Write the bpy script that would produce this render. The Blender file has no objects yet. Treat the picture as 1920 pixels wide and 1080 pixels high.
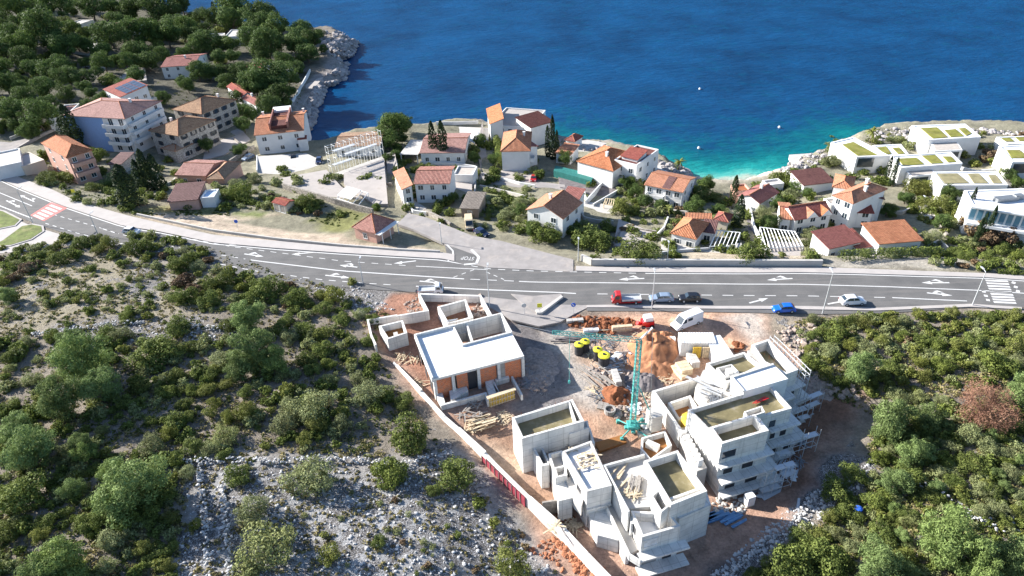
import bpy, math, random
import numpy as np
from mathutils import Vector, Matrix
random.seed(7); rng = np.random.RandomState(11)
S = bpy.context.scene
COL = S.collection
# ---------------------------------------------------------------- camera
CAMZ = 75.0; FPX = 1270.0
PITCH = math.atan(FPX/1917.0); ROLL = math.atan(91/1915.0)
r0 = np.array([1., 0, 0]); u0 = np.array([0, math.sin(PITCH), math.cos(PITCH)]); fw = np.array([0, math.cos(PITCH), -math.sin(PITCH)])
rt = math.cos(ROLL)*r0 - math.sin(ROLL)*u0
up = math.sin(ROLL)*r0 + math.cos(ROLL)*u0
cam = bpy.data.objects.new('camera', bpy.data.cameras.new('camera')); COL.objects.link(cam)
M = Matrix(((rt[0], up[0], -fw[0], 0), (rt[1], up[1], -fw[1], 0), (rt[2], up[2], -fw[2], CAMZ), (0, 0, 0, 1)))
cam.matrix_world = M
cam.data.sensor_width = 36; cam.data.lens = FPX/1920*36; cam.data.clip_start = 0.5; cam.data.clip_end = 9000
S.camera = cam
# ---------------------------------------------------------------- light
SUN_EL = math.radians(25); sd = np.array([-math.cos(math.radians(23)), math.sin(math.radians(23))])
sv = Vector((sd[0]*math.cos(SUN_EL), sd[1]*math.cos(SUN_EL), math.sin(SUN_EL)))
sun = bpy.data.objects.new('sun', bpy.data.lights.new('sun', 'SUN')); COL.objects.link(sun)
sun.data.energy = 5.0; sun.data.angle = math.radians(0.5); sun.data.color = (1, .965, .91)
sun.rotation_euler = sv.to_track_quat('Z', 'Y').to_euler()
w = bpy.data.worlds.new('World'); S.world = w; w.use_nodes = True
sky = w.node_tree.nodes.new('ShaderNodeTexSky'); sky.sky_type = 'NISHITA'; sky.sun_disc = False
sky.ozone_density = 4.0; sky.sun_elevation = SUN_EL; sky.sun_rotation = math.atan2(sd[0], sd[1])
w.node_tree.links.new(sky.outputs[0], w.node_tree.nodes['Background'].inputs[0])
w.node_tree.nodes['Background'].inputs[1].default_value = 0.08
S.view_settings.view_transform = 'Standard'; S.view_settings.look = 'None'; S.view_settings.gamma = 1
S.view_settings.exposure = 1.42
# ---------------------------------------------------------------- layout maths
def ray(px, py): return fw + (px-960)/FPX*rt + (540-py)/FPX*up
def U(px, py, z=0.0):
    d = ray(px, py); t = (z-CAMZ)/d[2]
    return np.array([d[0]*t, d[1]*t, z])
def depth(p): return float(np.dot(np.array(p)-np.array([0, 0, CAMZ]), fw))
def ppm(p): return FPX/depth(p)
SEA = -14.0
def hash2(ix, iy, s):
    h = (ix*374761393 + iy*668265263 + s*974711) & 0x7fffffff
    h = (h ^ (h >> 13))*1274126177 & 0x7fffffff
    return ((h ^ (h >> 16)) & 0xffff)/65535.0
def vnoise(x, y, s=0):
    x = np.asarray(x, float); y = np.asarray(y, float)
    ix = np.floor(x).astype(np.int64); iy = np.floor(y).astype(np.int64); fx = x-ix; fy = y-iy
    fx = fx*fx*(3-2*fx); fy = fy*fy*(3-2*fy)
    a = hash2(ix, iy, s); b = hash2(ix+1, iy, s); c = hash2(ix, iy+1, s); d = hash2(ix+1, iy+1, s)
    return (a*(1-fx)+b*fx)*(1-fy)+(c*(1-fx)+d*fx)*fy - 0.5
def fbm(x, y, s=0, o=4):
    t = 0; a = 1; f = 1
    for i in range(o): t = t + a*vnoise(x*f, y*f, s+i); a *= .5; f *= 2.1
    return t
def seg_dist(x, y, pts, closed=False):
    x = np.asarray(x, float); y = np.asarray(y, float); best = np.full(x.shape, 1e9)
    n = len(pts)
    for i in range(n if closed else n-1):
        a = pts[i]; b = pts[(i+1) % n]; dx = b[0]-a[0]; dy = b[1]-a[1]
        t = np.clip(((x-a[0])*dx+(y-a[1])*dy)/(dx*dx+dy*dy+1e-9), 0, 1)
        best = np.minimum(best, (x-a[0]-t*dx)**2+(y-a[1]-t*dy)**2)
    return np.sqrt(best)
def inpoly(x, y, pts):
    x = np.asarray(x, float); y = np.asarray(y, float); r = np.zeros(x.shape, bool); n = len(pts)
    for i in range(n):
        a = pts[i]; b = pts[(i+1) % n]
        c = ((a[1] > y) != (b[1] > y)) & (x < (b[0]-a[0])*(y-a[1])/((b[1]-a[1]) or 1e-9)+a[0])
        r ^= c
    return r
coast_px = [(225, -12), (300, 12), (400, 45), (520, 62), (598, 66), (640, 62), (672, 82), (664, 104), (642, 112), (654, 128), (648, 150), (612, 162), (606, 185), (590, 202), (584, 225), (583, 262), (590, 285), (612, 282), (640, 268), (722, 256), (800, 250), (850, 237), (915, 238), (1010, 256), (1060, 264), (1100, 272), (1160, 280), (1215, 297), (1245, 302), (1292, 322), (1312, 347), (1345, 353), (1370, 351), (1400, 342), (1440, 330), (1466, 314), (1492, 302), (1542, 290), (1556, 272), (1620, 252), (1700, 247), (1830, 244), (1920, 252), (2200, 268)]
coast = [U(a, b, SEA)[:2] for a, b in coast_px]
land = coast + [np.array([900, 100]), np.array([900, -200]), np.array([-900, -200]), np.array([-900, 900]), np.array([coast[0][0]-60, 900])]
def ip(x, pts):
    xs = [p[0] for p in pts]; return np.interp(x, xs, [p[1] for p in pts])
E_top = [(-300, 215), (-120, 290), (0, 338.4), (31, 353), (120, 389), (231, 426), (301, 437), (400, 457.5), (520, 468), (640, 476.7), (829, 487.8), (915, 504), (1000, 508), (1208, 512.5), (1400, 513.5), (1500, 512.6), (1603, 514.8), (1849, 522), (1920, 526.8), (2300, 560)]
E_mid = [(-300, 232), (-120, 308), (0, 361.7), (72, 391), (103, 403), (188, 427), (221, 438), (342, 466), (478, 488.6), (640, 507.8), (871, 523), (960, 526.7), (1000, 528.8), (1400, 532.7), (1500, 532.8), (1668, 537.6), (1837, 544.4), (1920, 549.7), (2300, 584)]
E_low = [(-300, 250), (-120, 330), (0, 386), (79, 416.6), (144, 437), (260, 464), (373, 487), (478, 508), (600, 524), (684, 531), (782, 536.7), (915, 543.3), (1040, 548), (1087, 550.6), (1208, 552), (1400, 554), (1500, 554.5), (1673, 558), (1825, 564.8), (1920, 571), (2300, 606)]
road_c = [U(x, ip(x, E_mid), 0)[:2] for x in list(range(-300, 2301, 60))]
CP = [(100, 560, 2), (300, 620, 2), (200, 800, 2.5), (100, 1000, 3), (450, 950, 1.5), (600, 1000, .5), (700, 900, -.5), (500, 700, 1), (640, 600, .5), (-200, 700, 3), (-200, 1100, 4), (300, 1300, 2),
 (800, 620, -1), (1000, 680, -1.5), (1150, 650, -1.5), (1250, 620, -1), (1000, 850, -3), (1150, 800, -2.5), (1100, 1000, -4), (1400, 900, -4), (1350, 1000, -4.5), (1250, 760, -2.5), (1550, 800, -3), (1500, 650, -.5), (1000, 1300, -4), (860, 760, -2),
 (1700, 650, 0), (1850, 800, 1), (1650, 850, -1), (1800, 1000, 0), (1550, 1050, -2), (1900, 650, 1), (2200, 900, 2), (1800, 1300, 1),
 (300, 400, -1), (560, 390, -1.5), (640, 350, -4), (700, 440, -.5), (520, 290, -6), (780, 380, -4), (820, 300, -7), (960, 330, -7), (1000, 260, -10), (1120, 340, -7), (1040, 430, -3), (1180, 420, -4), (1240, 380, -7), (1300, 440, -4), (1280, 470, -2), (1420, 370, -8), (1430, 440, -4), (1500, 420, -5), (1600, 400, -5), (1620, 320, -8), (1700, 340, -7), (1800, 300, -8), (1900, 330, -6), (1850, 430, -3), (1680, 470, -2), (1600, 460, -3), (2200, 400, -4),
 (180, 320, -2), (230, 280, -4), (330, 290, -6), (450, 290, -6), (100, 280, -1), (50, 200, 2), (50, 80, 4), (150, 50, 2), (200, 120, -2), (350, 120, -6), (450, 80, -8), (560, 110, -9), (440, 200, -7), (600, 160, -11), (300, 50, -8), (-200, 150, 6), (-300, 50, 8)]
CPW = np.array([U(a, b, z) for a, b, z in CP])
def terr(x, y):
    x = np.asarray(x, float); y = np.asarray(y, float)
    num = np.zeros(x.shape); den = np.zeros(x.shape)
    for c in CPW:
        d2 = (x-c[0])**2+(y-c[1])**2+30.0; wt = d2**-1.8; num += wt*c[2]; den += wt
    z = num/den
    z = z + 0.5*fbm(x/9.0, y/9.0, 3, 3)
    d = seg_dist(x, y, road_c); k = np.clip((d-9.5)/9.0, 0, 1); k = k*k*(3-2*k)
    z = z*k + (-0.06)*(1-k)
    dc = seg_dist(x, y, coast); ins = inpoly(x, y, land)
    sdn = np.where(ins, dc, -dc)
    rough = 2.2*np.abs(fbm(x/5.0, y/5.0, 9, 4))
    sh = np.where(sdn > 0, SEA-0.3+sdn*0.75+rough*np.clip(sdn/3, 0, 1), SEA-0.3+sdn*0.35)
    return np.minimum(z, sh)
def tz(x, y): return float(terr(np.array([x]), np.array([y]))[0])
def G(px, py, dz=0.0):
    z = -2.0
    for i in range(9):
        p = U(px, py, z+dz); z += 0.7*(tz(p[0], p[1])-z)
    p = U(px, py, z+dz); return np.array([p[0], p[1], z])
# ---------------------------------------------------------------- mesh + tagging helpers
class MB:
    def __init__(s): s.v = []; s.f = []
    def poly(s, pts):
        n = len(s.v); s.v += [tuple(map(float, p)) for p in pts]; s.f.append(tuple(range(n, n+len(pts)))); return s
    def prism(s, poly, z0, z1, top=True):
        poly = ccw(poly); n = len(poly); m = len(s.v)
        z0 = [z0]*n if not hasattr(z0, '__len__') else z0
        z1 = [z1]*n if not hasattr(z1, '__len__') else z1
        s.v += [(float(p[0]), float(p[1]), float(z0[i])) for i, p in enumerate(poly)] + [(float(p[0]), float(p[1]), float(z1[i])) for i, p in enumerate(poly)]
        for i in range(n):
            j = (i+1) % n; s.f.append((m+i, m+j, m+n+j, m+n+i))
        if top: s.f.append(tuple(m+n+i for i in range(n)))
        s.f.append(tuple(m+n-1-i for i in range(n))); return s
    def box(s, c, size, rz=0.0):
        ca, sa = math.cos(rz), math.sin(rz); hx, hy = size[0]/2, size[1]/2
        q = [(c[0]+ca*x-sa*y, c[1]+sa*x+ca*y) for x, y in ((-hx, -hy), (hx, -hy), (hx, hy), (-hx, hy))]
        return s.prism(q, c[2]-size[2]/2, c[2]+size[2]/2)
    def bar(s, p, q, r=0.05, n=6, r2=None):
        p = Vector(p); q = Vector(q); d = q-p
        if d.length < 1e-6: return s
        r2 = r if r2 is None else r2
        d.normalize(); a = d.orthogonal().normalized(); b = d.cross(a); m = len(s.v)
        off = math.pi/4 if n == 4 else 0
        for c, rr in ((p, r), (q, r2)):
            for i in range(n):
                t = 2*math.pi*i/n+off; s.v.append(tuple(c+(a*math.cos(t)+b*math.sin(t))*rr))
        for i in range(n):
            j = (i+1) % n; s.f.append((m+i, m+j, m+n+j, m+n+i))
        s.f.append(tuple(m+n-1-i for i in range(n))); s.f.append(tuple(m+n+i for i in range(n))); return s
    def lathe(s, c, prof, n=16):
        m = len(s.v)
        for r, z in prof:
            for i in range(n):
                t = 2*math.pi*i/n; s.v.append((c[0]+r*math.cos(t), c[1]+r*math.sin(t), c[2]+z))
        for k in range(len(prof)-1):
            for i in range(n):
                j = (i+1) % n; s.f.append((m+k*n+i, m+k*n+j, m+(k+1)*n+j, m+(k+1)*n+i))
        s.f.append(tuple(m+(len(prof)-1)*n+i for i in range(n))); return s
    def rock(s, c, r, seed=0):
        m = len(s.v); rr = random.Random(seed+len(s.v))
        phi = (1+5**.5)/2
        ico = [(-1, phi, 0), (1, phi, 0), (-1, -phi, 0), (1, -phi, 0), (0, -1, phi), (0, 1, phi), (0, -1, -phi), (0, 1, -phi), (phi, 0, -1), (phi, 0, 1), (-phi, 0, -1), (-phi, 0, 1)]
        sx, sy, sz = rr.uniform(.7, 1.3), rr.uniform(.7, 1.3), rr.uniform(.5, .9); a = rr.uniform(0, 6.28); ca, sa = math.cos(a), math.sin(a)
        for v in ico:
            k = r*rr.uniform(.75, 1.1)/1.9; x, y, z = v[0]*k*sx, v[1]*k*sy, v[2]*k*sz
            s.v.append((c[0]+ca*x-sa*y, c[1]+sa*x+ca*y, c[2]+z))
        for f in ((0, 11, 5), (0, 5, 1), (0, 1, 7), (0, 7, 10), (0, 10, 11), (1, 5, 9), (5, 11, 4), (11, 10, 2), (10, 7, 6), (7, 1, 8), (3, 9, 4), (3, 4, 2), (3, 2, 6), (3, 6, 8), (3, 8, 9), (4, 9, 5), (2, 4, 11), (6, 2, 10), (8, 6, 7), (9, 8, 1)):
            s.f.append(tuple(m+i for i in f))
        return s
    def build(s, name, mat, parent=None, smooth=False):
        o0 = np.array(LOC.get(parent.name, (0, 0, 0))) if parent else None
        if parent is None:
            V = np.array(s.v); org = np.array([(V[:, 0].min()+V[:, 0].max())/2, (V[:, 1].min()+V[:, 1].max())/2, V[:, 2].min()])
            if KEEP[0]: org = np.zeros(3)
        else: org = o0
        me = bpy.data.meshes.new(name)
        me.from_pydata([tuple(np.array(v)-org) for v in s.v], [], s.f); me.materials.append(MAT[mat])
        facuv(me)
        if smooth: me.polygons.foreach_set('use_smooth', [True]*len(me.polygons))
        o = bpy.data.objects.new(name, me); COL.objects.link(o)
        LOC[o.name] = tuple(org)
        if parent: o.parent = parent
        else: o.location = org
        return o
KEEP = [False]; LOC = {}
def facuv(me):
    uv = me.uv_layers.new(name='UV')
    for p in me.polygons:
        n = p.normal; 
        u = Vector((0, 0, 1)).cross(n) if abs(n.z) < .999 else Vector((1, 0, 0))
        if abs(n.z) >= .999 and len(p.vertices) > 1:
            u = (me.vertices[p.vertices[1]].co-me.vertices[p.vertices[0]].co); u.z = 0
            if u.length < 1e-6: u = Vector((1, 0, 0))
        u = u.normalized(); v = n.cross(u)
        for li in p.loop_indices:
            c = me.vertices[me.loops[li].vertex_index].co; uv.data[li].uv = (c.dot(u), c.dot(v))
def ccw(poly):
    a = sum(poly[i][0]*poly[(i+1) % len(poly)][1]-poly[(i+1) % len(poly)][0]*poly[i][1] for i in range(len(poly)))
    return list(poly) if a > 0 else list(poly)[::-1]
def inset(poly, d):
    poly = ccw(poly); n = len(poly); out = []
    for i in range(n):
        p0, p1, p2 = [np.array(poly[k % n][:2], float) for k in (i-1, i, i+1)]
        e1 = (p1-p0)/np.linalg.norm(p1-p0); e2 = (p2-p1)/np.linalg.norm(p2-p1)
        n1 = np.array([-e1[1], e1[0]]); n2 = np.array([-e2[1], e2[0]]); b = n1+n2; k = d/max(.25, (1+np.dot(n1, n2))/1)
        out.append(p1+b*k)
    return out
def tag(o, label=None, cat=None, group=None, kind=None):
    if label: o['label'] = label
    if cat: o['category'] = cat
    if group: o['group'] = group
    if kind: o['kind'] = kind
    return o
def empty(name, loc, label=None, cat=None, group=None):
    o = bpy.data.objects.new(name, None); COL.objects.link(o); o.location = tuple(map(float, loc)); o.empty_display_size = .5
    LOC[o.name] = tuple(map(float, loc)); return tag(o, label, cat, group)
def struct(name, mb, mat):
    o = mb.build(name, mat); o['kind'] = 'structure'; return o
def copy_tree(o, parent=None):
    c = o.copy(); COL.objects.link(c)
    if parent: c.parent = parent
    for ch in list(o.children): copy_tree(ch, c)
    return c
# ---------------------------------------------------------------- materials
MAT = {}
def nt(name):
    m = bpy.data.materials.new(name); m.use_nodes = True; MAT[name] = m; t = m.node_tree
    return m, t, t.nodes['Principled BSDF']
def N(t, k, **kw):
    n = t.nodes.new(k)
    for a, b in kw.items():
        if a.startswith('i_'):
            s_ = a[2:]; n.inputs[int(s_) if s_.isdigit() else s_.replace('_', ' ')].default_value = b
        else: setattr(n, a, b)
    return n
def ramp(t, fac, stops):
    r = N(t, 'ShaderNodeValToRGB'); e = r.color_ramp.elements
    while len(e) < len(stops): e.new(.5)
    for i, (p, c) in enumerate(stops): e[i].position = p; e[i].color = (*c, 1) if len(c) == 3 else c
    t.links.new(fac, r.inputs[0]); return r.outputs[0]
def mixc(t, a, b, fac, mode='MIX'):
    m = N(t, 'ShaderNodeMix', data_type='RGBA', blend_type=mode)
    for s_, v in ((0, fac), (6, a), (7, b)):
        if hasattr(v, 'is_output') or hasattr(v, 'links'): t.links.new(v, m.inputs[s_])
        else: m.inputs[s_].default_value = v if s_ == 0 else (*v, 1)
    return m.outputs[2]
def posn(t): return N(t, 'ShaderNodeNewGeometry').outputs['Position']
def noise(t, scale, detail=4, vec=None, rough=.6):
    n = N(t, 'ShaderNodeTexNoise'); n.inputs['Scale'].default_value = scale; n.inputs['Detail'].default_value = detail; n.inputs['Roughness'].default_value = rough
    t.links.new(vec if vec is not None else posn(t), n.inputs['Vector']); return n.outputs['Fac']
def bump(t, b, h, strength=.5, dist=.1):
    n = N(t, 'ShaderNodeBump'); n.inputs['Strength'].default_value = strength; n.inputs['Distance'].default_value = dist
    t.links.new(h, n.inputs['Height']); t.links.new(n.outputs[0], b.inputs['Normal'])
def sc(c, k): return tuple(min(1, x*k) for x in c)
def plain(name, col, rough=.7, var=.15, scale=1.5, bmp=.2, metal=0, spec=.3, stain=None, fine=12):
    m, t, b = nt(name)
    f = noise(t, scale, 5); c = ramp(t, f, [(.3, sc(col, 1-var)), (.7, sc(col, 1+var))])
    if stain: c = mixc(t, c, stain[0], ramp(t, noise(t, stain[1], 6, rough=.7), [(stain[2], (0, 0, 0)), (stain[2]+.18, (1, 1, 1))]))
    t.links.new(c, b.inputs['Base Color']); b.inputs['Roughness'].default_value = rough; b.inputs['Metallic'].default_value = metal; b.inputs['Specular IOR Level'].default_value = spec
    if bmp: bump(t, b, noise(t, fine, 3), bmp, .05)
    return m
plain('w_white', (.72, .71, .69), .8, .06, .6, .1, stain=((.5, .48, .44), .5, .62))
plain('w_cream', (.6, .53, .43), .8, .08, .7, .1, stain=((.4, .34, .27), .5, .6))
plain('w_blue', (.22, .36, .62), .8, .06)
plain('w_pink', (.55, .33, .26), .8, .1)
plain('w_paleblue', (.55, .66, .8), .8, .06)
plain('w_brown', (.25, .2, .16), .8, .15)
plain('white_paint', (.8, .8, .78), .5, .04, 2, .05)
plain('line_paint', (.62, .61, .59), .6, .1, 3, .1, stain=((.3, .3, .3), 2.2, .6))
plain('red_paint', (.62, .16, .14), .6, .15, 2, .1)
plain('yellow_paint', (.75, .68, .05), .5, .08)
plain('teal_paint', (.08, .36, .33), .45, .1, 3, .05)
plain('steel_blue', (.12, .26, .45), .5, .2)
plain('blue_sign', (.03, .12, .55), .5, .05)
plain('black_rubber', (.02, .02, .02), .8, .1)
plain('dark_plastic', (.04, .04, .045), .5, .1)
plain('grey_metal', (.3, .31, .32), .45, .1, 3, .05, metal=.6)
plain('galv', (.55, .56, .57), .5, .08, 3, .05, metal=.3)
plain('wood', (.45, .33, .19), .8, .25, 3, .3)
plain('wood_pale', (.58, .47, .32), .8, .25, 3, .3)
plain('wood_grey', (.3, .27, .24), .8, .25, 3, .3)
plain('formwork_yellow', (.62, .42, .06), .7, .2, 2, .2, stain=((.3, .25, .16), 2, .55))
plain('bark', (.13, .1, .075), .9, .3, 6, .6)

plain('maroon', (.3, .05, .07), .6, .2, 1, .1)
plain('rust', (.22, .08, .035), .9, .4, 5, .6)
plain('soil_pool', (.3, .13, .04), .6, .2, .6, .2, stain=((.17, .09, .05), .8, .58))
plain('wet_floor', (.19, .16, .08), .35, .3, .5, .05, spec=.5, stain=((.3, .26, .2), .5, .55))
plain('sand', (.4, .185, .095), .95, .2, .8, .8, fine=4)
plain('rock', (.5, .49, .48), .95, .3, 1.2, .8, stain=((.25, .24, .23), 1.5, .6))
plain('rock_coast', (.36, .33, .32), .95, .35, .6, 1, stain=((.1, .09, .09), .9, .55))
plain('rubble', (.34, .27, .23), .95, .4, 2.0, .8, stain=((.12, .07, .05), 2.5, .6))
plain('red_rubble', (.36, .15, .08), .95, .3, 2.0, .8)
plain('asphalt_old', (.3, .275, .26), .9, .15, .4, .4, fine=20, stain=((.4, .35, .31), .3, .52))
plain('pavement', (.42, .385, .36), .9, .08, .4, .2, stain=((.38, .34, .31), .5, .6))
plain('concrete_light', (.48, .455, .42), .85, .14, .4, .2, stain=((.38, .35, .32), .4, .56))
plain('plaza', (.4, .36, .33), .9, .12, .3, .3, stain=((.3, .26, .22), .3, .56))
plain('green_roof', (.19, .19, .035), .95, .35, .5, .6, stain=((.27, .22, .09), .7, .5))
plain('brown_roof', (.25, .22, .12), .95, .3, .6, .6, stain=((.13, .15, .05), .5, .55))
plain('gravel_roof', (.45, .4, .35), .95, .12, 1, .4)
plain('tarp_green', (.03, .16, .14), .6, .2)
plain('dusty_dark', (.17, .15, .15), .95, .35, 1, .8)
plain('grass_m', (.13, .16, .04), .95, .4, .5, .9, stain=((.26, .24, .1), .4, .52))
m, t, b = nt('asphalt'); mp = N(t, 'ShaderNodeMapping'); mp.inputs['Scale'].default_value = (.06, 1.1, 1); t.links.new(posn(t), mp.inputs[0])
c = ramp(t, noise(t, .25, 6), [(.3, (.115, .112, .11)), (.7, (.16, .154, .148))]); c = mixc(t, c, (.2, .185, .17), ramp(t, noise(t, 1, 5, mp.outputs[0], .65), [(.5, (0, 0, 0)), (.7, (.65, .65, .65))])); c = mixc(t, c, (.06, .06, .06), ramp(t, noise(t, .9, 7, rough=.8), [(.64, (0, 0, 0)), (.74, (.6, .6, .6))]))
c = mixc(t, c, (.8, .8, .8), .0); c2 = ramp(t, noise(t, 14, 3), [(.3, (.8, .8, .8)), (.7, (1.15, 1.15, 1.15))]); c = mixc(t, c, c2, 1.0, 'MULTIPLY'); t.links.new(c, b.inputs['Base Color']); b.inputs['Roughness'].default_value = .88; b.inputs['Specular IOR Level'].default_value = .25; bump(t, b, noise(t, 30, 3), .4, .03)
def paint(name, col, r=.25):
    m, t, b = nt(name); b.inputs['Base Color'].default_value = (*col, 1); b.inputs['Roughness'].default_value = r; b.inputs['Coat Weight'].default_value = .5
for n_, c_ in (('car_white', (.75, .76, .78)), ('car_red', (.45, .02, .02)), ('car_black', (.012, .012, .015)), ('car_silver', (.22, .28, .37)), ('car_blue', (.01, .13, .6)), ('car_navy', (.02, .03, .08)), ('bright_red', (.6, .015, .02))): paint(n_, c_)
m, t, b = nt('glass'); b.inputs['Base Color'].default_value = (.03, .045, .06, 1); b.inputs['Roughness'].default_value = .08; b.inputs['Specular IOR Level'].default_value = .8
m, t, b = nt('glass_blue'); b.inputs['Base Color'].default_value = (.1, .22, .3, 1); b.inputs['Roughness'].default_value = .08; b.inputs['Specular IOR Level'].default_value = .9
m, t, b = nt('solar'); b.inputs['Base Color'].default_value = (.01, .015, .04, 1); b.inputs['Roughness'].default_value = .2
m, t, b = nt('lamp_glass'); b.inputs['Base Color'].default_value = (.8, .8, .78, 1); b.inputs['Roughness'].default_value = .3
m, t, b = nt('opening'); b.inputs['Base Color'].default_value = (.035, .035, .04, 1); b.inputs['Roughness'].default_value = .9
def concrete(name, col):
    m, t, b = nt(name); uv = N(t, 'ShaderNodeUVMap').outputs[0]
    c = ramp(t, noise(t, .6, 6), [(.3, sc(col, .84)), (.65, sc(col, 1.1))])
    br = N(t, 'ShaderNodeTexBrick'); br.inputs['Scale'].default_value = 1; br.inputs['Brick Width'].default_value = 2.4; br.inputs['Row Height'].default_value = 1.2; br.inputs['Mortar Size'].default_value = .045; br.offset = 0
    br.inputs['Color1'].default_value = (1, 1, 1, 1); br.inputs['Color2'].default_value = (.9, .9, .9, 1); br.inputs['Mortar'].default_value = (.45, .44, .42, 1)
    t.links.new(uv, br.inputs['Vector'])
    c = mixc(t, c, br.outputs['Color'], .5, 'MULTIPLY')
    mp = N(t, 'ShaderNodeMapping'); mp.inputs['Scale'].default_value = (2.5, 2.5, .25); t.links.new(posn(t), mp.inputs[0])
    c = mixc(t, c, sc(col, .5), ramp(t, noise(t, 1.0, 6, mp.outputs[0], .7), [(.54, (0, 0, 0)), (.76, (.6, .6, .6))]))
    t.links.new(c, b.inputs['Base Color']); b.inputs['Roughness'].default_value = .85; b.inputs['Specular IOR Level'].default_value = .2
    bump(t, b, noise(t, 6, 4), .25, .05)
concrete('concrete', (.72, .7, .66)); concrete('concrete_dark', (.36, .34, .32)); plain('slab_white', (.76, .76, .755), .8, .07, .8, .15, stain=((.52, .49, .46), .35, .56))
m, t, b = nt('brick_orange'); uv = N(t, 'ShaderNodeUVMap').outputs[0]; br = N(t, 'ShaderNodeTexBrick'); br.inputs['Scale'].default_value = 1; br.inputs['Brick Width'].default_value = .5; br.inputs['Row Height'].default_value = .25; br.inputs['Mortar Size'].default_value = .025
br.inputs['Color1'].default_value = (.75, .19, .04, 1); br.inputs['Color2'].default_value = (.55, .13, .03, 1); br.inputs['Mortar'].default_value = (.4, .33, .28, 1); t.links.new(uv, br.inputs['Vector'])
t.links.new(mixc(t, br.outputs['Color'], (.3, .2, .15), ramp(t, noise(t, 1.2, 6), [(.5, (0, 0, 0)), (.75, (.8, .8, .8))])), b.inputs['Base Color']); b.inputs['Roughness'].default_value = .9
def tile(name, c1, c2, c3):
    m, t, b = nt(name); uv = N(t, 'ShaderNodeUVMap').outputs[0]
    wv = N(t, 'ShaderNodeTexWave', wave_type='BANDS', bands_direction='X'); wv.inputs['Scale'].default_value = .9; wv.inputs['Distortion'].default_value = .25; wv.inputs['Detail Scale'].default_value = 2
    t.links.new(uv, wv.inputs[0])
    wy = N(t, 'ShaderNodeTexWave', wave_type='BANDS', bands_direction='Y', wave_profile='SAW'); wy.inputs['Scale'].default_value = .9; t.links.new(uv, wy.inputs[0])
    nz = noise(t, 1.6, 8, rough=.75); c = ramp(t, nz, [(.3, c1), (.5, c2), (.72, c3)])
    oi = N(t, 'ShaderNodeObjectInfo'); c = mixc(t, c, sc((c2[0]*.8+.12, c2[1]*.8+.13, c2[2]*.8+.13), 1), ramp(t, oi.outputs['Random'], [(.25, (0, 0, 0)), (1, (.75, .75, .75))])); c = mixc(t, c, sc(c1, .6), ramp(t, noise(t, .45, 6, rough=.75), [(.52, (0, 0, 0)), (.7, (.55, .55, .55))]))
    vo = N(t, 'ShaderNodeTexVoronoi'); vo.inputs['Scale'].default_value = 2.8; t.links.new(uv, vo.inputs['Vector'])
    sp = N(t, 'ShaderNodeSeparateColor'); t.links.new(vo.outputs['Color'], sp.inputs[0])
    c = mixc(t, c, ramp(t, sp.outputs[0], [(0, (.62, .6, .58)), (1, (1.0, 1.0, 1.0))]), .8, 'MULTIPLY')
    c = mixc(t, c, ramp(t, wv.outputs['Fac'], [(.05, (.45, .4, .4)), (.45, (1, 1, 1))]), .75, 'MULTIPLY')
    t.links.new(c, b.inputs['Base Color']); b.inputs['Roughness'].default_value = .85; b.inputs['Specular IOR Level'].default_value = .2
    ad = N(t, 'ShaderNodeMath', operation='ADD'); t.links.new(wv.outputs['Fac'], ad.inputs[0]); t.links.new(wy.outputs['Fac'], ad.inputs[1])
    bump(t, b, ad.outputs[0], .8, .12)
tile('tile_orange', (.42, .13, .06), (.62, .24, .11), (.7, .36, .2))
tile('tile_pink', (.36, .15, .12), (.52, .25, .2), (.62, .36, .28))
tile('tile_red', (.26, .06, .05), (.38, .1, .075), (.46, .16, .1))
tile('tile_dark', (.12, .045, .04), (.2, .07, .06), (.26, .11, .08))
tile('tile_old', (.26, .15, .09), (.45, .26, .14), (.58, .38, .23))
tile('tile_grey', (.2, .17, .15), (.3, .26, .22), (.4, .35, .3))
def stonewall(name, c1, c2, scale=1.2):
    m, t, b = nt(name)
    vo = N(t, 'ShaderNodeTexVoronoi'); vo.inputs['Scale'].default_value = scale*2; t.links.new(posn(t), vo.inputs['Vector'])
    sp = N(t, 'ShaderNodeSeparateColor'); t.links.new(vo.outputs['Color'], sp.inputs[0])
    c = ramp(t, sp.outputs[0], [(0, c1), (1, c2)])
    c = mixc(t, c, ramp(t, vo.outputs['Distance'], [(.3, (1, 1, 1)), (.6, (.5, .5, .5))]), .8, 'MULTIPLY')
    t.links.new(c, b.inputs['Base Color']); b.inputs['Roughness'].default_value = .95
    bump(t, b, vo.outputs['Distance'], -.6, .1)
stonewall('stone_wall', (.25, .22, .19), (.42, .38, .33)); stonewall('stone_house', (.48, .43, .37), (.62, .57, .5), 1.5)
def leafmat(name, c1, c2, c3, tr=.25):
    m, t, b = nt(name); oi = N(t, 'ShaderNodeObjectInfo')
    nz = noise(t, .9, 3); c = ramp(t, nz, [(.32, c1), (.5, c2), (.7, c3)])
    c = mixc(t, c, ramp(t, oi.outputs['Random'], [(0, (.75, .72, .7)), (.5, (1, 1, 1)), (1, (1.0, .98, .8))]), 1.0, 'MULTIPLY')
    t.links.new(c, b.inputs['Base Color']); b.inputs['Roughness'].default_value = .75; b.inputs['Specular IOR Level'].default_value = .15
    tl = N(t, 'ShaderNodeBsdfTranslucent'); t.links.new(c, tl.inputs[0]); mx = N(t, 'ShaderNodeMixShader'); mx.inputs[0].default_value = tr
    out = t.nodes['Material Output']; t.links.new(b.outputs[0], mx.inputs[1]); t.links.new(tl.outputs[0], mx.inputs[2]); t.links.new(mx.outputs[0], out.inputs[0])
leafmat('leaf_pine', (0.121, 0.167, 0.060), (0.192, 0.263, 0.093), (0.283, 0.370, 0.145))
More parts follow.
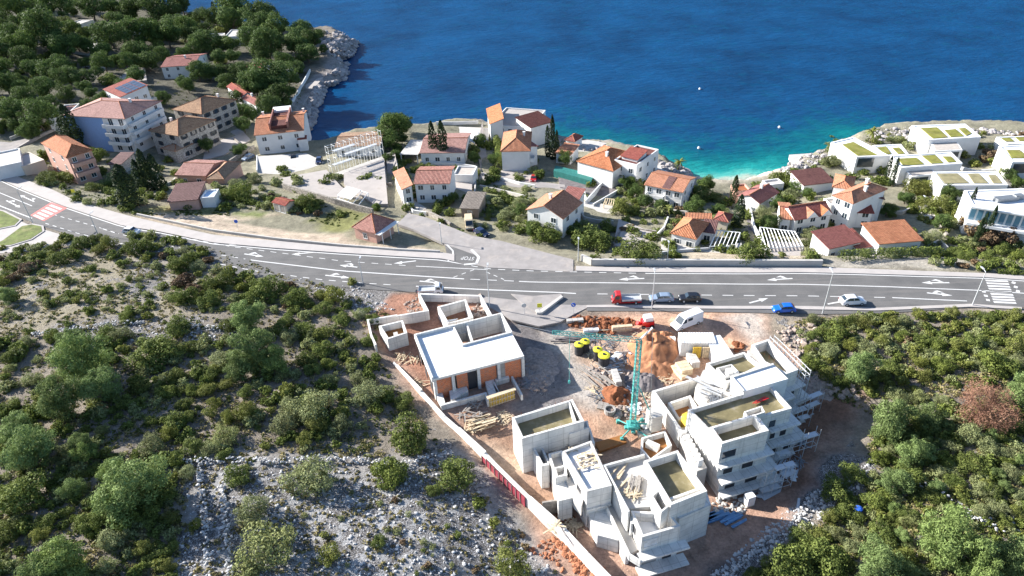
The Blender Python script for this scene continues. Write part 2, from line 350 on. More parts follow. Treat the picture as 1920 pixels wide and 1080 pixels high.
leafmat('leaf_forest', (0.055, 0.085, 0.027), (0.093, 0.144, 0.041), (0.172, 0.237, 0.069))
leafmat('leaf_dark', (0.071, 0.101, 0.028), (0.143, 0.178, 0.047), (0.244, 0.289, 0.078))
leafmat('leaf_olive', (0.163, 0.171, 0.077), (0.251, 0.278, 0.131), (0.353, 0.392, 0.190))
leafmat('leaf_bright', (0.120, 0.142, 0.035), (0.190, 0.209, 0.055), (0.260, 0.275, 0.090))
leafmat('leaf_cypress', (0.018, 0.036, 0.018), (0.036, 0.060, 0.026), (0.060, 0.084, 0.036))
leafmat('leaf_dead', (0.160, 0.078, 0.060), (0.256, 0.140, 0.105), (0.336, 0.203, 0.150), .1)
leafmat('leaf_rust', (.13, .085, .055), (.2, .135, .085), (.22, .18, .1), .15)
leafmat('scrub', (0.153, 0.136, 0.067), (0.274, 0.239, 0.105), (0.409, 0.349, 0.179), .2)
# ground
m, t, b = nt('ground')
at = N(t, 'ShaderNodeAttribute', attribute_name='soil').outputs['Color']
ar = N(t, 'ShaderNodeAttribute', attribute_name='rocky').outputs['Fac']
n1 = noise(t, .35, 8, rough=.75); n2 = noise(t, 2.2, 6, rough=.8)
c = mixc(t, at, ramp(t, n1, [(.3, (.55, .55, .55)), (.7, (1.35, 1.35, 1.35))]), 1.0, 'MULTIPLY')
c = mixc(t, c, ramp(t, n2, [(.3, (.55, .55, .55)), (.7, (1.35, 1.35, 1.35))]), .8, 'MULTIPLY')
vo = N(t, 'ShaderNodeTexVoronoi'); vo.inputs['Scale'].default_value = 7.0; t.links.new(posn(t), vo.inputs['Vector'])
sp = N(t, 'ShaderNodeSeparateColor'); t.links.new(vo.outputs['Color'], sp.inputs[0])
st = ramp(t, sp.outputs[0], [(0, (.24, .23, .23)), (.5, (.4, .39, .39)), (1, (.58, .57, .57))])
st = mixc(t, st, ramp(t, vo.outputs['Distance'], [(.25, (1, 1, 1)), (.55, (.35, .33, .3))]), 1.0, 'MULTIPLY')
ma = N(t, 'ShaderNodeMath', operation='MULTIPLY_ADD'); t.links.new(n1, ma.inputs[0]); ma.inputs[1].default_value = 1.2; 
t.links.new(ar, ma.inputs[2])
fac = ramp(t, ma.outputs[0], [(.95, (0, 0, 0)), (1.0, (1, 1, 1))])
v2 = N(t, 'ShaderNodeTexVoronoi'); v2.inputs['Scale'].default_value = 1.9; t.links.new(posn(t), v2.inputs['Vector']); s2 = N(t, 'ShaderNodeSeparateColor'); t.links.new(v2.outputs['Color'], s2.inputs[0]); st = mixc(t, st, ramp(t, s2.outputs[0], [(0, (.75, .74, .74)), (.6, (1, 1, 1)), (1, (1.35, 1.34, 1.34))]), 1.0, 'MULTIPLY')
c = mixc(t, c, st, fac)
t.links.new(c, b.inputs['Base Color']); b.inputs['Roughness'].default_value = .95; b.inputs['Specular IOR Level'].default_value = .1
ad = N(t, 'ShaderNodeMath', operation='ADD'); t.links.new(n2, ad.inputs[0])
mu = N(t, 'ShaderNodeMath', operation='MULTIPLY'); t.links.new(sp.outputs[1], mu.inputs[0]); t.links.new(fac, mu.inputs[1]); t.links.new(mu.outputs[0], ad.inputs[1])
bump(t, b, ad.outputs[0], .8, .3)
# water
m, t, b = nt('water')
at = N(t, 'ShaderNodeAttribute', attribute_name='shallow').outputs['Fac']
nn = noise(t, .035, 4); n3 = noise(t, .12, 5, rough=.7)
dk = ramp(t, nn, [(.3, (.001, .032, .095)), (.7, (.003, .062, .17))])
a1 = N(t, 'ShaderNodeMath', operation='MULTIPLY_ADD'); t.links.new(n3, a1.inputs[0]); a1.inputs[1].default_value = .6; t.links.new(at, a1.inputs[2])
a2 = N(t, 'ShaderNodeMath', operation='SUBTRACT'); t.links.new(a1.outputs[0], a2.inputs[0]); a2.inputs[1].default_value = .3
turq = ramp(t, a2.outputs[0], [(0, (0, .05, .13)), (.2, (0, .075, .13)), (.42, (0, .13, .15)), (.65, (.01, .24, .23)), (.86, (.09, .38, .33)), (1, (.36, .42, .35))])
c = mixc(t, dk, turq, ramp(t, a2.outputs[0], [(.02, (0, 0, 0)), (.2, (1, 1, 1))]))
t.links.new(c, b.inputs['Base Color']); b.inputs['Roughness'].default_value = .12; b.inputs['IOR'].default_value = 1.33
mp = N(t, 'ShaderNodeMapping'); mp.inputs['Rotation'].default_value = (0, 0, .5); mp.inputs['Scale'].default_value = (.55, 1.3, 1); t.links.new(posn(t), mp.inputs[0])
w1 = noise(t, .28, 6, mp.outputs[0], rough=.65); w2 = noise(t, .05, 3, mp.outputs[0])
ad = N(t, 'ShaderNodeMath', operation='ADD'); t.links.new(w1, ad.inputs[0]); t.links.new(w2, ad.inputs[1])
bump(t, b, ad.outputs[0], .6, 1.6)
df = N(t, 'ShaderNodeBsdfDiffuse'); gl = N(t, 'ShaderNodeBsdfGlossy'); gl.inputs['Roughness'].default_value = .15; t.links.new(c, df.inputs[0]); nl = b.inputs['Normal'].links[0].from_socket; t.links.new(nl, df.inputs['Normal']); t.links.new(nl, gl.inputs['Normal'])
mx = N(t, 'ShaderNodeMixShader'); mx.inputs[0].default_value = .07; t.links.new(df.outputs[0], mx.inputs[1]); t.links.new(gl.outputs[0], mx.inputs[2]); t.links.new(mx.outputs[0], t.nodes['Material Output'].inputs[0])
# ================================================================ GROUND
def wpoly(px, z=None):
    return [(G(a, b) if z is None else U(a, b, z))[:2] for a, b in px]
xs = np.arange(-300, 330, .85)
ys = [8.]
while ys[-1] < 620: ys.append(ys[-1]+max(.5, min(3.5, (ys[-1]-60)*.0072)))
ys = np.array(ys); XX, YY = np.meshgrid(xs, ys); ZZ = terr(XX, YY)
_xs, _ys, _Z = xs.tolist(), ys.tolist(), ZZ
import bisect
def tz(x, y):
    if not (-299 < x < 325 and 9 < y < _ys[-1]-1): return float(terr(np.array([x]), np.array([y]))[0])
    i = (x+300)/.85; i0 = int(i); fx = i-i0; j0 = bisect.bisect_right(_ys, y)-1; fy = (y-_ys[j0])/(_ys[j0+1]-_ys[j0])
    return float((_Z[j0, i0]*(1-fx)+_Z[j0, i0+1]*fx)*(1-fy)+(_Z[j0+1, i0]*(1-fx)+_Z[j0+1, i0+1]*fx)*fy)
soil = np.zeros(XX.shape+(3,)); rocky = np.zeros(XX.shape)
soil[:] = (.25, .215, .175); rocky[:] = .25
nzz = fbm(XX/14, YY/14, 21, 4); nz2 = fbm(XX/4, YY/4, 33, 3)
def paintz(px, col, rk=.0, soft=1.5, z=None, amt=1.0):
    P = wpoly(px, z); k = np.where(inpoly(XX, YY, P), 1., 0.); d = seg_dist(XX, YY, P, True)
    d = np.where(k > 0, d, -d)+nz2*soft*1.6; k = (np.clip(d/soft*.5+.5, 0, 1)*amt)
    soil[:] = soil*(1-k[..., None])+np.array(col)*k[..., None]; rocky[:] = rocky*(1-k)+rk*k
# village ground
vil = [(-300, 200), (0, 330), (130, 388), (301, 430), (640, 470), (830, 480), (1200, 500), (1550, 505), (1930, 515), (2200, 540), (2200, 240), (1540, 260), (1300, 300), (1000, 240), (590, 240), (560, 150), (400, 150), (250, 250), (100, 260)]
paintz(vil, (.27, .25, .18), .14, 3)
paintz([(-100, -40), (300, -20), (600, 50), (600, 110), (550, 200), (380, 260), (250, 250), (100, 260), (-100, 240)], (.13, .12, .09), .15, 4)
paintz([(420, 415), (640, 440), (680, 455), (830, 470), (700, 478), (420, 440), (260, 408), (250, 395), (330, 392), (420, 398), (520, 402)], (.52, .42, .32), 0, 1)
paintz([(250, 395), (330, 384), (420, 392), (440, 398), (330, 402), (262, 404)], (.22, .22, .1), 0, 1.6)
paintz([(575, 415), (640, 392), (680, 402), (665, 432), (620, 436)], (.2, .2, .08), 0, 1.6)
paintz([(430, 396), (500, 398), (490, 408), (430, 404)], (.2, .24, .08), 0, 1.2)
paintz([(900, 340), (990, 365), (980, 410), (940, 400), (905, 375)], (.24, .25, .12), 0, 2)
paintz([(1290, 470), (1535, 470), (1535, 488), (1290, 492)], (.48, .4, .3), 0, 1)
paintz([(1555, 488), (1640, 478), (1790, 478), (1800, 503), (1560, 502)], (.42, .38, .32), 0, 1)
paintz([(1740, 375), (1830, 420), (1790, 450), (1760, 440), (1720, 400)], (.3, .3, .2), 0, 2)
paintz([(1820, 330), (1930, 345), (1930, 360), (1810, 350)], (.3, .28, .25), 0, 2)
# hillside zones
paintz([(-20, 590), (120, 480), (300, 478), (380, 520), (420, 560), (330, 600), (180, 600), (60, 620)], (.33, .29, .21), .3, 3)
paintz([(250, 488), (300, 480), (320, 505), (290, 560), (240, 560)], (.4, .37, .33), .42, 2)
paintz([(100, 610), (260, 598), (430, 612), (460, 640), (330, 640), (200, 640), (90, 650)], (.33, .3, .26), .45, 2)
paintz([(330, 860), (640, 866), (830, 850), (900, 870), (960, 960), (1080, 1100), (300, 1100), (340, 960)], (.46, .45, .44), .42, 2.5)
paintz([(560, 900), (700, 890), (800, 960), (860, 1080), (640, 1080), (600, 1000)], (.5, .49, .48), .4, 2.5)
paintz([(540, 520), (660, 535), (730, 545), (740, 575), (690, 590), (640, 560)], (.38, .36, .34), .5, 2)
paintz([(1900, 500), (1, 1)], (.2, .2, .2), 0, 1) if False else None
paintz([(1460, 600), (1560, 595), (1560, 640), (1520, 690), (1480, 660), (1440, 620)], (.46, .38, .28), .35, 1.5)
paintz([(1500, 690), (1600, 720), (1600, 750), (1520, 740)], (.4, .33, .27), .45, 1.5)
paintz([(1830, 585), (1930, 575), (1930, 600), (1840, 600)], (.5, .42, .33), .1, 1.5)
paintz([(1240, 1100), (1330, 980), (1420, 960), (1480, 980), (1400, 1100)], (.2, .17, .16), .48, 2)
paintz([(1500, 870), (1560, 850), (1640, 870), (1560, 930), (1500, 980), (1450, 1020), (1400, 1090), (1360, 1090), (1420, 1000), (1480, 940)], (.3, .29, .29), .6, 1.5)
# building site
paintz([(690, 600), (790, 552), (900, 555), (960, 575), (1080, 590), (1420, 580), (1450, 630), (1500, 660), (1520, 760), (1600, 790), (1520, 880), (1490, 960), (1400, 1000), (1240, 1100), (1060, 1100), (980, 940), (860, 800), (740, 690)], (.42, .27, .2), .08, 1.2, 0)
paintz([(1200, 600), (1420, 580), (1440, 625), (1350, 600), (1330, 620), (1400, 640), (1420, 650), (1320, 690), (1200, 720), (1100, 700), (1050, 640), (1040, 605)], (.64, .4, .27), 0, 1.2, -1)
paintz([(945, 600), (1010, 620), (1060, 650), (1110, 740), (1090, 760), (985, 770), (890, 760), (960, 740), (990, 690)], (.22, .2, .195), .25, 2, -1.5)  # dark gravel; the shadow cast by the brick building is painted into it too
paintz([(1090, 760), (1190, 760), (1200, 830), (1110, 830)], (.42, .2, .12), 0, 2, -2.5)
paintz([(1490, 745), (1600, 760), (1590, 800), (1520, 880), (1470, 960), (1410, 960), (1450, 870), (1480, 800)], (.27, .15, .1), 0, 2, -3.5)
paintz([(740, 560), (905, 560), (925, 588), (780, 640), (840, 760), (720, 650), (690, 610)], (.36, .19, .13), 0, 1, -1)
paintz([(1340, 598), (1420, 585), (1440, 630), (1410, 640), (1380, 610)], (.55, .47, .4), 0, 1, -.5)
paintz([(880, 780), (960, 790), (980, 890), (1060, 960), (1040, 1000), (960, 920), (900, 860)], (.4, .25, .17), 0, 1.2, -3)
paintz([(1010, 608), (1062, 606), (1085, 660), (1140, 740), (1120, 775), (1080, 760), (1060, 700), (1030, 650)], (.46, .41, .36), .0, 1, -1.5)
paintz([(1085, 640), (1180, 640), (1180, 760), (1120, 740)], (.5, .36, .27), .12, 2, -1.5)
paintz([(1090, 770), (1180, 790), (1190, 860), (1130, 850)], (.5, .33, .23), .05, 2, -2.5)
paintz([(880, 830), (975, 860), (985, 900), (930, 880)], (.5, .36, .26), .05, 1.5, -3)
# coast bare rock
dc = seg_dist(XX, YY, coast); k = np.clip((9-dc+nz2*6)/3, 0, 1)
soil[:] = soil*(1-k[..., None])+np.array((.3, .27, .25))*k[..., None]; rocky[:] = rocky*(1-k)+.2*k
beach = seg_dist(XX, YY, [U(1330, 350, SEA)[:2], U(1400, 342, SEA)[:2]]); k = np.clip((13-beach)/3, 0, 1)
soil[:] = soil*(1-k[..., None])+np.array((.55, .48, .38))*k[..., None]; rocky[:] = rocky*(1-k)
def gridmesh(name, XX, YY, ZZ, mat, attrs):
    ny, nx = XX.shape; me = bpy.data.meshes.new(name)
    V = np.stack([XX, YY, ZZ], -1).reshape(-1, 3)
    idx = np.arange(ny*nx).reshape(ny, nx)
    F = np.stack([idx[:-1, :-1], idx[:-1, 1:], idx[1:, 1:], idx[1:, :-1]], -1).reshape(-1, 4)
    me.vertices.add(len(V)); me.vertices.foreach_set('co', V.ravel()); me.loops.add(F.size); me.loops.foreach_set('vertex_index', F.ravel())
    me.polygons.add(len(F)); me.polygons.foreach_set('loop_start', np.arange(0, F.size, 4)); me.update(calc_edges=True)
    me.polygons.foreach_set('use_smooth', np.ones(len(F), bool))
    for n_, (ty, dat) in attrs.items():
        a = me.attributes.new(n_, ty, 'POINT'); a.data.foreach_set('color' if ty == 'FLOAT_COLOR' else 'value', dat.ravel())
    me.materials.append(MAT[mat]); o = bpy.data.objects.new(name, me); COL.objects.link(o); o['kind'] = 'structure'; return o
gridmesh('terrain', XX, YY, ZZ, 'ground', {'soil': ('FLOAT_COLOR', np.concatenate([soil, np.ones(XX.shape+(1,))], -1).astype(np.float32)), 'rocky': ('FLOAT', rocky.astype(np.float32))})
# sea
sx = np.concatenate([np.linspace(-3500, -320, 12), np.arange(-300, 400, 4.), np.linspace(420, 3500, 12)])
sy = np.concatenate([np.arange(120, 420, 3.), np.linspace(425, 6000, 30)])
SX, SY = np.meshgrid(sx, sy)
dcs = seg_dist(SX, SY, coast)
line = [U(a, b, SEA)[:2] for a, b in [(1040, 262), (1110, 272), (1230, 305), (1300, 335), (1350, 352), (1400, 345), (1470, 318), (1540, 290), (1600, 262)]]
dl = seg_dist(SX, SY, line); db = seg_dist(SX, SY, [U(1335, 350, SEA)[:2], U(1400, 342, SEA)[:2]])
sh = .24*np.exp(-(dl/14)**2)+.12*np.exp(-(dl/38)**2)+.55*np.exp(-(db/11)**1.6)+.2*np.exp(-(db/32)**2)
sh += .10*np.exp(-seg_dist(SX, SY, [U(1620, 250, SEA)[:2], U(1930, 250, SEA)[:2]])/14)
gridmesh('sea_water', SX, SY, np.full(SX.shape, SEA), 'water', {'shallow': ('FLOAT', sh.astype(np.float32))})
# ================================================================ ROADS
def ribbon(name, top, bot, x0, x1, z, mat, step=12, thick=0.0):
    mb = MB(); xs_ = np.arange(x0, x1+.1, step)
    A = [U(x, ip(x, top), z) for x in xs_]; B = [U(x, ip(x, bot), z) for x in xs_]
    n = len(A)
    if thick == 0:
        mb.v = [tuple(p) for p in A]+[tuple(p) for p in B]
        mb.f = [(n+i, n+i+1, i+1, i) for i in range(n-1)]
    else:
        for P, dz in ((A, 0), (B, 0), (A, -thick), (B, -thick)): mb.v += [(p[0], p[1], p[2]+dz) for p in P]
        for i in range(n-1): mb.f += [(n+i, n+i+1, i+1, i), (3*n+i, 3*n+i+1, n+i+1, n+i), (i, i+1, 2*n+i+1, 2*n+i)]
        mb.f += [(0, 2*n, 3*n, n), (n-1, 2*n-1, 4*n-1, 3*n-1)]
    return struct(name, mb, mat)
def sh_(c, d): return [(x, y+d) for x, y in c]
def strip(mb, pts, w, z, dash=None):
    """painted line along px points; w metres; dash=(on, off) metres"""
    P = [U(a, b, z)[:2] for a, b in pts]; L = [0]
    for i in range(len(P)-1): L.append(L[-1]+np.linalg.norm(P[i+1]-P[i]))
    def at(s_):
        x = np.interp(s_, L, [p[0] for p in P]); y = np.interp(s_, L, [p[1] for p in P]); return np.array([x, y])
    segs = []
    if dash:
        s_ = 0
        while s_ < L[-1]: segs.append((s_, min(s_+dash[0], L[-1]))); s_ += sum(dash)
    else: segs = [(L[i], L[i+1]) for i in range(len(L)-1)]
    for a, b in segs:
        if b-a < .05: continue
        p, q = at(a), at(b); d = (q-p)/np.linalg.norm(q-p); n = np.array([-d[1], d[0]])*w/2
        mb.poly([(*(p-n), z), (*(q-n), z), (*(q+n), z), (*(p+n), z)])
def curve(c, x0, x1, d=0, step=20): return [(x, ip(x, c)+d) for x in np.arange(x0, x1+.1, step)]
ZR = .03
low2 = [(-300, 256), (-120, 336), (0, 393), (79, 424), (150, 446), (260, 474), (373, 500), (478, 520), (600, 535), (700, 543), (782, 548), (915, 560), (1040, 572), (1154, 573), (1333, 574), (1500, 574), (1644, 577), (1820, 570), (1920, 576), (2300, 612)]
ribbon('road', sh_(E_top, -1.5), low2, -300, 2300, ZR, 'asphalt')
ribbon('sidewalk', [(-300, 196), (-120, 272), (0, 319), (100, 356), (140, 376), (240, 404), (300, 418), (400, 440), (640, 463), (829, 473), (870, 480)], sh_(E_top, -3), -300, 860, .15, 'pavement', thick=.3)
ribbon('sidewalk', [(1070, 498), (1120, 500), (1540, 501), (1600, 503), (1849, 512), (1920, 516), (2300, 548)], sh_(E_top, -2.5), 1080, 2300, .15, 'pavement', thick=.3)
ribbon('kerb_strip', [(1100, 572), (1154, 571), (1333, 573.5), (1500, 573.5), (1644, 577), (1820, 569.5), (1920, 576)], [(1100, 576), (1154, 576), (1333, 578.5), (1500, 579.5), (1644, 582), (1820, 575), (1920, 580)], 1100, 1920, .16, 'pavement', thick=.3)
ribbon('gutter_path', [(1100, 577), (1154, 577), (1333, 579), (1500, 580), (1644, 582.5), (1800, 577)], [(1100, 583), (1208, 583), (1400, 586), (1540, 589), (1660, 587), (1800, 578)], 1100, 1800, ZR+.004, 'asphalt')
# junction aprons
struct('access_road', MB().prism([U(a, b, 0)[:2] for a, b in [(905, 556), (1040, 571), (1110, 573), (1075, 590), (1050, 604), (1010, 612), (960, 600), (925, 580), (903, 566)]], -.3, .045), 'asphalt_old')
struct('access_road', MB().prism([U(a, b, 0)[:2] for a, b in [(765, 400), (800, 408), (850, 428), (885, 442), (940, 452), (1075, 487), (1075, 510), (1000, 506), (915, 502), (835, 486), (850, 470), (835, 458), (775, 430), (745, 420)]], -.6, .05), 'asphalt_old')
struct('stop_apron', MB().prism([U(a, b, 0)[:2] for a, b in [(834, 460), (848, 463), (893, 479), (895, 493), (870, 496), (846, 490), (838, 478)]], -.1, .06), 'asphalt')
# side lane between houses at the left of the pink-roofed house
for q in [[(726, 300), (742, 300), (752, 350), (755, 385), (770, 402), (745, 418), (728, 385), (722, 340)], [(895, 280), (905, 240), (912, 290), (925, 345), (905, 345)], [(-60, 260), (20, 268), (75, 245), (150, 215), (160, 222), (80, 256), (20, 284), (-60, 290)], [(160, 112), (195, 108), (198, 130), (165, 156), (145, 150)], [(900, 325), (975, 338), (1060, 350), (1060, 362), (960, 350), (900, 340)]]:
    z_ = max(tz(*G(*c)[:2]) for c in q)
    mb = MB(); P = [G(*c) for c in q]; mb.prism([p[:2] for p in P], [p[2]-1 for p in P], [p[2]+.12 for p in P]); struct('lane', mb, 'asphalt_old')
lm = MB(); z = ZR+.005
strip(lm, curve(E_top, -300, 860), .28, z); strip(lm, curve(E_top, 860, 1210), .2, z, (1.5, 1.5)); strip(lm, curve(E_top, 1210, 2300), .25, z)
strip(lm, curve(E_mid, -300, 70), .22, z); strip(lm, curve(E_mid, 100, 460, step=10), .2, z, (1.5, 1.5)); strip(lm, curve(E_mid, 470, 871), .3, z); strip(lm, curve(E_mid, 882, 973, step=10), .2, z, (2, 1.5)); strip(lm, curve(E_mid, 973, 2300), .25, z)
strip(lm, curve(E_low, -300, 79), .3, z); strip(lm, curve(E_low, 85, 760), .2, z, (1.5, 1.5)); strip(lm, curve(E_low, 780, 1090), .28, z); strip(lm, curve(E_low, 1120, 1670), .2, z, (2, 2)); strip(lm, curve(E_low, 1673, 1825), .25, z)
strip(lm, [(188, 427.5), (221, 438)], .25, z)
strip(lm, [(342, 444.7), (435, 462.5), (540, 476), (640, 489.3), (762, 497.8)], .18, z, (1.5, 1.6)); strip(lm, [(780, 499), (915, 505.5)], .2, z)
strip(lm, [(480, 508), (640, 527)], .0001, z)
strip(lm, [(850, 520), (890, 505)], .18, z, (1, 1)); strip(lm, [(912, 510), (945, 524)], .18, z, (1, 1))
strip(lm, [(840, 489), (850, 481), (849, 470), (838, 459)], .35, ZR+.05); strip(lm, [(870, 496), (893, 494), (898, 482), (884, 468)], .6, ZR+.05)
# zebra at right
for i in range(9):
    y0 = 526+i*5.05; x0 = 1848+i*1.9
    strip(lm, [(x0, y0-.2), (x0+42, y0+1.6)], .55, z)
for i in range(3): strip(lm, [(1897+i*4, 529+i*8.0), (1904+i*4, 531+i*8)], .8, z); strip(lm, [(1841+i*4, 546+i*8), (1848+i*4, 547+i*8)], .7, z)
struct('road_markings', lm, 'line_paint')
rz = MB(); Q = [(57, 403.5), (96, 379), (126, 390), (82, 414.5)]
rz.poly([U(a, b, z+.002) for a, b in [Q[0], Q[3], Q[2], Q[1]]]); struct('red_crossing_field', rz, 'red_paint')
zb = MB()
for i in range(5):
    t0 = .08+i*.19; a = np.array(Q[0])*(1-t0)+np.array(Q[1])*t0; b_ = np.array(Q[3])*(1-t0)+np.array(Q[2])*t0
    strip(zb, [tuple(a*.85+b_*.15), tuple(a*.15+b_*.85)], .7, z+.006)
struct('crossing_stripes', zb, 'line_paint')
def arrow(px, py, px2, py2, side=0):
    p = U(px, py, z)[:2]; q = U(px2, py2, z)[:2]; d = q-p; L = np.linalg.norm(d); d /= L; n = np.array([-d[1], d[0]])
    def P(a, b): r = p+d*a+n*b; return (r[0], r[1], z+.003)
    mb = MB(); mb.poly([P(0, -.17), P(L-1.8, -.17), P(L-1.8, .17), P(0, .17)]); mb.poly([P(L-1.8, -.55), P(L, 0), P(L-1.8, .55)])
    if side:
        s_ = side; pts = [P(.8, .1*s_), P(1.5, .1*s_), P(2.2, .75*s_), P(1.6, .75*s_)]; mb.poly(pts if s_ > 0 else pts[::-1])
        pts = [P(1.2, .75*s_), P(3.1, .7*s_), P(2.0, 1.25*s_)]; mb.poly(pts if s_ > 0 else pts[::-1])
    o = mb.build('painted_arrow', 'line_paint'); o['kind'] = 'structure'
for a in [(64, 378, 38, 366, -1), (12, 376, 38, 389, 1), (465, 455, 428, 459, 0), (458, 476, 494, 481, 1), (588, 473, 546, 477, 0), (670, 501, 636, 497, -1), (780, 489, 738, 494, 0), (610, 516, 656, 521, 1), (787, 527, 830, 531, 1), (1208, 522, 1160, 524, -1), (1486, 522, 1438, 525, -1), (1780, 530, 1728, 530, -1), (1738, 549, 1786, 554, 1), (1405, 568, 1440, 559, 0), (1552, 570, 1590, 563, 0), (268, 462, 300, 468, 1)]: arrow(*a)
def text(body, px, py, z_, size, ang, mat, name, rotx=0, parent=None, ext=.0):
    cu = bpy.data.curves.new(name, 'FONT'); cu.body = body; cu.size = size; cu.align_x = 'CENTER'; cu.align_y = 'CENTER'; cu.extrude = ext
    o = bpy.data.objects.new(name, cu); COL.objects.link(o)
    me = bpy.data.meshes.new_from_object(o.evaluated_get(bpy.context.evaluated_depsgraph_get())); bpy.data.objects.remove(o)
    me.materials.append(MAT[mat]); o = bpy.data.objects.new(name, me); COL.objects.link(o)
    p = U(px, py, z_) if not hasattr(px, '__len__') else px
    o.location = tuple(map(float, p)); o.rotation_euler = (rotx, 0, ang); return o
o = text('STOP', 877, 484, .075, 2.0, math.radians(180-12), 'line_paint', 'painted_letters'); o.scale = (.6, 1, 1); o['kind'] = 'structure'
# pavement island between the accesses
for q, m_ in [([(958, 552), (1000, 556), (1052, 552), (1054, 556), (1016, 587), (1004, 587), (982, 572)], 'asphalt_old'), ([(-40, 384), (10, 396), (42, 412), (30, 424), (-40, 438)], 'grass_m'), ([(2, 452), (40, 424), (62, 420), (82, 424), (84, 434), (60, 450), (20, 462), (-30, 466)], 'grass_m')]:
    P = [U(a, b, 0)[:2] for a, b in q]
    struct('traffic_island_kerb', MB().prism(P, -.2, .16), m_ if m_ == 'asphalt_old' else 'pavement')
    if m_ == 'grass_m': struct('grass_island', MB().prism(inset(P, .5), 0, .2), m_)
struct('parking_ground', MB().prism([U(a, b, 0)[:2] for a, b in [(-60, 400), (0, 398), (60, 424), (150, 450), (190, 462), (100, 460), (60, 470), (-60, 480)]], -.3, .02), 'pavement')
# plazas / terraces (flat slabs with real edges)
def pad(px, mat='plaza', dz=.12, name='terrace', deep=1.6, flat=True):
    P = [G(*c) for c in px]; zt = sum(p[2] for p in P)/len(P)+dz
    if not flat: return struct(name, MB().prism([p[:2] for p in P], [p[2]-deep for p in P], [p[2]+dz for p in P]), mat)
    for k_ in range(3): P = [U(a, b, zt) for a, b in px]
    return struct(name, MB().prism([p[:2] for p in P], zt-deep, zt), mat)
pad([(483, 293), (574, 287), (610, 305), (617, 324), (530, 330), (483, 325)], 'concrete_light')
pad([(525, 334), (612, 318), (640, 350), (700, 385), (705, 398), (640, 382), (530, 352)], 'plaza')
pad([(612, 330), (720, 292), (732, 392), (700, 385)], 'concrete_light', .3)
pad([(786, 380), (852, 330), (885, 345), (885, 375), (860, 378)], 'plaza')
pad([(760, 365), (800, 390), (785, 402), (768, 398)], 'concrete_light')
pad([(935, 320), (1000, 318), (1012, 338), (980, 350), (930, 335)], 'plaza')
pad([(1045, 320), (1160, 345), (1150, 375), (1050, 352)], 'dusty_dark')
pad([(1080, 375), (1150, 385), (1145, 415), (1090, 400)], 'concrete_light')
pad([(1160, 410), (1235, 440), (1230, 470), (1150, 460)], 'plaza')
pad([(1240, 445), (1310, 470), (1390, 455), (1395, 475), (1330, 480), (1240, 475)], 'concrete_light')
pad([(1440, 452), (1505, 455), (1500, 485), (1450, 488)], 'plaza')
pad([(1400, 410), (1418, 410), (1422, 458), (1408, 460)], 'dusty_dark', name='paved_path')
pad([(1720, 395), (1735, 395), (1778, 440), (1765, 452), (1735, 425)], 'concrete_light', name='paved_path', flat=False)
pad([(1220, 295), (1262, 312), (1250, 325), (1215, 312)], 'concrete_light')
pad([(1150, 270), (1100, 262), (1060, 268), (1080, 284), (1140, 284)], 'concrete_light', .4)
pad([(820, 236), (920, 240), (915, 262), (825, 258)], 'concrete_light', .4)
pad([(480, 205), (545, 205), (560, 225), (500, 235)], 'dusty_dark')
pad([(390, 260), (450, 240), (470, 262), (420, 290), (380, 300)], 'plaza')
pad([(140, 60), (190, 64), (195, 96), (150, 90)], 'concrete_light')
pad([(185, 140), (270, 122), (275, 150), (200, 160)], 'plaza')
struct('sea_path', MB().prism([U(a, b, -11)[:2] for a, b in [(545, 207), (562, 178), (585, 140), (603, 124), (630, 108), (640, 118), (612, 138), (592, 162), (572, 190), (562, 212)]], -15, -11), 'plaza')
pad([(1480, 290), (1540, 286), (1560, 305), (1500, 322)], 'concrete_light')
# rocks along the shore
def rubble(name, zones, mat, seed=1, label='', cat='rubble', z=None):
    rr = random.Random(seed); mb = MB()
    for poly, n, r0_, r1_ in zones:
        x0, x1 = min(p[0] for p in poly), max(p[0] for p in poly); y0, y1 = min(p[1] for p in poly), max(p[1] for p in poly); k_ = 0; tries = 0
        while k_ < n and tries < n*20:
            tries += 1; a, b = rr.uniform(x0, x1), rr.uniform(y0, y1)
            if not inpoly(np.array([a]), np.array([b]), poly)[0]: continue
            p = G(a, b) if z is None else U(a, b, z); r = r0_+(r1_-r0_)*rr.random()**3
            mb.rock((p[0], p[1], max(p[2], SEA)+r*.15), r, seed+k_); k_ += 1
    o = mb.build(name, mat); return tag(o, label, cat, kind='stuff')
rubble('coastal_rocks', [([(598, 62), (640, 60), (672, 82), (664, 108), (640, 118), (615, 100), (600, 80)], 420, .4, 2.0), ([(655, 118), (650, 150), (615, 165), (600, 200), (582, 250), (572, 215), (585, 175), (618, 135)], 560, .4, 2.2), ([(1640, 245), (1710, 238), (1715, 262), (1680, 268), (1640, 262)], 190, .2, .9), ([(1215, 295), (1290, 320), (1310, 345), (1290, 345), (1220, 305)], 150, .3, 1.3), ([(1460, 318), (1500, 296), (1550, 280), (1555, 300), (1490, 325)], 120, .3, 1.1), ([(1040, 262), (1130, 268), (1160, 285), (1060, 280)], 120, .3, 1.2), ([(1820, 242), (1930, 248), (1930, 256), (1820, 250)], 80, .3, 1.2)], 'rock_coast', 5, 'rough grey and white boulders along the edge of the sea', 'rocks')
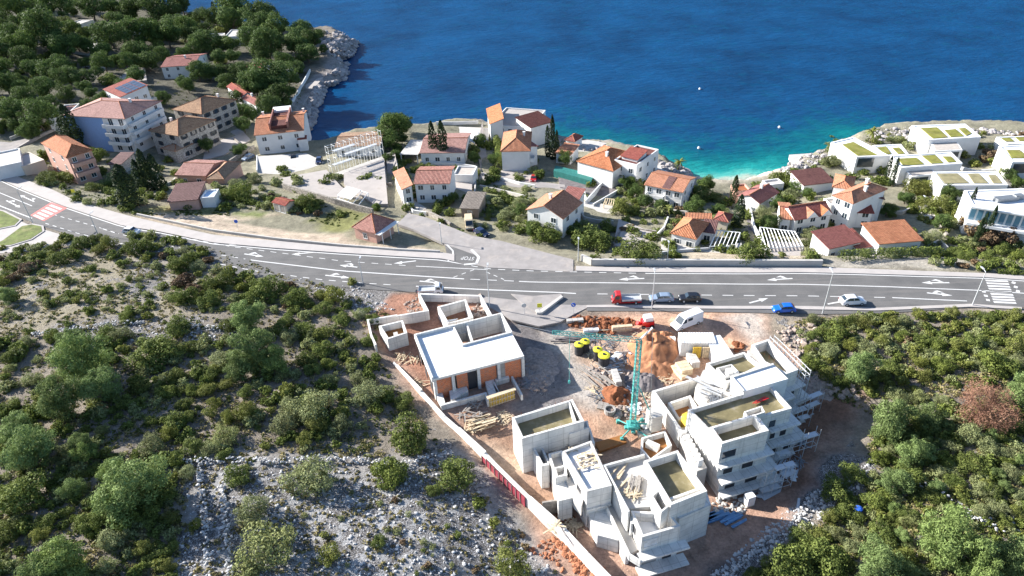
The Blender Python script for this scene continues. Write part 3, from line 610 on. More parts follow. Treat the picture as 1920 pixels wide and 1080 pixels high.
# ================================================================ HOUSES
class Frame:
    """a rectangular block: eave outline px A (front left), B (front right), C (back right); eaves h above its ground"""
    def __init__(s, A, B, C, h, g=None):
        cx, cy = (A[0]+C[0])/2, (A[1]+C[1])/2
        ze = -3+h
        for i in range(8):
            c = U(cx, cy, ze); gz = tz(c[0], c[1]) if g is None else g; ze += .7*(gz+h-ze)
        s.ze = ze; s.zg = ze-h
        a, b, c = U(*A, ze)[:2], U(*B, ze)[:2], U(*C, ze)[:2]
        s.a = a; s.w = np.linalg.norm(b-a); s.x = (b-a)/s.w; s.y = np.array([-s.x[1], s.x[0]]); s.d = abs(float(np.dot(c-b, s.y)))
        if np.dot(c-b, s.y) < 0: s.y = -s.y
    def P(s, u, v, z=0): p = s.a+s.x*u+s.y*v; return (p[0], p[1], s.ze+z)
    def rect(s, m=0): return [s.P(m, m)[:2], s.P(s.w-m, m)[:2], s.P(s.w-m, s.d-m)[:2], s.P(m, s.d-m)[:2]]
    @property
    def base(s): q = s.P(s.w/2, s.d/2); return (q[0], q[1], s.zg)
def window(root, f, face, u, z0, w_, h_, kind='window', inset_=.4, shut=None, off=0):
    """window on face f/r/b/l; u metres along the face to its centre, z0 above ground"""
    m = inset_; D = f.d; W_ = f.w
    def Q(t, o, z):
        if face == 'f': return f.P(t, m-o, z-(f.ze-f.zg))
        if face == 'b': return f.P(W_-t, D-m+o, z-(f.ze-f.zg))
        if face == 'r': return f.P(W_-m+o, t, z-(f.ze-f.zg))
        return f.P(m-o, D-t, z-(f.ze-f.zg))
    def slab(mb, t0, t1, z0_, z1_, o0, o1):
        q = [Q(t0, o0, 0), Q(t1, o0, 0), Q(t1, o1, 0), Q(t0, o1, 0)]
        mb.prism([p[:2] for p in q], f.zg+z0_, f.zg+z1_)
    fr = MB(); t = .09
    slab(fr, u-w_/2-t, u+w_/2+t, z0-t*1.4, z0, -.03, .09); slab(fr, u-w_/2-t, u+w_/2+t, z0+h_, z0+h_+t, -.03, .06)
    slab(fr, u-w_/2-t, u-w_/2, z0, z0+h_, -.03, .06); slab(fr, u+w_/2, u+w_/2+t, z0, z0+h_, -.03, .06)
    if kind == 'window' and w_ > .8: slab(fr, u-.035, u+.035, z0, z0+h_, -.02, .045)
    if shut:
        for sgn in (-1, 1): slab(fr, u+sgn*(w_/2+t+w_*.24)-w_*.24, u+sgn*(w_/2+t+w_*.24)+w_*.24, z0, z0+h_, -.02, .07)
    wo = fr.build(kind, 'white_paint' if not shut else shut, root)
    pn = MB(); slab(pn, u-w_/2, u+w_/2, z0, z0+h_, -.02, .02); pn.build('pane' if kind != 'door' else 'panel', 'glass' if kind != 'door' else 'wood_grey', wo)
def roof(root, f, kind='gable', rh=1.5, ax=0, tile='tile_orange', wall='w_white', ov=.4, low='f', chim=(), th=.16, name='roof'):
    W_, D = f.w, f.d; mb = MB(); gb = MB()
    def top(pts):
        mb.poly(pts); mb.poly([(p[0], p[1], p[2]-th) for p in pts][::-1])
        for i in range(len(pts)):
            a, b = pts[i], pts[(i+1) % len(pts)]
            mb.poly([(a[0], a[1], a[2]-th), (b[0], b[1], b[2]-th), b, a])
    P = f.P
    if kind == 'gable' and ax == 0:
        top([P(0, 0), P(W_, 0), P(W_, D/2, rh), P(0, D/2, rh)]); top([P(W_, D), P(0, D), P(0, D/2, rh), P(W_, D/2, rh)])
        k = rh*(D/2-ov)/(D/2)-.12
        for u in (ov, W_-ov): gb.poly([P(u, ov, -.1), P(u, D-ov, -.1), P(u, D/2, k)] if u > ov else [P(u, D-ov, -.1), P(u, ov, -.1), P(u, D/2, k)])
        hz = lambda u, v: rh*(1-abs(v-D/2)/(D/2))
    elif kind == 'gable':
        top([P(W_, 0), P(W_, D), P(W_/2, D, rh), P(W_/2, 0, rh)]); top([P(0, D), P(0, 0), P(W_/2, 0, rh), P(W_/2, D, rh)])
        k = rh*(W_/2-ov)/(W_/2)-.12
        for v in (ov, D-ov): gb.poly([P(W_-ov, v, -.1), P(ov, v, -.1), P(W_/2, v, k)] if v > ov else [P(ov, v, -.1), P(W_-ov, v, -.1), P(W_/2, v, k)])
        hz = lambda u, v: rh*(1-abs(u-W_/2)/(W_/2))
    elif kind == 'hip':
        if W_ >= D: r1, r2 = (D/2, D/2), (W_-D/2, D/2)
        else: r1, r2 = (W_/2, W_/2), (W_/2, D-W_/2)
        if W_ >= D:
            top([P(0, 0), P(W_, 0), P(*r2, rh), P(*r1, rh)]); top([P(W_, D), P(0, D), P(*r1, rh), P(*r2, rh)]); top([P(W_, 0), P(W_, D), P(*r2, rh)]); top([P(0, D), P(0, 0), P(*r1, rh)])
        else:
            top([P(0, 0), P(W_, 0), P(*r1, rh)]); top([P(W_, D), P(0, D), P(*r2, rh)]); top([P(W_, 0), P(W_, D), P(*r2, rh), P(*r1, rh)]); top([P(0, D), P(0, 0), P(*r1, rh), P(*r2, rh)])
        m_ = min(W_, D)/2; hz = lambda u, v: rh*min(1, min(u, W_-u, v, D-v)/m_)
    elif kind == 'shed':
        hs = {'f': lambda u, v: rh*v/D, 'b': lambda u, v: rh*(1-v/D), 'l': lambda u, v: rh*u/W_, 'r': lambda u, v: rh*(1-u/W_)}[low]; hz = hs
        top([P(u, v, hs(u, v)) for u, v in ((0, 0), (W_, 0), (W_, D), (0, D))])
        q = [(ov, ov), (W_-ov, ov), (W_-ov, D-ov), (ov, D-ov)]
        gb.prism([P(*c)[:2] for c in q], f.ze-.1, [f.ze+hs(*c)-.12 for c in q]) if True else None
    elif kind == 'flat':
        pass
    ro = None
    if kind == 'flat':
        ring = f.rect(0); inn = f.rect(.3)
        gb.prism(ring, f.ze-.05, f.ze+.0)
        for i in range(4):
            j = (i+1) % 4; gb.prism([ring[i], ring[j], inn[j], inn[i]], f.ze-.02, f.ze+.45)
        gb.build('parapet', wall, root)
        fl = MB(); fl.prism(f.rect(.31), f.ze-.03, f.ze+.06); ro = fl.build(name, tile, root); hz = lambda u, v: 0
    else:
        if gb.v: gb.build('gable_wall', wall, root)
        ro = mb.build(name, tile, root)
        if kind == 'hip' or kind == 'gable':
            rd = MB()
            if kind == 'gable':
                a, b = ((0, D/2), (W_, D/2)) if ax == 0 else ((W_/2, 0), (W_/2, D)); rd.bar(P(*a, rh+.03), P(*b, rh+.03), .13, 6)
            else:
                rd.bar(P(*r1, rh+.03), P(*r2, rh+.03), .12, 6)
                for cc in ((0, 0), (W_, 0), (W_, D), (0, D)):
                    tgt = r1 if (cc[0] == 0 if W_ >= D else cc[1] == 0) else r2; rd.bar(P(*cc, .03), P(*tgt, rh+.03), .1, 6)
            rd.build('ridge_tiles', 'tile_orange' if tile != 'tile_dark' else 'tile_red', ro)
    for (cu, cv) in chim:
        c = P(cu*W_, cv*D, hz(cu*W_, cv*D)); cb = MB().box((c[0], c[1], c[2]+.4), (.6, .6, 1.4), math.atan2(f.x[1], f.x[0])); cb.box((c[0], c[1], c[2]+1.15), (.8, .8, .12), math.atan2(f.x[1], f.x[0]))
        cb.build('chimney', 'w_white', ro)
    return ro
def block(root, A, B, C, h, kind='gable', rh=1.5, ax=0, tile='tile_orange', wall='w_white', ov=.35, low='f', chim=(), win={}, storeys=None, shut=None, wname='wall', g=None, found=3.0):
    f = Frame(A, B, C, h, g); w0 = 0 if kind == 'flat' else ov
    MB().prism(f.rect(w0), f.zg-found, f.ze-(.06 if kind == 'flat' else .1)).build(wname, wall, root)
    roof(root, f, kind, rh, ax, tile, wall, ov, low, chim)
    n = storeys or max(1, round(h/2.9)); sh_h = h/n
    rr = random.Random(int(A[0]*7+A[1]))
    for face, spec in win.items():
        L = f.w if face in 'fb' else f.d; nc, dr = spec if isinstance(spec, tuple) else (spec, None)
        for k in range(n):
            for i in range(nc):
                u = w0+(L-2*w0)*(i+.5)/nc+rr.uniform(-.15, .15)
                if k == 0 and dr == i: window(root, f, face, u, 0.05, 1.0, 2.1, 'door', w0)
                else: window(root, f, face, u, k*sh_h+.95, rr.choice((1.0, 1.2, 1.3)), 1.25, 'window', w0, shut)
    return f
HN = [0]
def house(label, A, B, C, h, kind='gable', name='house', cat='house', group='tile roofed houses by the sea', **kw):
    f = Frame(A, B, C, h, kw.get('g')); root = empty(name, f.base, label, cat, group); block(root, A, B, C, h, kind, **kw); return root, f
def balcony(root, f, face, u0, u1, z, dep=1.3, mat='w_white', slab=True):
    D, W_ = f.d, f.w
    def Q(t, o): return {'f': lambda: f.P(t, -o), 'r': lambda: f.P(W_+o, t), 'l': lambda: f.P(-o, D-t)}[face]()[:2]
    mb = MB(); mb.prism([Q(u0, 0), Q(u1, 0), Q(u1, dep), Q(u0, dep)], f.zg+z-.18, f.zg+z)
    mb.prism([Q(u0, dep-.1), Q(u1, dep-.1), Q(u1, dep), Q(u0, dep)], f.zg+z-.02, f.zg+z+.95)
    for t in (u0, u1-.1): mb.prism([Q(t, -.3), Q(t+.1, -.3), Q(t+.1, dep-.1), Q(t, dep-.1)], f.zg+z-.01, f.zg+z+.93)
    mb.build('balcony', mat, root)
# --- left cluster
r, f = house('large apartment house with broad red hipped roof and blue painted front wall', (113, 216), (234, 223), (256, 186), 11, 'hip', 'apartment_house', 'house', rh=2.2, tile='tile_pink', wall='w_white', win={'r': 3}, storeys=4, chim=((.75, .6),), ov=.5)
MB().prism([f.P(.55, .40)[:2], f.P(f.w*.62, .40)[:2], f.P(f.w*.62, .55)[:2], f.P(.55, .55)[:2]], f.zg-3, f.ze-.3).build('blue_facade', 'w_blue', r)
for k in range(1, 4):
    balcony(r, f, 'f', f.w*.66, f.w-.5, k*2.75, 1.4); balcony(r, f, 'r', .8, f.d*.9, k*2.75, .9)
for k in range(4): window(r, f, 'f', f.w*.74, k*2.75+.2, 1.6, 2.1, 'window', .5); window(r, f, 'f', f.w*.9, k*2.75+.2, 1.6, 2.1, 'window', .5)
r, f = house('house with rows of dark solar panels on its red roof', (192, 167), (225, 182), (257, 158), 7, 'shed', tile='tile_red', rh=1.6, win={'r': 3, 'f': 2})
sp_ = MB()
for i in range(4):
    for j in range(3):
        a, b = f.w*(.3+.17*i), f.d*(.25+.24*j); q = [f.P(a, b, 1.6*b/f.d+.12), f.P(a+f.w*.155, b, 1.6*b/f.d+.12), f.P(a+f.w*.155, b+f.d*.22, 1.6*(b+f.d*.22)/f.d+.12), f.P(a, b+f.d*.22, 1.6*(b+f.d*.22)/f.d+.12)]
        sp_.poly(q); sp_.poly([(p[0], p[1], p[2]-.05) for p in q][::-1])
sp_.build('solar_panels', 'solar', r)
house('upper stone house with weathered brown hipped roof', (321, 205), (378, 214), (412, 182), 8, 'hip', 'stone_house', tile='tile_old', wall='stone_house', rh=2.6, win={'r': 4, 'f': 2}, storeys=3, shut='dark_plastic', chim=((.5, .9),))
r, f = house('lower stone house with weathered brown hipped roof and small porch roof', (278, 245), (334, 255), (373, 219), 8, 'hip', 'stone_house', tile='tile_old', wall='stone_house', rh=2.4, win={'r': 4, 'f': 2}, storeys=3, shut='dark_plastic', chim=((.3, .4),))
block(r, (301, 278), (328, 284), (342, 265), 4, 'hip', tile='tile_old', wall='stone_house', rh=.9, win={'r': 1}, wname='porch_wall')
r, f = house('white house with red gable roof among the dark pines', (300, 126), (364, 122), (386, 100), 5.5, 'gable', tile='tile_red', rh=1.6, win={'f': 3, 'r': 2}, chim=((.6, .4),))
house('flat roofed white villa hidden among the pines', (421, 71), (463, 68), (467, 55), 4, 'flat', 'villa', 'villa', None, tile='concrete_light', win={'f': 2})
house('low flat roofed white annex beside the hidden villa', (384, 71), (412, 70), (411, 64), 3, 'flat', 'villa', 'villa', None, tile='concrete_light')
r, f = house('small dark red roofed house under the pines by the sea path', (424, 162), (453, 181), (463, 168), 4, 'gable', tile='tile_red', rh=1.0); block(r, (453, 184), (478, 197), (486, 184), 3.5, 'gable', tile='tile_red', rh=.9, wname='side_wall', chim=((.3, .6),))
house('dark red roof almost buried in the pines', (458, 127), (487, 129), (490, 117), 3.5, 'gable', tile='tile_red', rh=.9)
house('low white house with flat roof behind the pines near the sea path', (508, 132), (538, 134), (541, 124), 3, 'flat', tile='concrete_light')
r, f = house('tall white house with terrace cut into its red roof beside the cove', (476, 254), (570, 244), (562, 208), 6.5, 'gable', tile='tile_orange', rh=2.0, win={'f': 3}, storeys=2, chim=((.08, .9), (.95, .8)))
MB().prism([f.P(f.w*.33, f.d*.12)[:2], f.P(f.w*.66, f.d*.12)[:2], f.P(f.w*.66, f.d*.8)[:2], f.P(f.w*.33, f.d*.8)[:2]], f.ze+.1, f.ze+1.55).build('roof_terrace', 'tile_dark', r)
for u in (.31, .66):
    MB().prism([f.P(f.w*u, f.d*.1)[:2], f.P(f.w*u+.5, f.d*.1)[:2], f.P(f.w*u+.5, f.d*.85)[:2], f.P(f.w*u, f.d*.85)[:2]], f.ze+.1, f.ze+2.6).build('dormer_wall', 'tile_pink', r)
MB().prism([f.P(f.w*.3, f.d*.78)[:2], f.P(f.w*.68, f.d*.78)[:2], f.P(f.w*.68, f.d)[:2], f.P(f.w*.3, f.d)[:2]], f.ze-.2, f.ze+2.2).build('terrace_wall', 'w_white', r)
block(r, (557, 262), (575, 260), (573, 255), 4, 'shed', tile='tile_red', rh=.3, ov=.15, wname='porch_wall')
house('cottage with long pink tiled roof above the roadside shrubs', (327, 328), (386, 330), (398, 300), 3.4, 'gable', rh=1.4, tile='tile_pink', wall='w_pink', win={'f': 2})
house('pink walled cottage wing with faded hipped roof beside the long pink roof', (384, 336), (420, 336), (436, 304), 3.0, 'hip', rh=1.3, tile='tile_old', wall='w_pink', win={'f': 1})
house('low outhouse with dark ribbed red roof by the roadside bank', (312, 379), (371, 374), (374, 347), 2.8, 'shed', rh=1.0, tile='tile_dark', wall='w_pink')
house('low blue sheeted shelter beside the dark ribbed roof', (376, 374), (402, 372), (397, 358), 2.3, 'flat', 'shelter', 'shelter', None, tile='w_paleblue')
r, f = house('tall narrow orange roofed house with balconies over the bend', (76, 268), (124, 296), (156, 271), 8.5, 'hip', rh=2.0, tile='tile_orange', wall='w_pink', win={'r': 2, 'f': 2}, storeys=3)
for k in range(1, 3): balcony(r, f, 'r', .6, f.d-.6, k*2.8, 1.2, 'w_pink')
house('small red roof tucked behind the cypress beside the blue wall', (155, 245), (177, 248), (189, 233), 4.5, 'hip', rh=1, tile='tile_red', win={'r': 1})
house('dark brown shed roof in shade below the apartment house', (200, 308), (227, 308), (227, 289), 3, 'shed', rh=.7, tile='tile_dark', wall='stone_house')
house('white flat roofed garage at the left end by the bend', (-14, 318), (41, 306), (22, 283), 3.5, 'flat', 'garage', 'garage', None, tile='concrete_light', wall='w_white')
house('white flat roofed annex between the bend and the orange roof', (43, 315), (84, 302), (66, 284), 3.2, 'flat', 'garage', 'garage', None, tile='concrete_light', wall='w_cream')
house('blue sheet metal canopy house behind the apartment house', (262, 200), (294, 184), (276, 176), 4, 'flat', 'shelter', 'shelter', None, tile='w_paleblue', wall='w_cream')
house('small outbuilding with brown roof by the pine path', (120, 222), (150, 196), (139, 184), 3, 'flat', tile='tile_pink')
# --- kiosk & shed by the road
r, f = house('lone square pink house with pyramid tiled roof standing beside the road', (659, 426), (704, 438), (733, 411), 3.2, 'hip', rh=2.6, tile='tile_pink', wall='w_pink', ov=.4, win={'f': 1})
pp = MB()
for t in (.15, .55, .95): q = f.P(f.w+.9, f.d*t); pp.bar((q[0], q[1], f.zg), (q[0], q[1], f.ze), .1, 6)
pp.prism([f.P(f.w-.2, 0)[:2], f.P(f.w+1.2, 0)[:2], f.P(f.w+1.2, f.d)[:2], f.P(f.w-.2, f.d)[:2]], f.ze-.25, f.ze-.1); pp.build('porch', 'w_white', r)
r, f = house('small orange roofed hut with wooden double doors on the bank', (509, 379), (535, 386), (551, 375), 2.4, 'gable', 'hut', 'hut', None, rh=.5, tile='tile_red', wall='w_cream', ov=.2)
for u in (.25, .68): window(r, f, 'f', f.w*u, .1, f.w*.33, 1.9, 'door', .2)
# --- centre village
r, f = house('long white house with pink gable roof behind the two cypresses', (786, 287), (872, 286), (873, 249), 3.8, 'gable', rh=1.5, tile='tile_pink', win={'f': 4})
r2 = empty('carport', f.base, 'flat beige carport beside the house behind the cypresses', 'carport')
f2 = Frame((749, 289), (783, 290), (784, 262), 3); MB().prism(f2.rect(0), f2.ze-.15, f2.ze).build('roof', 'concrete_light', r2)
for i, c in enumerate(f2.rect(.3)): MB().bar((*c, f2.zg-1), (*c, f2.ze-.1), .15, 4).build('post', 'w_white', r2)
r, f = house('white house with ribbed pink roof and orange side roof near the lane', (775, 345), (844, 344), (846, 311), 5.6, 'gable', rh=1.3, tile='tile_pink', wall='w_white', win={'f': 3}, storeys=2)
block(r, (752, 356), (775, 352), (774, 316), 4.8, 'shed', rh=.9, low='l', tile='tile_orange', win={'f': 1}, wname='side_wall')
house('low grey boxes of a garage beside the ribbed pink roof', (850, 330), (887, 331), (886, 314), 3, 'flat', 'garage', 'garage', None, tile='gravel_roof', wall='w_white')
r, f = house('large white seaside house with one bright orange and one dark red roof slope', (918, 236), (996, 242), (1012, 208), 5.5, 'flat', tile='plaza', wall='w_white', win={'f': 5, 'r': 3}, storeys=2)
block(r, (917, 233), (945, 231), (960, 200), 7, 'shed', rh=1.6, low='l', tile='tile_orange', wname='side_wall'); block(r, (965, 226), (995, 240), (1009, 214), 7, 'shed', rh=1.2, low='r', tile='tile_dark', wname='side_wall')  # right slope gets a darker tile, its shade from the sun put into colour
r, f = house('white square house with orange hipped roof between hedge and cypresses', (938, 284), (995, 283), (1003, 247), 6.5, 'hip', rh=2.4, tile='tile_orange', wall='w_white', win={'r': 2}, storeys=2, chim=((.75, .6),))
block(r, (984, 280), (1010, 274), (1019, 258), 6, 'shed', rh=1, low='r', tile='tile_red', win={'r': 2}, wname='side_wall'); balcony(r, f, 'r', .5, 3.5, 3, 1.1)
house('low house with bright orange roof behind the tall cypresses', (1040, 286), (1070, 291), (1077, 274), 3.5, 'shed', rh=.8, tile='tile_orange', wall='w_white')
house('small waterside house with red hipped roof', (1058, 262), (1078, 266), (1083, 253), 3.5, 'hip', rh=1.2, tile='tile_red', wall='w_white')
house('low pink roofed building beside the hedge of the seaside house', (948, 262), (975, 262), (976, 252), 3.2, 'shed', rh=.6, tile='tile_orange')
r, f = house('big white house with wide orange hipped roof and stepped terraces at the shore', (1080, 302), (1150, 321), (1180, 284), 5.8, 'hip', rh=2.6, tile='tile_orange', wall='w_white', win={}, storeys=2, chim=((.6, .3),))
fb = block(r, (1152, 302), (1194, 312), (1214, 278), 6.6, 'flat', tile='tile_dark', wall='w_white', win={'r': 3, 'f': 2}, wname='seaward_wall'); block(r, (1163, 292), (1196, 300), (1206, 285), 7.6, 'shed', rh=.9, low='f', tile='tile_red', wname='upper_wall')
r, f = house('white house with brown tiled roof and dark patch near the cove', (1207, 346), (1281, 361), (1299, 331), 5.6, 'gable', rh=1.4, tile='tile_orange', wall='w_white', win={'f': (4, 1), 'r': 2}, storeys=2)
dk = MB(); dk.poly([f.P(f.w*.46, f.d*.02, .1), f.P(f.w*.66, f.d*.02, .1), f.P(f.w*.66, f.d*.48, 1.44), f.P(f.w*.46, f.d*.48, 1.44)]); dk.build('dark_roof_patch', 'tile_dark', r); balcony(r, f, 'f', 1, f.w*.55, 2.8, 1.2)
r, f = house('white L shaped house with orange cross gables above the road', (985, 393), (1056, 411), (1086, 378), 5.5, 'gable', rh=2.2, ax=1, tile='tile_orange', wall='w_white', win={'f': 2, 'r': 2}, storeys=2, chim=((.4, .5),))
block(r, (1050, 372), (1084, 378), (1090, 360), 5.2, 'shed', rh=1.1, low='f', tile='tile_red', wname='side_wall')
house('grey plastered garage hut with pale roof near the road junction', (861, 390), (898, 392), (906, 363), 3, 'shed', 'garage', 'garage', None, rh=.5, tile='tile_grey', wall='w_brown', win={'f': (1, 0)})
r, f = house('low white house with orange hipped roof above the curved road wall', (1256, 437), (1306, 449), (1322, 416), 3.4, 'hip', rh=1.8, tile='tile_orange', wall='w_white', win={'f': 2})
block(r, (1314, 434), (1341, 438), (1350, 420), 3.2, 'shed', rh=.9, tile='tile_dark', wname='side_wall', win={'f': 1})
r2 = r; house('small red hipped kiosk roof behind the pergola garden', (1337, 411), (1366, 417), (1370, 401), 3, 'hip', rh=1, tile='tile_red', wall='w_cream')
house('narrow strip of orange roof behind the low white house', (1286, 409), (1336, 411), (1336, 402), 2.6, 'shed', rh=.3, tile='tile_orange', wall='w_white')
house('squat red roofed house at the head of the beach', (1382, 367), (1425, 382), (1452, 357), 4, 'gable', rh=1.3, ax=1, tile='tile_red', wall='w_white', win={'f': 2}, chim=((.5, .6),))
house('orange topped terrace block at the head of the beach', (1381, 362), (1408, 360), (1408, 346), 3.4, 'flat', tile='tile_orange', wall='w_pink')
r, f = house('white house with long red roof and two front gables', (1490, 413), (1562, 402), (1558, 374), 4.5, 'gable', rh=1.8, tile='tile_red', wall='w_white', win={'f': 3})
for u in (.45, .82):
    a_ = f.P(f.w*u-1.6, -.3, 0); d_ = MB(); q = [f.P(f.w*u-1.5, -.3, .1), f.P(f.w*u+1.5, -.3, .1), f.P(f.w*u, -.3, 1.6), f.P(f.w*u, f.d*.42, 1.6)]
    d_.poly([q[0], q[2], q[3]][::-1]); d_.poly([q[1], q[3], q[2]][::-1]); d_.build('dormer', 'tile_orange', r); MB().poly([q[0], q[1], q[2]]).build('dormer_wall', 'w_white', r)
block(r, (1462, 410), (1486, 412), (1484, 380), 4, 'gable', rh=1.0, tile='tile_orange', wname='side_wall', win={'f': 1})
r, f = house('tall white house with several small orange roofs behind the grey olive tree', (1560, 366), (1600, 382), (1640, 345), 8, 'hip', rh=1.2, tile='tile_orange', wall='w_white', win={'f': 2, 'l': 2}, storeys=3, chim=((.3, .8), (.7, .5)))
block(r, (1625, 372), (1660, 374), (1658, 350), 6, 'shed', rh=1, low='r', tile='tile_dark', wname='side_wall'); block(r, (1588, 398), (1640, 400), (1632, 382), 4.5, 'shed', rh=.8, tile='tile_red', wname='lower_wall', win={'f': 2}); block(r, (1560, 350), (1600, 356), (1620, 334), 6.5, 'hip', rh=.9, tile='tile_orange', wname='back_wall')
house('long low barn with dark red roof near the beach path', (1507, 348), (1567, 341), (1562, 317), 3, 'shed', rh=1, tile='tile_dark', wall='w_white')
house('left of the twin red roofed white houses by the clipped roadside hedge', (1555, 467), (1619, 453), (1597, 425), 3.6, 'shed', rh=1.1, tile='tile_red', wall='w_white', win={'f': 3})
house('right of the twin houses by the roadside hedge, with the wide orange roof', (1648, 458), (1733, 451), (1713, 417), 3.4, 'shed', rh=1.0, tile='tile_orange', wall='w_white', win={'f': (4, 2)})
house('narrow red roof joining the twin roadside houses', (1606, 466), (1636, 462), (1622, 428), 2.6, 'shed', rh=.5, tile='tile_red', wall='w_white')
# --- modern villas with green roofs
def green_villa(label, poly, h, beds, garage=None, gdark=None, mat='green_roof'):
    zs = -6+h; c = np.mean(poly, axis=0)
    for i in range(8): q = U(*c, zs); zs += .7*(tz(q[0], q[1])+h-zs)
    root = empty('green_roof_villa', (q[0], q[1], zs-h), label, 'villa', 'modern white villas with planted roofs')
    P = [U(*p, zs)[:2] for p in poly]; MB().prism(P, zs-h-3, zs-.4).build('wall', 'w_white', root)
    I = inset(P, .5); P2 = ccw(P); ring = MB()
    for i in range(len(P2)): j = (i+1) % len(P2); ring.prism([P2[i], P2[j], I[j], I[i]], zs-.38, zs+.05)
    ring.build('roof_edge', 'slab_white', root); MB().prism(I, zs-.4, zs-.15).build('roof_slab', 'slab_white', root)
    for b_ in beds:
        Q = [U(*p, zs)[:2] for p in b_]; MB().prism(Q, zs-.16, zs+.02).build('planted_bed', mat, root)
    if garage:
        gz = zs-1.2; Q = [U(*p, gz)[:2] for p in garage]; MB().prism(Q, zs-h-3, gz).build('lower_wing', 'w_white', root); MB().prism(inset(Q, .4), gz-.1, gz+.04).build('wing_roof', 'gravel_roof', root)
    if gdark:
        pl0, pl1, hh = gdark; a, b_ = U(*pl0, zs-1.2 if garage else zs)[:2], U(*pl1, zs-1.2 if garage else zs)[:2]; zt = (zs-1.2 if garage else zs)-.5
        d = (b_-a)/np.linalg.norm(b_-a); n = np.array([d[1], -d[0]])*.04; a = a+d*.4; b_ = b_-d*.4
        wn = MB().prism([a+n, b_+n, b_-n*2, a-n*2], zt-hh, zt).build('window_band', 'glass', root)
    return root, zs
def g8(l): return [(1540+x/4.153, 210+y/4.153) for x, y in l]
green_villa('foremost green roofed villa nearest the open sea at the left of the group', g8([(275, 350), (530, 340), (250, 195), (75, 235)]), 5, [g8([(290, 342), (440, 335), (250, 232), (165, 252)])], None, (g8([(282, 350)])[0], g8([(430, 346)])[0], 2.6))
green_villa('small low villa roof with two green beds beside the foremost villa', g8([(500, 345), (690, 342), (620, 250), (395, 260)]), 3, [g8([(500, 330), (545, 325), (505, 268), (430, 275)]), g8([(600, 325), (650, 322), (605, 275), (555, 280)])])
green_villa('topmost green roofed villa with three lawns, standing on the shore rocks', g8([(835, 217), (1245, 195), (1120, 92), (705, 105)]), 5.5, [g8([(870, 205), (985, 195), (900, 118), (775, 125)]), g8([(1010, 193), (1110, 187), (1045, 132), (960, 140)]), g8([(1130, 183), (1170, 165), (1120, 122), (1070, 127)])], g8([(880, 305), (1100, 295), (1050, 218), (850, 226)]), (g8([(890, 303)])[0], g8([(1090, 297)])[0], 1.6))
green_villa('middle green roofed villa with cypresses along its left wall', g8([(620, 435), (1100, 400), (1010, 310), (540, 342)]), 5, [g8([(640, 415), (800, 405), (740, 355), (595, 362)]), g8([(860, 400), (950, 396), (885, 332), (785, 340)]), g8([(990, 390), (1050, 386), (1010, 345), (945, 345)])], g8([(700, 505), (890, 482), (860, 430), (645, 442)]), (g8([(705, 505)])[0], g8([(850, 488)])[0], 2.6))
green_villa('villa with three dry brownish roof beds in the middle right', g8([(945, 572), (1455, 570), (1370, 460), (870, 466)]), 5, [g8([(965, 555), (1150, 552), (1060, 478), (905, 480)]), g8([(1190, 553), (1300, 553), (1225, 478), (1140, 480)]), g8([(1340, 553), (1410, 553), (1360, 490), (1300, 490)])], g8([(1010, 650), (1210, 640), (1200, 576), (965, 578)]), (g8([(1015, 650)])[0], g8([(1090, 645)])[0], 2.6), 'brown_roof')
r, zs = green_villa('large white villa with bare flat roof and long glazed front at the right edge', [(1822, 384), (1950, 404), (2060, 380), (1960, 352), (1808, 357)], 7, [], None, None)
a, b_ = U(1822, 384, zs)[:2], U(1950, 404, zs)[:2]; d = (b_-a)/np.linalg.norm(b_-a); n = np.array([d[1], -d[0]])
for i in range(9):
    L_ = np.linalg.norm(b_-a)/9; p = a+d*(L_*i+.25); q = a+d*(L_*(i+1)-.15); wf = MB().prism([p-n*.1, q-n*.1, q+n*.06, p+n*.06], zs-3.4, zs-.9).build('window', 'glass_blue', r)
MB().prism([a-n*.1, b_-n*.1, b_+n*1.6, a+n*1.6], zs-4.2, zs-3.6).build('terrace_edge', 'slab_white', r); MB().prism([a-n*.1, b_-n*.1, b_+n*.8, a+n*.8], zs-.4, zs-.1).build('roof_overhang', 'slab_white', r)
q = U(1885, 375, zs); MB().box((q[0], q[1], zs+.3), (5, 1.6, .9), .1).box((q[0]+3, q[1]+.5, zs+.4), (2, 1.2, 1.1), .1).build('roof_machinery', 'grey_metal', r)
green_villa('right hand villa with one green bed, cut by the edge of the picture', [(1898, 304), (1975, 304), (1945, 270), (1873, 274)], 5, [[(1898, 296), (1930, 296), (1912, 281), (1888, 281)]], None, (((1900, 304)), ((1960, 304)), 2.6))
green_villa('farthest low villa roof with pale green beds at the right edge', [(1890, 270), (1965, 270), (1945, 254), (1868, 257)], 3, [[(1885, 265), (1902, 265), (1894, 258), (1878, 259)], [(1912, 264), (1932, 264), (1924, 257), (1904, 257)]])
# --- garden and street walls (each a thing of its own)
def wallrun(label, px, h, w_, mat, name='garden_wall', cat='wall', g=None, foot=1.5, group=None):
    mb = MB()
    for (a, b) in zip(px[:-1], px[1:]):
        n_ = 1 if g is not None else max(1, int(math.hypot(b[0]-a[0], b[1]-a[1])/25))
        for i in range(n_):
            p = G(*(np.array(a)+(np.array(b)-a)*i/n_)); q = G(*(np.array(a)+(np.array(b)-a)*(i+1)/n_)); d = (q-p)[:2]; L_ = np.linalg.norm(d); d /= L_; nn_ = np.array([-d[1], d[0]])*w_/2; e0 = 0
            z0, z1 = (p[2], q[2]) if g is None else (g, g); e = d*0.0
            mb.prism([(p[:2]-nn_-e), (q[:2]-nn_+e), (q[:2]+nn_+e), (p[:2]+nn_-e)], min(z0, z1)-foot, [z0+h, z1+h, z1+h, z0+h] if np.cross(d, nn_) > 0 else [z1+h, z0+h, z0+h, z1+h])
    return tag(mb.build(name, mat), label, cat, group)
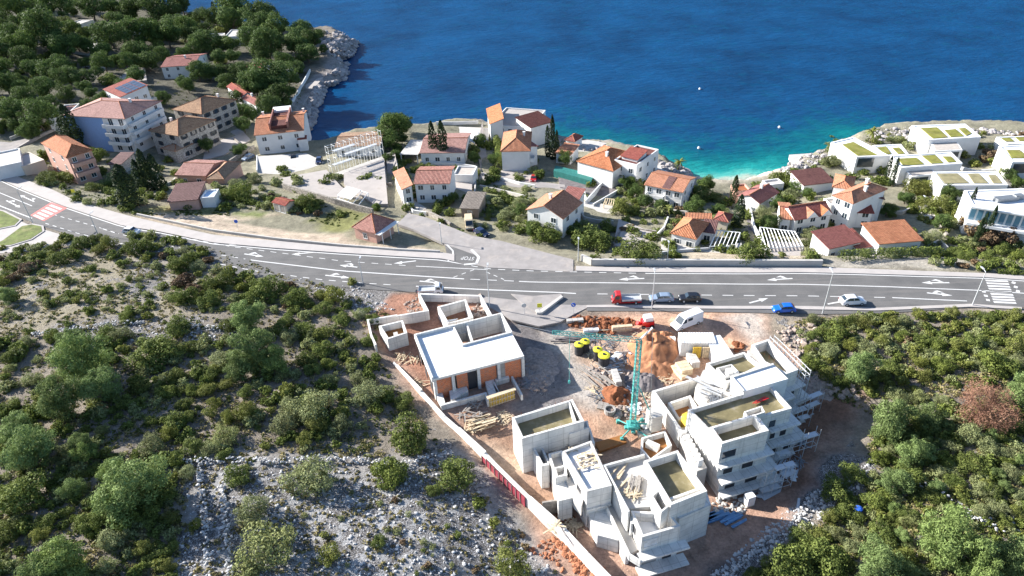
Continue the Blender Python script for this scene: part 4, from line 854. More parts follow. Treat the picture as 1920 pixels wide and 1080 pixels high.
wallrun('pale concrete retaining wall along the far side of the main road', [(1090, 488), (1110, 497), (1540, 499)], 1.3, .6, 'concrete_light', 'retaining_wall', g=.1)
wallrun('low concrete wall along the upper pavement at the left half of the road', [(258, 404), (300, 413), (400, 434), (520, 450), (640, 462), (740, 470), (825, 474)], .6, .35, 'concrete_light', 'roadside_wall')
wallrun('grey stone wall holding the scaffolded yard above the grass', [(532, 354), (600, 374), (660, 392), (700, 402)], 1.6, .5, 'stone_wall', 'retaining_wall')
wallrun('white curved wall along the lane below the ribbed pink roof', [(757, 362), (760, 380), (775, 400), (800, 404)], 1.0, .35, 'w_white')
wallrun('stone wall under the garden beside the road junction', [(796, 398), (830, 415), (845, 425)], 1.0, .5, 'stone_wall')
wallrun('stepped stone wall below the tall white house by the cove', [(432, 308), (455, 292), (478, 280)], 1.4, .6, 'stone_wall')
wallrun('white wall on the left of the ramp with dark paving', [(1098, 384), (1128, 350)], 1.3, .3, 'w_white'); wallrun('white wall on the right of the ramp with dark paving', [(1112, 388), (1160, 360)], .9, .3, 'w_white')
tag(MB().prism([G(*c)[:2] for c in [(1042, 322), (1115, 340), (1108, 352), (1038, 332)]], -8.5, G(1075, 336)[2]+2.2).build('green_canopy', 'tarp_green'), 'long dark green covered pit beside the white ramp walls', 'canopy')
wallrun('white garden wall in front of the square hipped house', [(932, 336), (975, 347), (1003, 352)], .9, .3, 'w_white')
wallrun('white parapet on the sea terrace behind the cypresses', [(818, 234), (850, 234), (897, 232)], 1.1, .3, 'w_white'); wallrun('low white wall round the yard of the tall white house', [(483, 325), (483, 296)], 1.0, .25, 'w_white')
wallrun('white terrace wall beside the low white house above the road', [(1240, 478), (1268, 474), (1330, 470)], .8, .3, 'w_white')
wallrun('white wall on the right side of the dark garden path', [(1405, 396), (1412, 430), (1428, 462)], 1.4, .3, 'w_white')
wallrun('white wall beside the sea path', [(547, 196), (565, 165), (582, 134)], 1.2, .4, 'w_white')
wallrun('white wall of the long barn near the beach', [(1498, 330), (1506, 352)], 2, .3, 'w_white')
for a in [([(700, 330), (702, 345), (735, 348)], 'low stone wall beside the lane left of the ribbed pink roof'), ([(1150, 462), (1165, 430), (1230, 438)], 'garden wall around the paved yard left of the low white house'), ([(440, 262), (470, 292)], 'dry wall behind the tall white house'), ([(230, 330), (280, 345), (300, 350)], 'dark stone wall in the shade under the cypresses'), ([(1735, 400), (1760, 420), (1775, 445)], 'pale stone edging of the stepped garden path')]: wallrun(a[1], a[0], .8, .4, 'stone_wall')
# --- pergolas and frames
def pergola(label, px, h, nx, mat='white_paint', sheet=None, group=None, w_=.12, posts=True, name='pergola'):
    cz = G(*np.mean(px, axis=0))[2]+h; z = cz
    P = [U(*p, z) for p in px]; root = empty(name, (*np.mean(P, axis=0)[:2], z-h), label, name.replace('_', ' '), group); fr = MB()
    for i in range(4): fr.bar(P[i], P[(i+1) % 4], w_, 4)
    fr.build('frame', mat, root); sl = MB()
    for i in range(1, nx): t = i/nx; sl.bar(P[0]*(1-t)+P[1]*t, P[3]*(1-t)+P[2]*t, w_*.8, 4)
    sl.build('slats', mat, root)
    if posts:
        for p in P: MB().bar((p[0], p[1], z-h-1), p, w_, 4).build('post', mat, root)
    if sheet: MB().prism([p[:2] for p in P], z+.1, z+.16).build('cover', sheet, root)
    return root
A_, B_ = G(624, 326), G(722, 304); zt_ = A_[2]+8.2; rs = empty('scaffold', (*((A_+B_)/2)[:2], A_[2]), 'tall pale grid of scaffold poles round the white platform beside the cove', 'scaffolding'); d_ = (B_-A_)/np.linalg.norm((B_-A_)[:2]); n2 = np.array([-d_[1], d_[0], 0]); mb = MB(); L2 = np.linalg.norm((B_-A_)[:2])
for o_ in (0, 1.6):
    for i in range(10): p = A_+d_*L2*i/9+n2*o_; mb.bar((p[0], p[1], min(A_[2], B_[2])-1), (p[0], p[1], zt_), .055, 4)
    for z_ in (2.2, 4.2, 6.2, 8.0): p, q = A_+n2*o_, A_+d_*L2+n2*o_; mb.bar((p[0], p[1], A_[2]+z_), (q[0], q[1], A_[2]+z_), .05, 4)
for i in range(10):
    for z_ in (2.2, 4.2, 6.2, 8.0): p = A_+d_*L2*i/9; q = p+n2*1.6; mb.bar((p[0], p[1], A_[2]+z_), (q[0], q[1], A_[2]+z_), .04, 4)
mb.build('poles', 'white_paint', rs)
for k_, (t0, t1, z_) in enumerate(((.05, .4, 2.3), (.3, .9, 4.3), (.1, .5, 6.3))):
    a_, b_ = A_+d_*L2*t0, A_+d_*L2*t1; MB().prism([a_[:2], b_[:2], (b_+n2*1.2)[:2], (a_+n2*1.2)[:2]], A_[2]+z_, A_[2]+z_+.07).build('plank', 'galv', rs)
r, f = house('long low roof of faded tiles behind the white pole framework', (626, 276), (713, 272), (702, 246), 3.6, 'gable', rh=.9, tile='tile_old', wall='w_white', win={'f': 3})
tag(MB().prism([G(*c)[:2] for c in [(646, 330), (722, 312), (728, 388), (702, 386), (646, 352)]], -8, G(690, 350)[2]+1.2).build('concrete_platform', 'plaza'), 'white plastered concrete platform under the pole framework', 'platform')
r = pergola('white car shelter with one solid roof panel by the stone wall', [(632, 372), (672, 385), (690, 362), (650, 350)], 2.6, 4, name='shelter')
MB().prism([U(*c, G(655, 368)[2]+2.75)[:2] for c in [(632, 366), (658, 374), (676, 356), (650, 349)]], G(655, 368)[2]+2.68, G(655, 368)[2]+2.78).build('cover', 'slab_white', r)
pergola('white pergola with half its cover missing, above the retaining wall', [(1437, 466), (1506, 462), (1490, 434), (1425, 426)], 2.8, 10)
pergola('vine pergola in front of the dark garden path', [(1331, 462), (1378, 462), (1388, 436), (1345, 432)], 2.4, 6)
pergola('bare white frame on the terrace by the water', [(1040, 250), (1056, 252), (1058, 242), (1042, 240)], 3, 2)
pergola('roof frame of a terrace behind the cypress house', [(870, 262), (890, 268), (898, 246), (880, 242)], 3, 3, sheet='slab_white')
pergola('low wooden pergola beside the planted white garden wall', [(1132, 383), (1150, 385), (1152, 374), (1136, 372)], 2.2, 4, 'wood_pale')

for l_, p_ in [('white wall beside the carport behind the cypresses', [(744, 300), (748, 330), (752, 350)]), ('low white wall in front of the house behind the cypresses', [(788, 308), (850, 310), (892, 316)]), ('garden wall between the lane and the garage boxes', [(893, 318), (892, 345), (890, 365)]), ('low wall along the lane above the overgrown garden', [(900, 352), (945, 362), (985, 372)]), ('pale wall round the yard of the cross gabled house', [(1086, 395), (1095, 412), (1120, 418), (1150, 420)]), ('white wall behind the garden of the cross gabled house', [(1095, 362), (1100, 384)]), ('pale wall below the brown roofed house near the cove', [(1190, 372), (1215, 388), (1250, 398), (1290, 402)]), ('white seawall below the big terraced house', [(1206, 330), (1222, 318), (1250, 326)]), ('garden wall left of the low white house above the road', [(1232, 444), (1245, 430), (1252, 412)]), ('pale wall along the right garden of the pergolas', [(1400, 470), (1432, 472), (1436, 488)]), ('white wall in front of the house with front gables', [(1448, 428), (1500, 432), (1530, 430)]), ('low white wall between the barn and the beach', [(1468, 322), (1485, 332), (1495, 345)]), ('curved pale wall in front of the tall stepped house', [(1660, 400), (1690, 402), (1712, 392)]), ('stepping wall in the garden above the clipped hedge', [(1735, 468), (1760, 455), (1775, 470)]), ('white wall along the drive of the green roofed villas', [(1800, 318), (1830, 325), (1865, 322)]), ('pale wall beside the glazed villa lawn', [(1790, 408), (1800, 425), (1815, 432)]), ('stone wall at the upper bend beside the blue walled house', [(20, 262), (45, 252), (80, 245)]), ('stone wall of the yard under the pines', [(135, 98), (165, 104), (195, 100)]), ('wall along the path between the two stone houses and the pines', [(395, 225), (420, 235), (440, 232)]), ('rough wall above the dark ribbed roof', [(300, 352), (325, 345), (330, 338)]), ('white wall at the terrace of the tall narrow house', [(60, 300), (80, 318), (95, 330)])]: wallrun(l_, p_, .9, .35, 'w_white' if 'white' in l_ else 'concrete_light')
house('low grey roofed house deep among the pines of the point', (120, 48), (146, 48), (148, 38), 3, 'flat', 'villa', 'villa', None, tile='concrete_light', wall='w_cream')
house('small pink roofed cabin beside the yard under the pines', (204, 48), (250, 50), (252, 42), 3, 'shed', rh=.6, tile='tile_pink')
house('flat roofed beach building with white walls below the barn', (1440, 350), (1470, 346), (1466, 336), 2.8, 'flat', tile='concrete_light', wall='w_white')
house('pale garden room with flat roof behind the front gables house', (1556, 386), (1580, 384), (1578, 372), 3, 'flat', tile='plaza', wall='w_white')
# ================================================================ CONSTRUCTION SITE
def cv(ox, oy, s): return lambda l: [(ox+x/s, oy+y/s) for x, y in l]
c5 = cv(660, 520, 4.153); c6 = cv(500, 640, 2.455); c3 = cv(860, 720, 3.0); cG = cv(1200, 600, 3.176); c1 = cv(1000, 580, 4.155)
def zat(px, py, xy): d = ray(px, py); return CAMZ+d[2]*(xy[1]/d[1])
def tray(root, px, zt, zb, par=1.0, wt=.28, wall='concrete', floor='wet_floor', wname='wall', fname='floor_slab', solid=True):
    P = ccw([U(*p, zt)[:2] for p in px]); I = inset(P, wt); mb = MB(); n = len(P); m = 0
    for ring, z in ((P, zb), (P, zt), (I, zt), (I, zt-par)): mb.v += [(float(p[0]), float(p[1]), z) for p in ring]
    for k in range(3):
        for i in range(n): j = (i+1) % n; mb.f.append((k*n+i, k*n+j, (k+1)*n+j, (k+1)*n+i))
    mb.f.append(tuple(n-1-i for i in range(n)))
    mb.build(wname, wall, root)
    MB().prism(inset(P, wt-.02), zt-par-.15, zt-par+.01).build(fname, floor, root); return P
def solidp(root, px, zt, zb, mat='concrete', name='wall', base=False):
    P = [U(*p, zt)[:2] for p in px]; return MB().prism(P, zb, zt).build(name, mat, root)
def wallp(root, px, zt, zb, wt=.28, mat='concrete', name='wall', closed=False, label=None):
    P = [U(*p, zt)[:2] for p in px]; mb = MB(); n = len(P)
    for i in range(n if closed else n-1):
        a, b = P[i], P[(i+1) % n]; d = (b-a)/np.linalg.norm(b-a); nn = np.array([-d[1], d[0]])*wt/2
        mb.prism([a-nn+d*(wt/2+.004 if i else 0), b-nn+d*wt/2, b+nn+d*wt/2, a+nn+d*(wt/2+.004 if i else 0)], zb-i*.003, zt+i*.003)
    o = mb.build(name, mat, root)
    if label: o['label'] = label
    return o
def opening(root, a, b, t0, t1, z0, z1, mat='opening', name='window_opening', proud=.03, frame=True):
    a = np.array(a[:2], float); b = np.array(b[:2], float); d = (b-a); L_ = np.linalg.norm(d); d /= L_; n = np.array([d[1], -d[0]])
    p, q = a+d*L_*t0, a+d*L_*t1
    o = MB().prism([p-n*.05, p+n*proud, q+n*proud, q-n*.05], z0, z1).build(name, mat, root)
    if frame:
        f = MB(); w_ = .12
        for s0, s1, y0, y1 in ((t0*L_-w_, t1*L_+w_, z0-w_, z0), (t0*L_-w_, t1*L_+w_, z1, z1+w_), (t0*L_-w_, t0*L_, z0, z1), (t1*L_, t1*L_+w_, z0, z1)):
            p, q = a+d*s0, a+d*s1; f.prism([p-n*.05, p+n*.1, q+n*.1, q-n*.05], y0, y1)
        f.build('frame', 'concrete', o)
    return o
UB = 'unfinished building'; grp = 'unfinished concrete villas on the building site'
# --- building A (orange brick, top left)
zt = 2.9
rA = empty('unfinished_building', (*U(880, 660, 0)[:2], -1.2), 'finished white flat slab roof over orange brick infill, upper left building on the site', UB, grp)
slab = [(778, 627), (849, 609), (867, 646.5), (958, 621), (981, 664.5), (810.5, 708)]
solidp(rA, slab, zt-.06, zt-.4, 'slab_white', 'roof_slab')
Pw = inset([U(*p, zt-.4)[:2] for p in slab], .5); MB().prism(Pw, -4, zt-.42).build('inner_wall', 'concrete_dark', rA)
wallp(rA, [(810.5, 708), (778, 627), (849, 609)], zt+.5, zt-.5, .3, name='parapet')
wallp(rA, c5([(785, 372), (1160, 278), (1240, 420)]), zt+.5, zt-3.6, .28, name='courtyard_wall')
wallp(rA, c5([(785, 372), (860, 522), (1235, 425)]), zt+.3, zt-1.2, .28, name='courtyard_wall')
wallp(rA, c5([(890, 352), (940, 500)]), zt+.1, zt-3.4, .28, name='courtyard_wall'); wallp(rA, c5([(820, 440), (905, 420)]), zt-1.4, zt-3.4, .3, name='courtyard_wall')
a = U(*c5([(628, 782)])[0], zt)[:2]; b = U(*c5([(1333, 605)])[0], zt)[:2]
solidp(rA, c5([(610, 760), (628, 795), (1340, 612), (1325, 580)]), zt-.1, zt-.55, 'concrete', 'edge_beam')
d = (b-a)/np.linalg.norm(b-a); n_ = np.array([d[1], -d[0]])
for t0 in (0.0, .195, .475, .70, .975):
    L_ = np.linalg.norm(b-a); p = a+d*L_*t0; MB().prism([p-n_*.5, p+n_*.25, p+n_*.25+d*.5, p-n_*.5+d*.5], -3.5, zt-.5).build('column', 'concrete', rA)
for t0, t1, m_, nm in ((.03, .19, 'brick_orange', 'brick_panel'), (.25, .37, 'brick_orange', 'brick_panel'), (.37, .465, 'opening', 'window_opening'), (.50, .69, 'brick_orange', 'brick_panel'), (.73, .79, 'concrete_dark', 'window_opening'), (.79, .97, 'brick_orange', 'brick_panel')):
    opening(rA, a-n_*.12, b-n_*.12, t0, t1, -2.4 if m_ != 'opening' else -1.6, zt-.7, m_, nm, .03, False)
al, bl = U(778, 627, zt)[:2], U(810.5, 708, zt)[:2]
for t0, t1 in ((.15, .3), (.5, .62), (.8, .95)): opening(rA, bl, al, 1-t1, 1-t0, -1.2, zt-.9, 'opening', 'window_opening', .02, False)
for sq in ([(1030, 790), (1070, 780), (1140, 890), (1070, 930)], [(1075, 778), (1095, 775), (1150, 900), (1130, 910)], [(755, 880), (890, 840), (905, 880), (770, 960)], [(650, 900), (700, 885), (725, 975), (690, 990)], [(1100, 770), (1210, 740), (1225, 780), (1120, 810)]): solidp(rA, c5(sq), -.8, -3.4, 'concrete', 'garden_pier')
MB().prism([U(*q_, -2.2)[:2] for q_ in c5([(1115, 830), (1235, 790), (1275, 880), (1140, 905)])], -3, -2.2).build('pit_floor', 'tarp_green', rA)
wallp(rA, c5([(690, 995), (1040, 900), (1060, 960)]), -.8, -3.6, .35, name='garden_wall')
wallp(rA, c5([(1245, 770), (1320, 910)]), -.8, -3.6, .35, name='garden_wall')
# yellow formwork
rf = empty('formwork_panel', (*U(936, 752, -3)[:2], -3.4), 'yellow timber formwork box standing below the orange brick bays', 'formwork')
pa, pb = U(*c5([(1068, 945)])[0], -.2)[:2], U(*c5([(1262, 880)])[0], -.2)[:2]; d = (pb-pa)/np.linalg.norm(pb-pa); n_ = np.array([d[1], -d[0]]); L_ = np.linalg.norm(pb-pa)
MB().prism([pa-n_*.1, pa+n_*.1, pb+n_*.1, pb-n_*.1], -3.2, -.2).build('panel', 'formwork_yellow', rf)
st_ = MB()
for i in range(9): p = pa+d*L_*(i+.3)/9; st_.prism([p+n_*.1, p+n_*.25, p+n_*.25+d*.1, p+n_*.1+d*.1], -3.2, -.15)
for z_ in (-2.6, -1.7, -.8): st_.bar((*(pa+n_*.32), z_), (*(pb+n_*.32), z_), .08, 4)
st_.build('stud', 'wood_pale', rf); MB().prism([pa-n_*.5-d*.3, pa+n_*.2-d*.3, pb+n_*.2+d*.3, pb-n_*.5+d*.3], -.14, 0.0).build('top_board', 'wood_pale', rf)
# walls & rooms above A
rB = empty('unfinished_building', (*U(845, 590, 0)[:2], -.5), 'walled yard with two roofless rooms between the road and the white slab roof', UB, grp)
wallp(rB, c5([(522, 128), (1000, 143), (1080, 288)]), 1.6, -2, .4, name='yard_wall')
wallp(rB, c5([(522, 128), (590, 258), (352, 298)]), 1.6, -2.5, .35, name='yard_wall')
wallp(rB, c5([(352, 292), (122, 330), (150, 450), (182, 520)]), 1.2, -2.5, .35, name='yard_wall')
tray(rB, c5([(665, 228), (885, 170), (945, 310), (745, 365)]), 2.2, -2, 2.6, .35, floor='soil_pool', wname='room_wall', fname='mud_floor')
tray(rB, c5([(208, 378), (395, 333), (430, 432), (275, 482)]), 2.0, -2.4, 1.4, .35, floor='soil_pool', wname='room_wall', fname='mud_floor')
solidp(rB, c5([(320, 430), (352, 422), (360, 445), (325, 455)]), 1.2, .4, 'concrete_light', 'step')
# long boundary wall
wl = [(703, 645), (744, 686), (790, 733), (833, 780), (860, 803), (910, 852), (927, 870), (993, 935), (1060, 995), (1100, 1038), (1165, 1105)]
mb = MB(); P = [U(*p, -.9 if i < 5 else -1.3)[:2] for i, p in enumerate(wl)]
for i in range(len(P)-1):
    a, b = P[i], P[i+1]; d = (b-a)/np.linalg.norm(b-a); nn = np.array([-d[1], d[0]])*.22; mb.prism([a-nn, b-nn, b+nn, a+nn], -5.6, -.9-.03*i+(.25 if i % 3 == 1 else 0))
tag(mb.build('boundary_wall', 'concrete'), 'long white concrete boundary wall running down the left side of the site', 'wall')
rh = empty('hoarding', (*U(945, 890, -3)[:2], -5), 'maroon painted boards propped against the long boundary wall', 'hoarding'); ph = [U(908, 856, -1.7)[:2], U(948, 896, -1.7)[:2], U(988, 934, -1.7)[:2]]
for i in range(2):
    for k in range(5):
        a = ph[i]+(ph[i+1]-ph[i])*k/5; b = ph[i]+(ph[i+1]-ph[i])*(k+1.0)/5; d = (b-a)/np.linalg.norm(b-a); nn = np.array([d[1], -d[0]]); a = a+nn*.35; b = b+nn*.35
        MB().prism([a, a+nn*.08, b+nn*.08, b], -5, -1.35+.02*k).build('board', 'maroon', rh)
        MB().bar((*(a+nn*.14), -5), (*(a+nn*.14), -1.1), .05, 4).build('post', 'wood_grey', rh)
# --- building D (centre tray)
rD = empty('unfinished_building', (*U(1030, 790, 0)[:2], -3.2), 'tall narrow concrete block with wet floor tray, just left of the crane foot', UB, grp)
tray(rD, c3([(355, 308), (706, 208), (640, 85), (300, 188)]), 4.2, -5, 1.3, .32)
wallp(rD, c3([(620, 95), (660, 215)]), 4.15, 2.9, .22, name='inner_wall')
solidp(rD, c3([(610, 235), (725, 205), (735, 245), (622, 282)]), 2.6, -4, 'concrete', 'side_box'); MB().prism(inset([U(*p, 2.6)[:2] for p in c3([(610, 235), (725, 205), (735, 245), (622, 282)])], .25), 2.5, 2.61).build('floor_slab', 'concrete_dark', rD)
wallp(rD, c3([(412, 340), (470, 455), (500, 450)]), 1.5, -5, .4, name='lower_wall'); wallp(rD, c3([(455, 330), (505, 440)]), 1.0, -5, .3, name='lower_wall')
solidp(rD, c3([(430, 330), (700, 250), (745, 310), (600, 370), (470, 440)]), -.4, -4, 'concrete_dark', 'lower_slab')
wallp(rD, c3([(735, 245), (760, 330)]), 1.2, -4, .3, name='lower_wall')
# --- building E (middle)
rE = empty('unfinished_building', (*U(1100, 890, 0)[:2], -4), 'middle block at the front of the site with rubble strewn white roof', UB, grp)
PE = tray(rE, c3([(585, 378), (745, 318), (862, 570), (722, 604)]), 3.4, -5.5, .5, .3, floor='slab_white')
a, b = U(*c3([(722, 604)])[0], 3.4)[:2], U(*c3([(862, 570)])[0], 3.4)[:2]; al = U(*c3([(585, 378)])[0], 3.4)[:2]
d = (b-a)/np.linalg.norm(b-a); n_ = np.array([d[1], -d[0]])
MB().prism([a+n_*.0-d*.02, a+n_*.25-d*.02, b+n_*.25, b+n_*.0], -.4, -.1).build('floor_edge', 'concrete', rE)
for q in ((.1, .22), (.42, .5), (.75, .88)): opening(rE, al, a, q[0], q[1], -3.2, -.8)
opening(rE, al, a, .62, .8, .4, 2.0)
tray(rE, c3([(505, 392), (582, 372), (612, 470), (600, 515), (545, 530)]), 1.8, -5, .9, .28, floor='concrete_light', wname='annex_wall')
tray(rE, c3([(538, 470), (600, 455), (612, 512), (552, 525)]), 1.85, 0.2, 1.4, .2, floor='soil_pool', wname='annex_wall')
solidp(rE, c3([(600, 530), (660, 510), (705, 640), (690, 690), (650, 650)]), .9, -1, 'concrete_light', 'terrace'); solidp(rE, c3([(545, 560), (620, 545), (640, 640), (560, 660)]), .5, -5, 'concrete', 'annex_block')
wallp(rE, c3([(470, 665), (560, 650), (545, 560)]), -1.0, -5, .25, mat='wood_grey', name='board_wall')
solidp(rE, c3([(722, 712), (828, 690), (900, 880), (780, 850)]), -1.2, -5.5, 'concrete', 'lower_block')
for q in ((.05, .3), (.45, .7)): opening(rE, a, b, q[0], q[1], -3.8, -1.8)
# --- building F (front, bottom)
rF = empty('unfinished_building', (*U(1230, 940, 0)[:2], -4.5), 'lowest three storey block at the bottom of the site with cluttered terrace', UB, grp)
solidp(rF, c3([(815, 452), (1035, 395), (1190, 680), (950, 700)]), 2.6, -5.5, 'concrete_light', 'terrace_slab')
wallp(rF, c3([(1045, 395), (1030, 400), (820, 458), (955, 712)]), 3.3, -5, .25, name='parapet')
tray(rF, c3([(1042, 432), (1232, 372), (1398, 602), (1192, 682)]), 5.0, -5.5, 1.4, .38)
wallp(rF, c3([(1175, 650), (1358, 585)]), 4.6, 3.6, .3, name='inner_wall')
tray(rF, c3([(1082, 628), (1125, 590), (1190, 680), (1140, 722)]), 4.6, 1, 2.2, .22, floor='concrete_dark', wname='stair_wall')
PF = tray(rF, c3([(968, 712), (1142, 722), (1200, 740), (1248, 800), (1030, 862)]), 2.4, -5.5, 1.7, .3, floor='slab_white', wname='room_wall')
solidp(rF, c3([(1190, 690), (1398, 615), (1420, 680), (1240, 760)]), 2.0, -5.5, 'concrete', 'side_wall')
a, b = U(*c3([(1030, 862)])[0], 2.4)[:2], U(*c3([(1248, 800)])[0], 2.4)[:2]; al = U(*c3([(968, 712)])[0], 2.4)[:2]
opening(rF, a, b, .07, .42, .2, 1.5, 'slab_white'); opening(rF, a, b, .06, .45, -3.6, -1.8, 'concrete_dark'); opening(rF, a, b, .6, .85, -3.6, -1.4); opening(rF, al, a, .2, .6, 0, 1.8); opening(rF, al, a, .2, .6, -3.4, -1.2)
d = (b-a)/np.linalg.norm(b-a); n_ = np.array([d[1], -d[0]])
for z_, o_ in ((-.6, 1.3), (-3.4, 1.7)): MB().prism([a-d*.5, a+n_*o_-d*.5, b+n_*o_+d*1, b+d*1], z_-.25, z_).build('ledge', 'concrete', rF)
solidp(rF, c3([(830, 682), (870, 672), (1010, 930), (960, 960)]), -.8, -1.3, 'concrete_light', 'walkway'); wallp(rF, c3([(835, 690), (962, 955), (1020, 990)]), .0, -1.3, .15, name='walkway_rail')
wallp(rF, c3([(905, 860), (945, 940)]), -1.3, -5, .5, name='pier'); wallp(rF, c3([(870, 560), (960, 700), (975, 780)]), 1.6, -4.5, .3, name='side_wall')
for t in ((.2, .4), (.6, .8)): opening(rF, U(*c3([(870, 560)])[0], 1.6)[:2], U(*c3([(960, 700)])[0], 1.6)[:2], *t, -.6, 1.0)
# --- building G (right)
rG = empty('unfinished_building', (*U(1390, 760, 0)[:2], -3.5), 'largest terraced concrete building at the right of the site with scaffolding', UB, grp)
g4z = 4.4
tray(rG, cG([(412, 660), (905, 525), (775, 383), (285, 532)]), g4z, -5, .8, .35)
tray(rG, cG([(487, 738), (768, 657), (682, 560), (415, 638)]), 5.6, -5, 1.6, .35)
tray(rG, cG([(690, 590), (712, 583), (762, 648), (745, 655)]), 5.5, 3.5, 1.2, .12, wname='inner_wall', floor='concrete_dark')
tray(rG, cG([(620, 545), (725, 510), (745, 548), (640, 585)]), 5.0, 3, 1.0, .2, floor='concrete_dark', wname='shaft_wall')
solidp(rG, cG([(545, 338), (792, 260), (882, 350), (618, 425)]), 5.1, -4, 'slab_white', 'raised_roof'); wallp(rG, cG([(618, 420), (548, 338), (790, 262)]), 5.35, 5.0, .3, name='parapet')
tray(rG, cG([(395, 258), (620, 190), (725, 272), (515, 375)]), 3.9, -4, .7, .35, floor='wet_floor')
tray(rG, cG([(455, 285), (545, 262), (590, 310), (505, 340)]), 4.3, 3, .8, .2, floor='concrete_light', wname='shaft_wall'); solidp(rG, cG([(510, 290), (548, 280), (560, 300), (525, 312)]), 4.9, 3, 'concrete', 'chimney_block')
tray(rG, cG([(870, 322), (942, 295), (765, 112), (665, 148), (735, 250)]), 4.6, -4, 2.0, .38)
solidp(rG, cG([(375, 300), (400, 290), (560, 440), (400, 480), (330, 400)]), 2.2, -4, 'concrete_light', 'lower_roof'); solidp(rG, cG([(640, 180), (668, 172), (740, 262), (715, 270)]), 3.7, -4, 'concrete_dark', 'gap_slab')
wallp(rG, cG([(245, 655), (82, 425), (345, 345), (400, 420)]), .8, -4.5, .4, name='yard_wall'); tray(rG, cG([(165, 492), (300, 448), (345, 520), (230, 600)]), -.2, -4, 1.8, .4, floor='soil_pool', wname='pool_wall', fname='mud_floor')
solidp(rG, cG([(250, 560), (290, 540), (400, 680), (390, 740)]), 1.6, -4, 'formwork_yellow', 'formwork')
MB().prism([U(*p, .3)[:2] for p in cG([(230, 640), (270, 640), (400, 880), (340, 900)])], -4, .3).build('stair_flight', 'concrete_light', rG)
for i in range(7): MB().prism([U(*p, .8+i*.12)[:2] for p in cG([(240+i*17, 660+i*28), (275+i*16, 650+i*28), (282+i*16, 662+i*28), (246+i*17, 674+i*28)])], -.2, .8+i*.12).build('stair_step', 'slab_white', rG)
F_ = [U(*cG([p])[0], z_)[:2] for p, z_ in (((487, 738), 5.6), ((768, 657), 5.6), ((905, 525), 4.4), ((884, 352), 5.1), ((942, 292), 4.6))]
def offchain(C_, o):
    out = []
    for i in range(len(C_)):
        e = []
        if i > 0: e.append((C_[i]-C_[i-1])/np.linalg.norm(C_[i]-C_[i-1]))
        if i < len(C_)-1: e.append((C_[i+1]-C_[i])/np.linalg.norm(C_[i+1]-C_[i]))
        n_ = sum(np.array([v[1], -v[0]]) for v in e); out.append(C_[i]+n_/np.linalg.norm(n_)*o)
    return out
SEG = []
for q_, (pa_, pb_, zz) in enumerate((((487, 738), (768, 657), 5.6), ((780, 562), (905, 525), 4.4), ((790, 377), (882, 350), 5.1), ((872, 322), (942, 295), 4.6))):
    a, b = U(*cG([pa_])[0], zz)[:2], U(*cG([pb_])[0], zz)[:2]; d = (b-a)/np.linalg.norm(b-a); n_ = np.array([d[1], -d[0]]); SEG.append((a, b, d, n_))
    for k_, (z_, o_, e_) in enumerate(((1.6, .9, 1.6), (-.8, 1.7, 2.6), (-2.8, 2.4, 3.2))):
        e_ = e_ if q_ else e_*.7; dz = -.02*q_
        R4 = lambda i0, o0, e0: [a-d*(0 if q_ == 0 else 0)-n_*(6-q_*.5), a+n_*o0-d*0, b+n_*o0+d*e0, b-n_*(6-q_*.5)+d*e0]
        MB().prism(R4(0, o_, e_), z_-.28+dz, z_+dz).build('ledge', 'concrete', rG)
        MB().prism(R4(0, o_-.7, e_-.6), max(-5, z_-2.5)+dz, z_-.28+dz).build('lower_wall', 'concrete', rG)
        P0, P1 = a+n_*(o_-.7), b+n_*(o_-.7)+d*(e_-.6); zt_ = z_-.7+dz
        for t0 in ((.12, .3), (.5, .72)): opening(rG, P0, P1, t0[0], t0[1], max(-4.6, zt_-1.5), zt_, frame=False)
sc_ = empty('scaffold', (*SEG[1][0], -4), 'grey metal scaffolding with planks on the right side of the largest building', 'scaffolding'); tb = MB(); rr = random.Random(4)
for q_, (a, b, d, n_) in enumerate(SEG):
    L_ = np.linalg.norm(b-a)+3.0; A1, A2 = a+n_*2.5, a+n_*3.3; n = max(2, int(L_/1.9))
    if q_ == 0: A1, A2, L_ = A1+d*L_*.55, A2+d*L_*.55, L_*.45; n = 3
    for j in range(n+1):
        p, q = A1+d*L_*j/n, A2+d*L_*j/n; h_ = 1.6+rr.uniform(-1, .8)
        for w2 in (p, q): tb.bar((*w2, -5), (*w2, h_), .05, 4)
        for z_ in (-3, -1, 1): tb.bar((*p, z_), (*q, z_), .04, 4)
    for z_ in (-3, -1, 1):
        for S_ in (A1, A2): tb.bar((*S_, z_), (*(S_+d*L_), z_), .04, 4)
        for j in range(n):
            if rr.random() < .45: MB().prism([A1+d*L_*j/n, A2+d*L_*j/n, A2+d*L_*(j+.9)/n, A1+d*L_*(j+.9)/n], z_+.05, z_+.11).build('plank', 'galv', sc_)
tb.build('poles', 'galv', sc_)
# railing poles along the top right edge
rl = MB(); Pa = [U(*p, 5.0)[:2] for p in cG([(775, 100), (870, 190), (990, 310)])]; Pb = [p+np.array([.8, .2]) for p in Pa]
for C_ in (Pa, Pb):
    for z_ in (3.2, 4.2, 5.0): rl.bar((*C_[0], z_), (*C_[1], z_), .06, 5); rl.bar((*C_[1], z_), (*C_[2], z_), .06, 5)
for i in range(9): t = i/8*2; k_ = min(1, int(t)); p = Pa[k_]+(Pa[k_+1]-Pa[k_])*(t-k_); q = p+np.array([.8, .2]); rl.bar((*p, -3), (*p, 5.2), .06, 5); rl.bar((*q, -3), (*q, 5.2), .06, 5); rl.bar((*p, 4.2), (*q, 4.2), .05, 5)
tag(rl.build('scaffold', 'galv'), 'double row of white scaffold rails along the upper right edge of the largest building', 'scaffolding')
a, b = U(*cG([(487, 738)])[0], 5.6)[:2], U(*cG([(768, 657)])[0], 5.6)[:2]
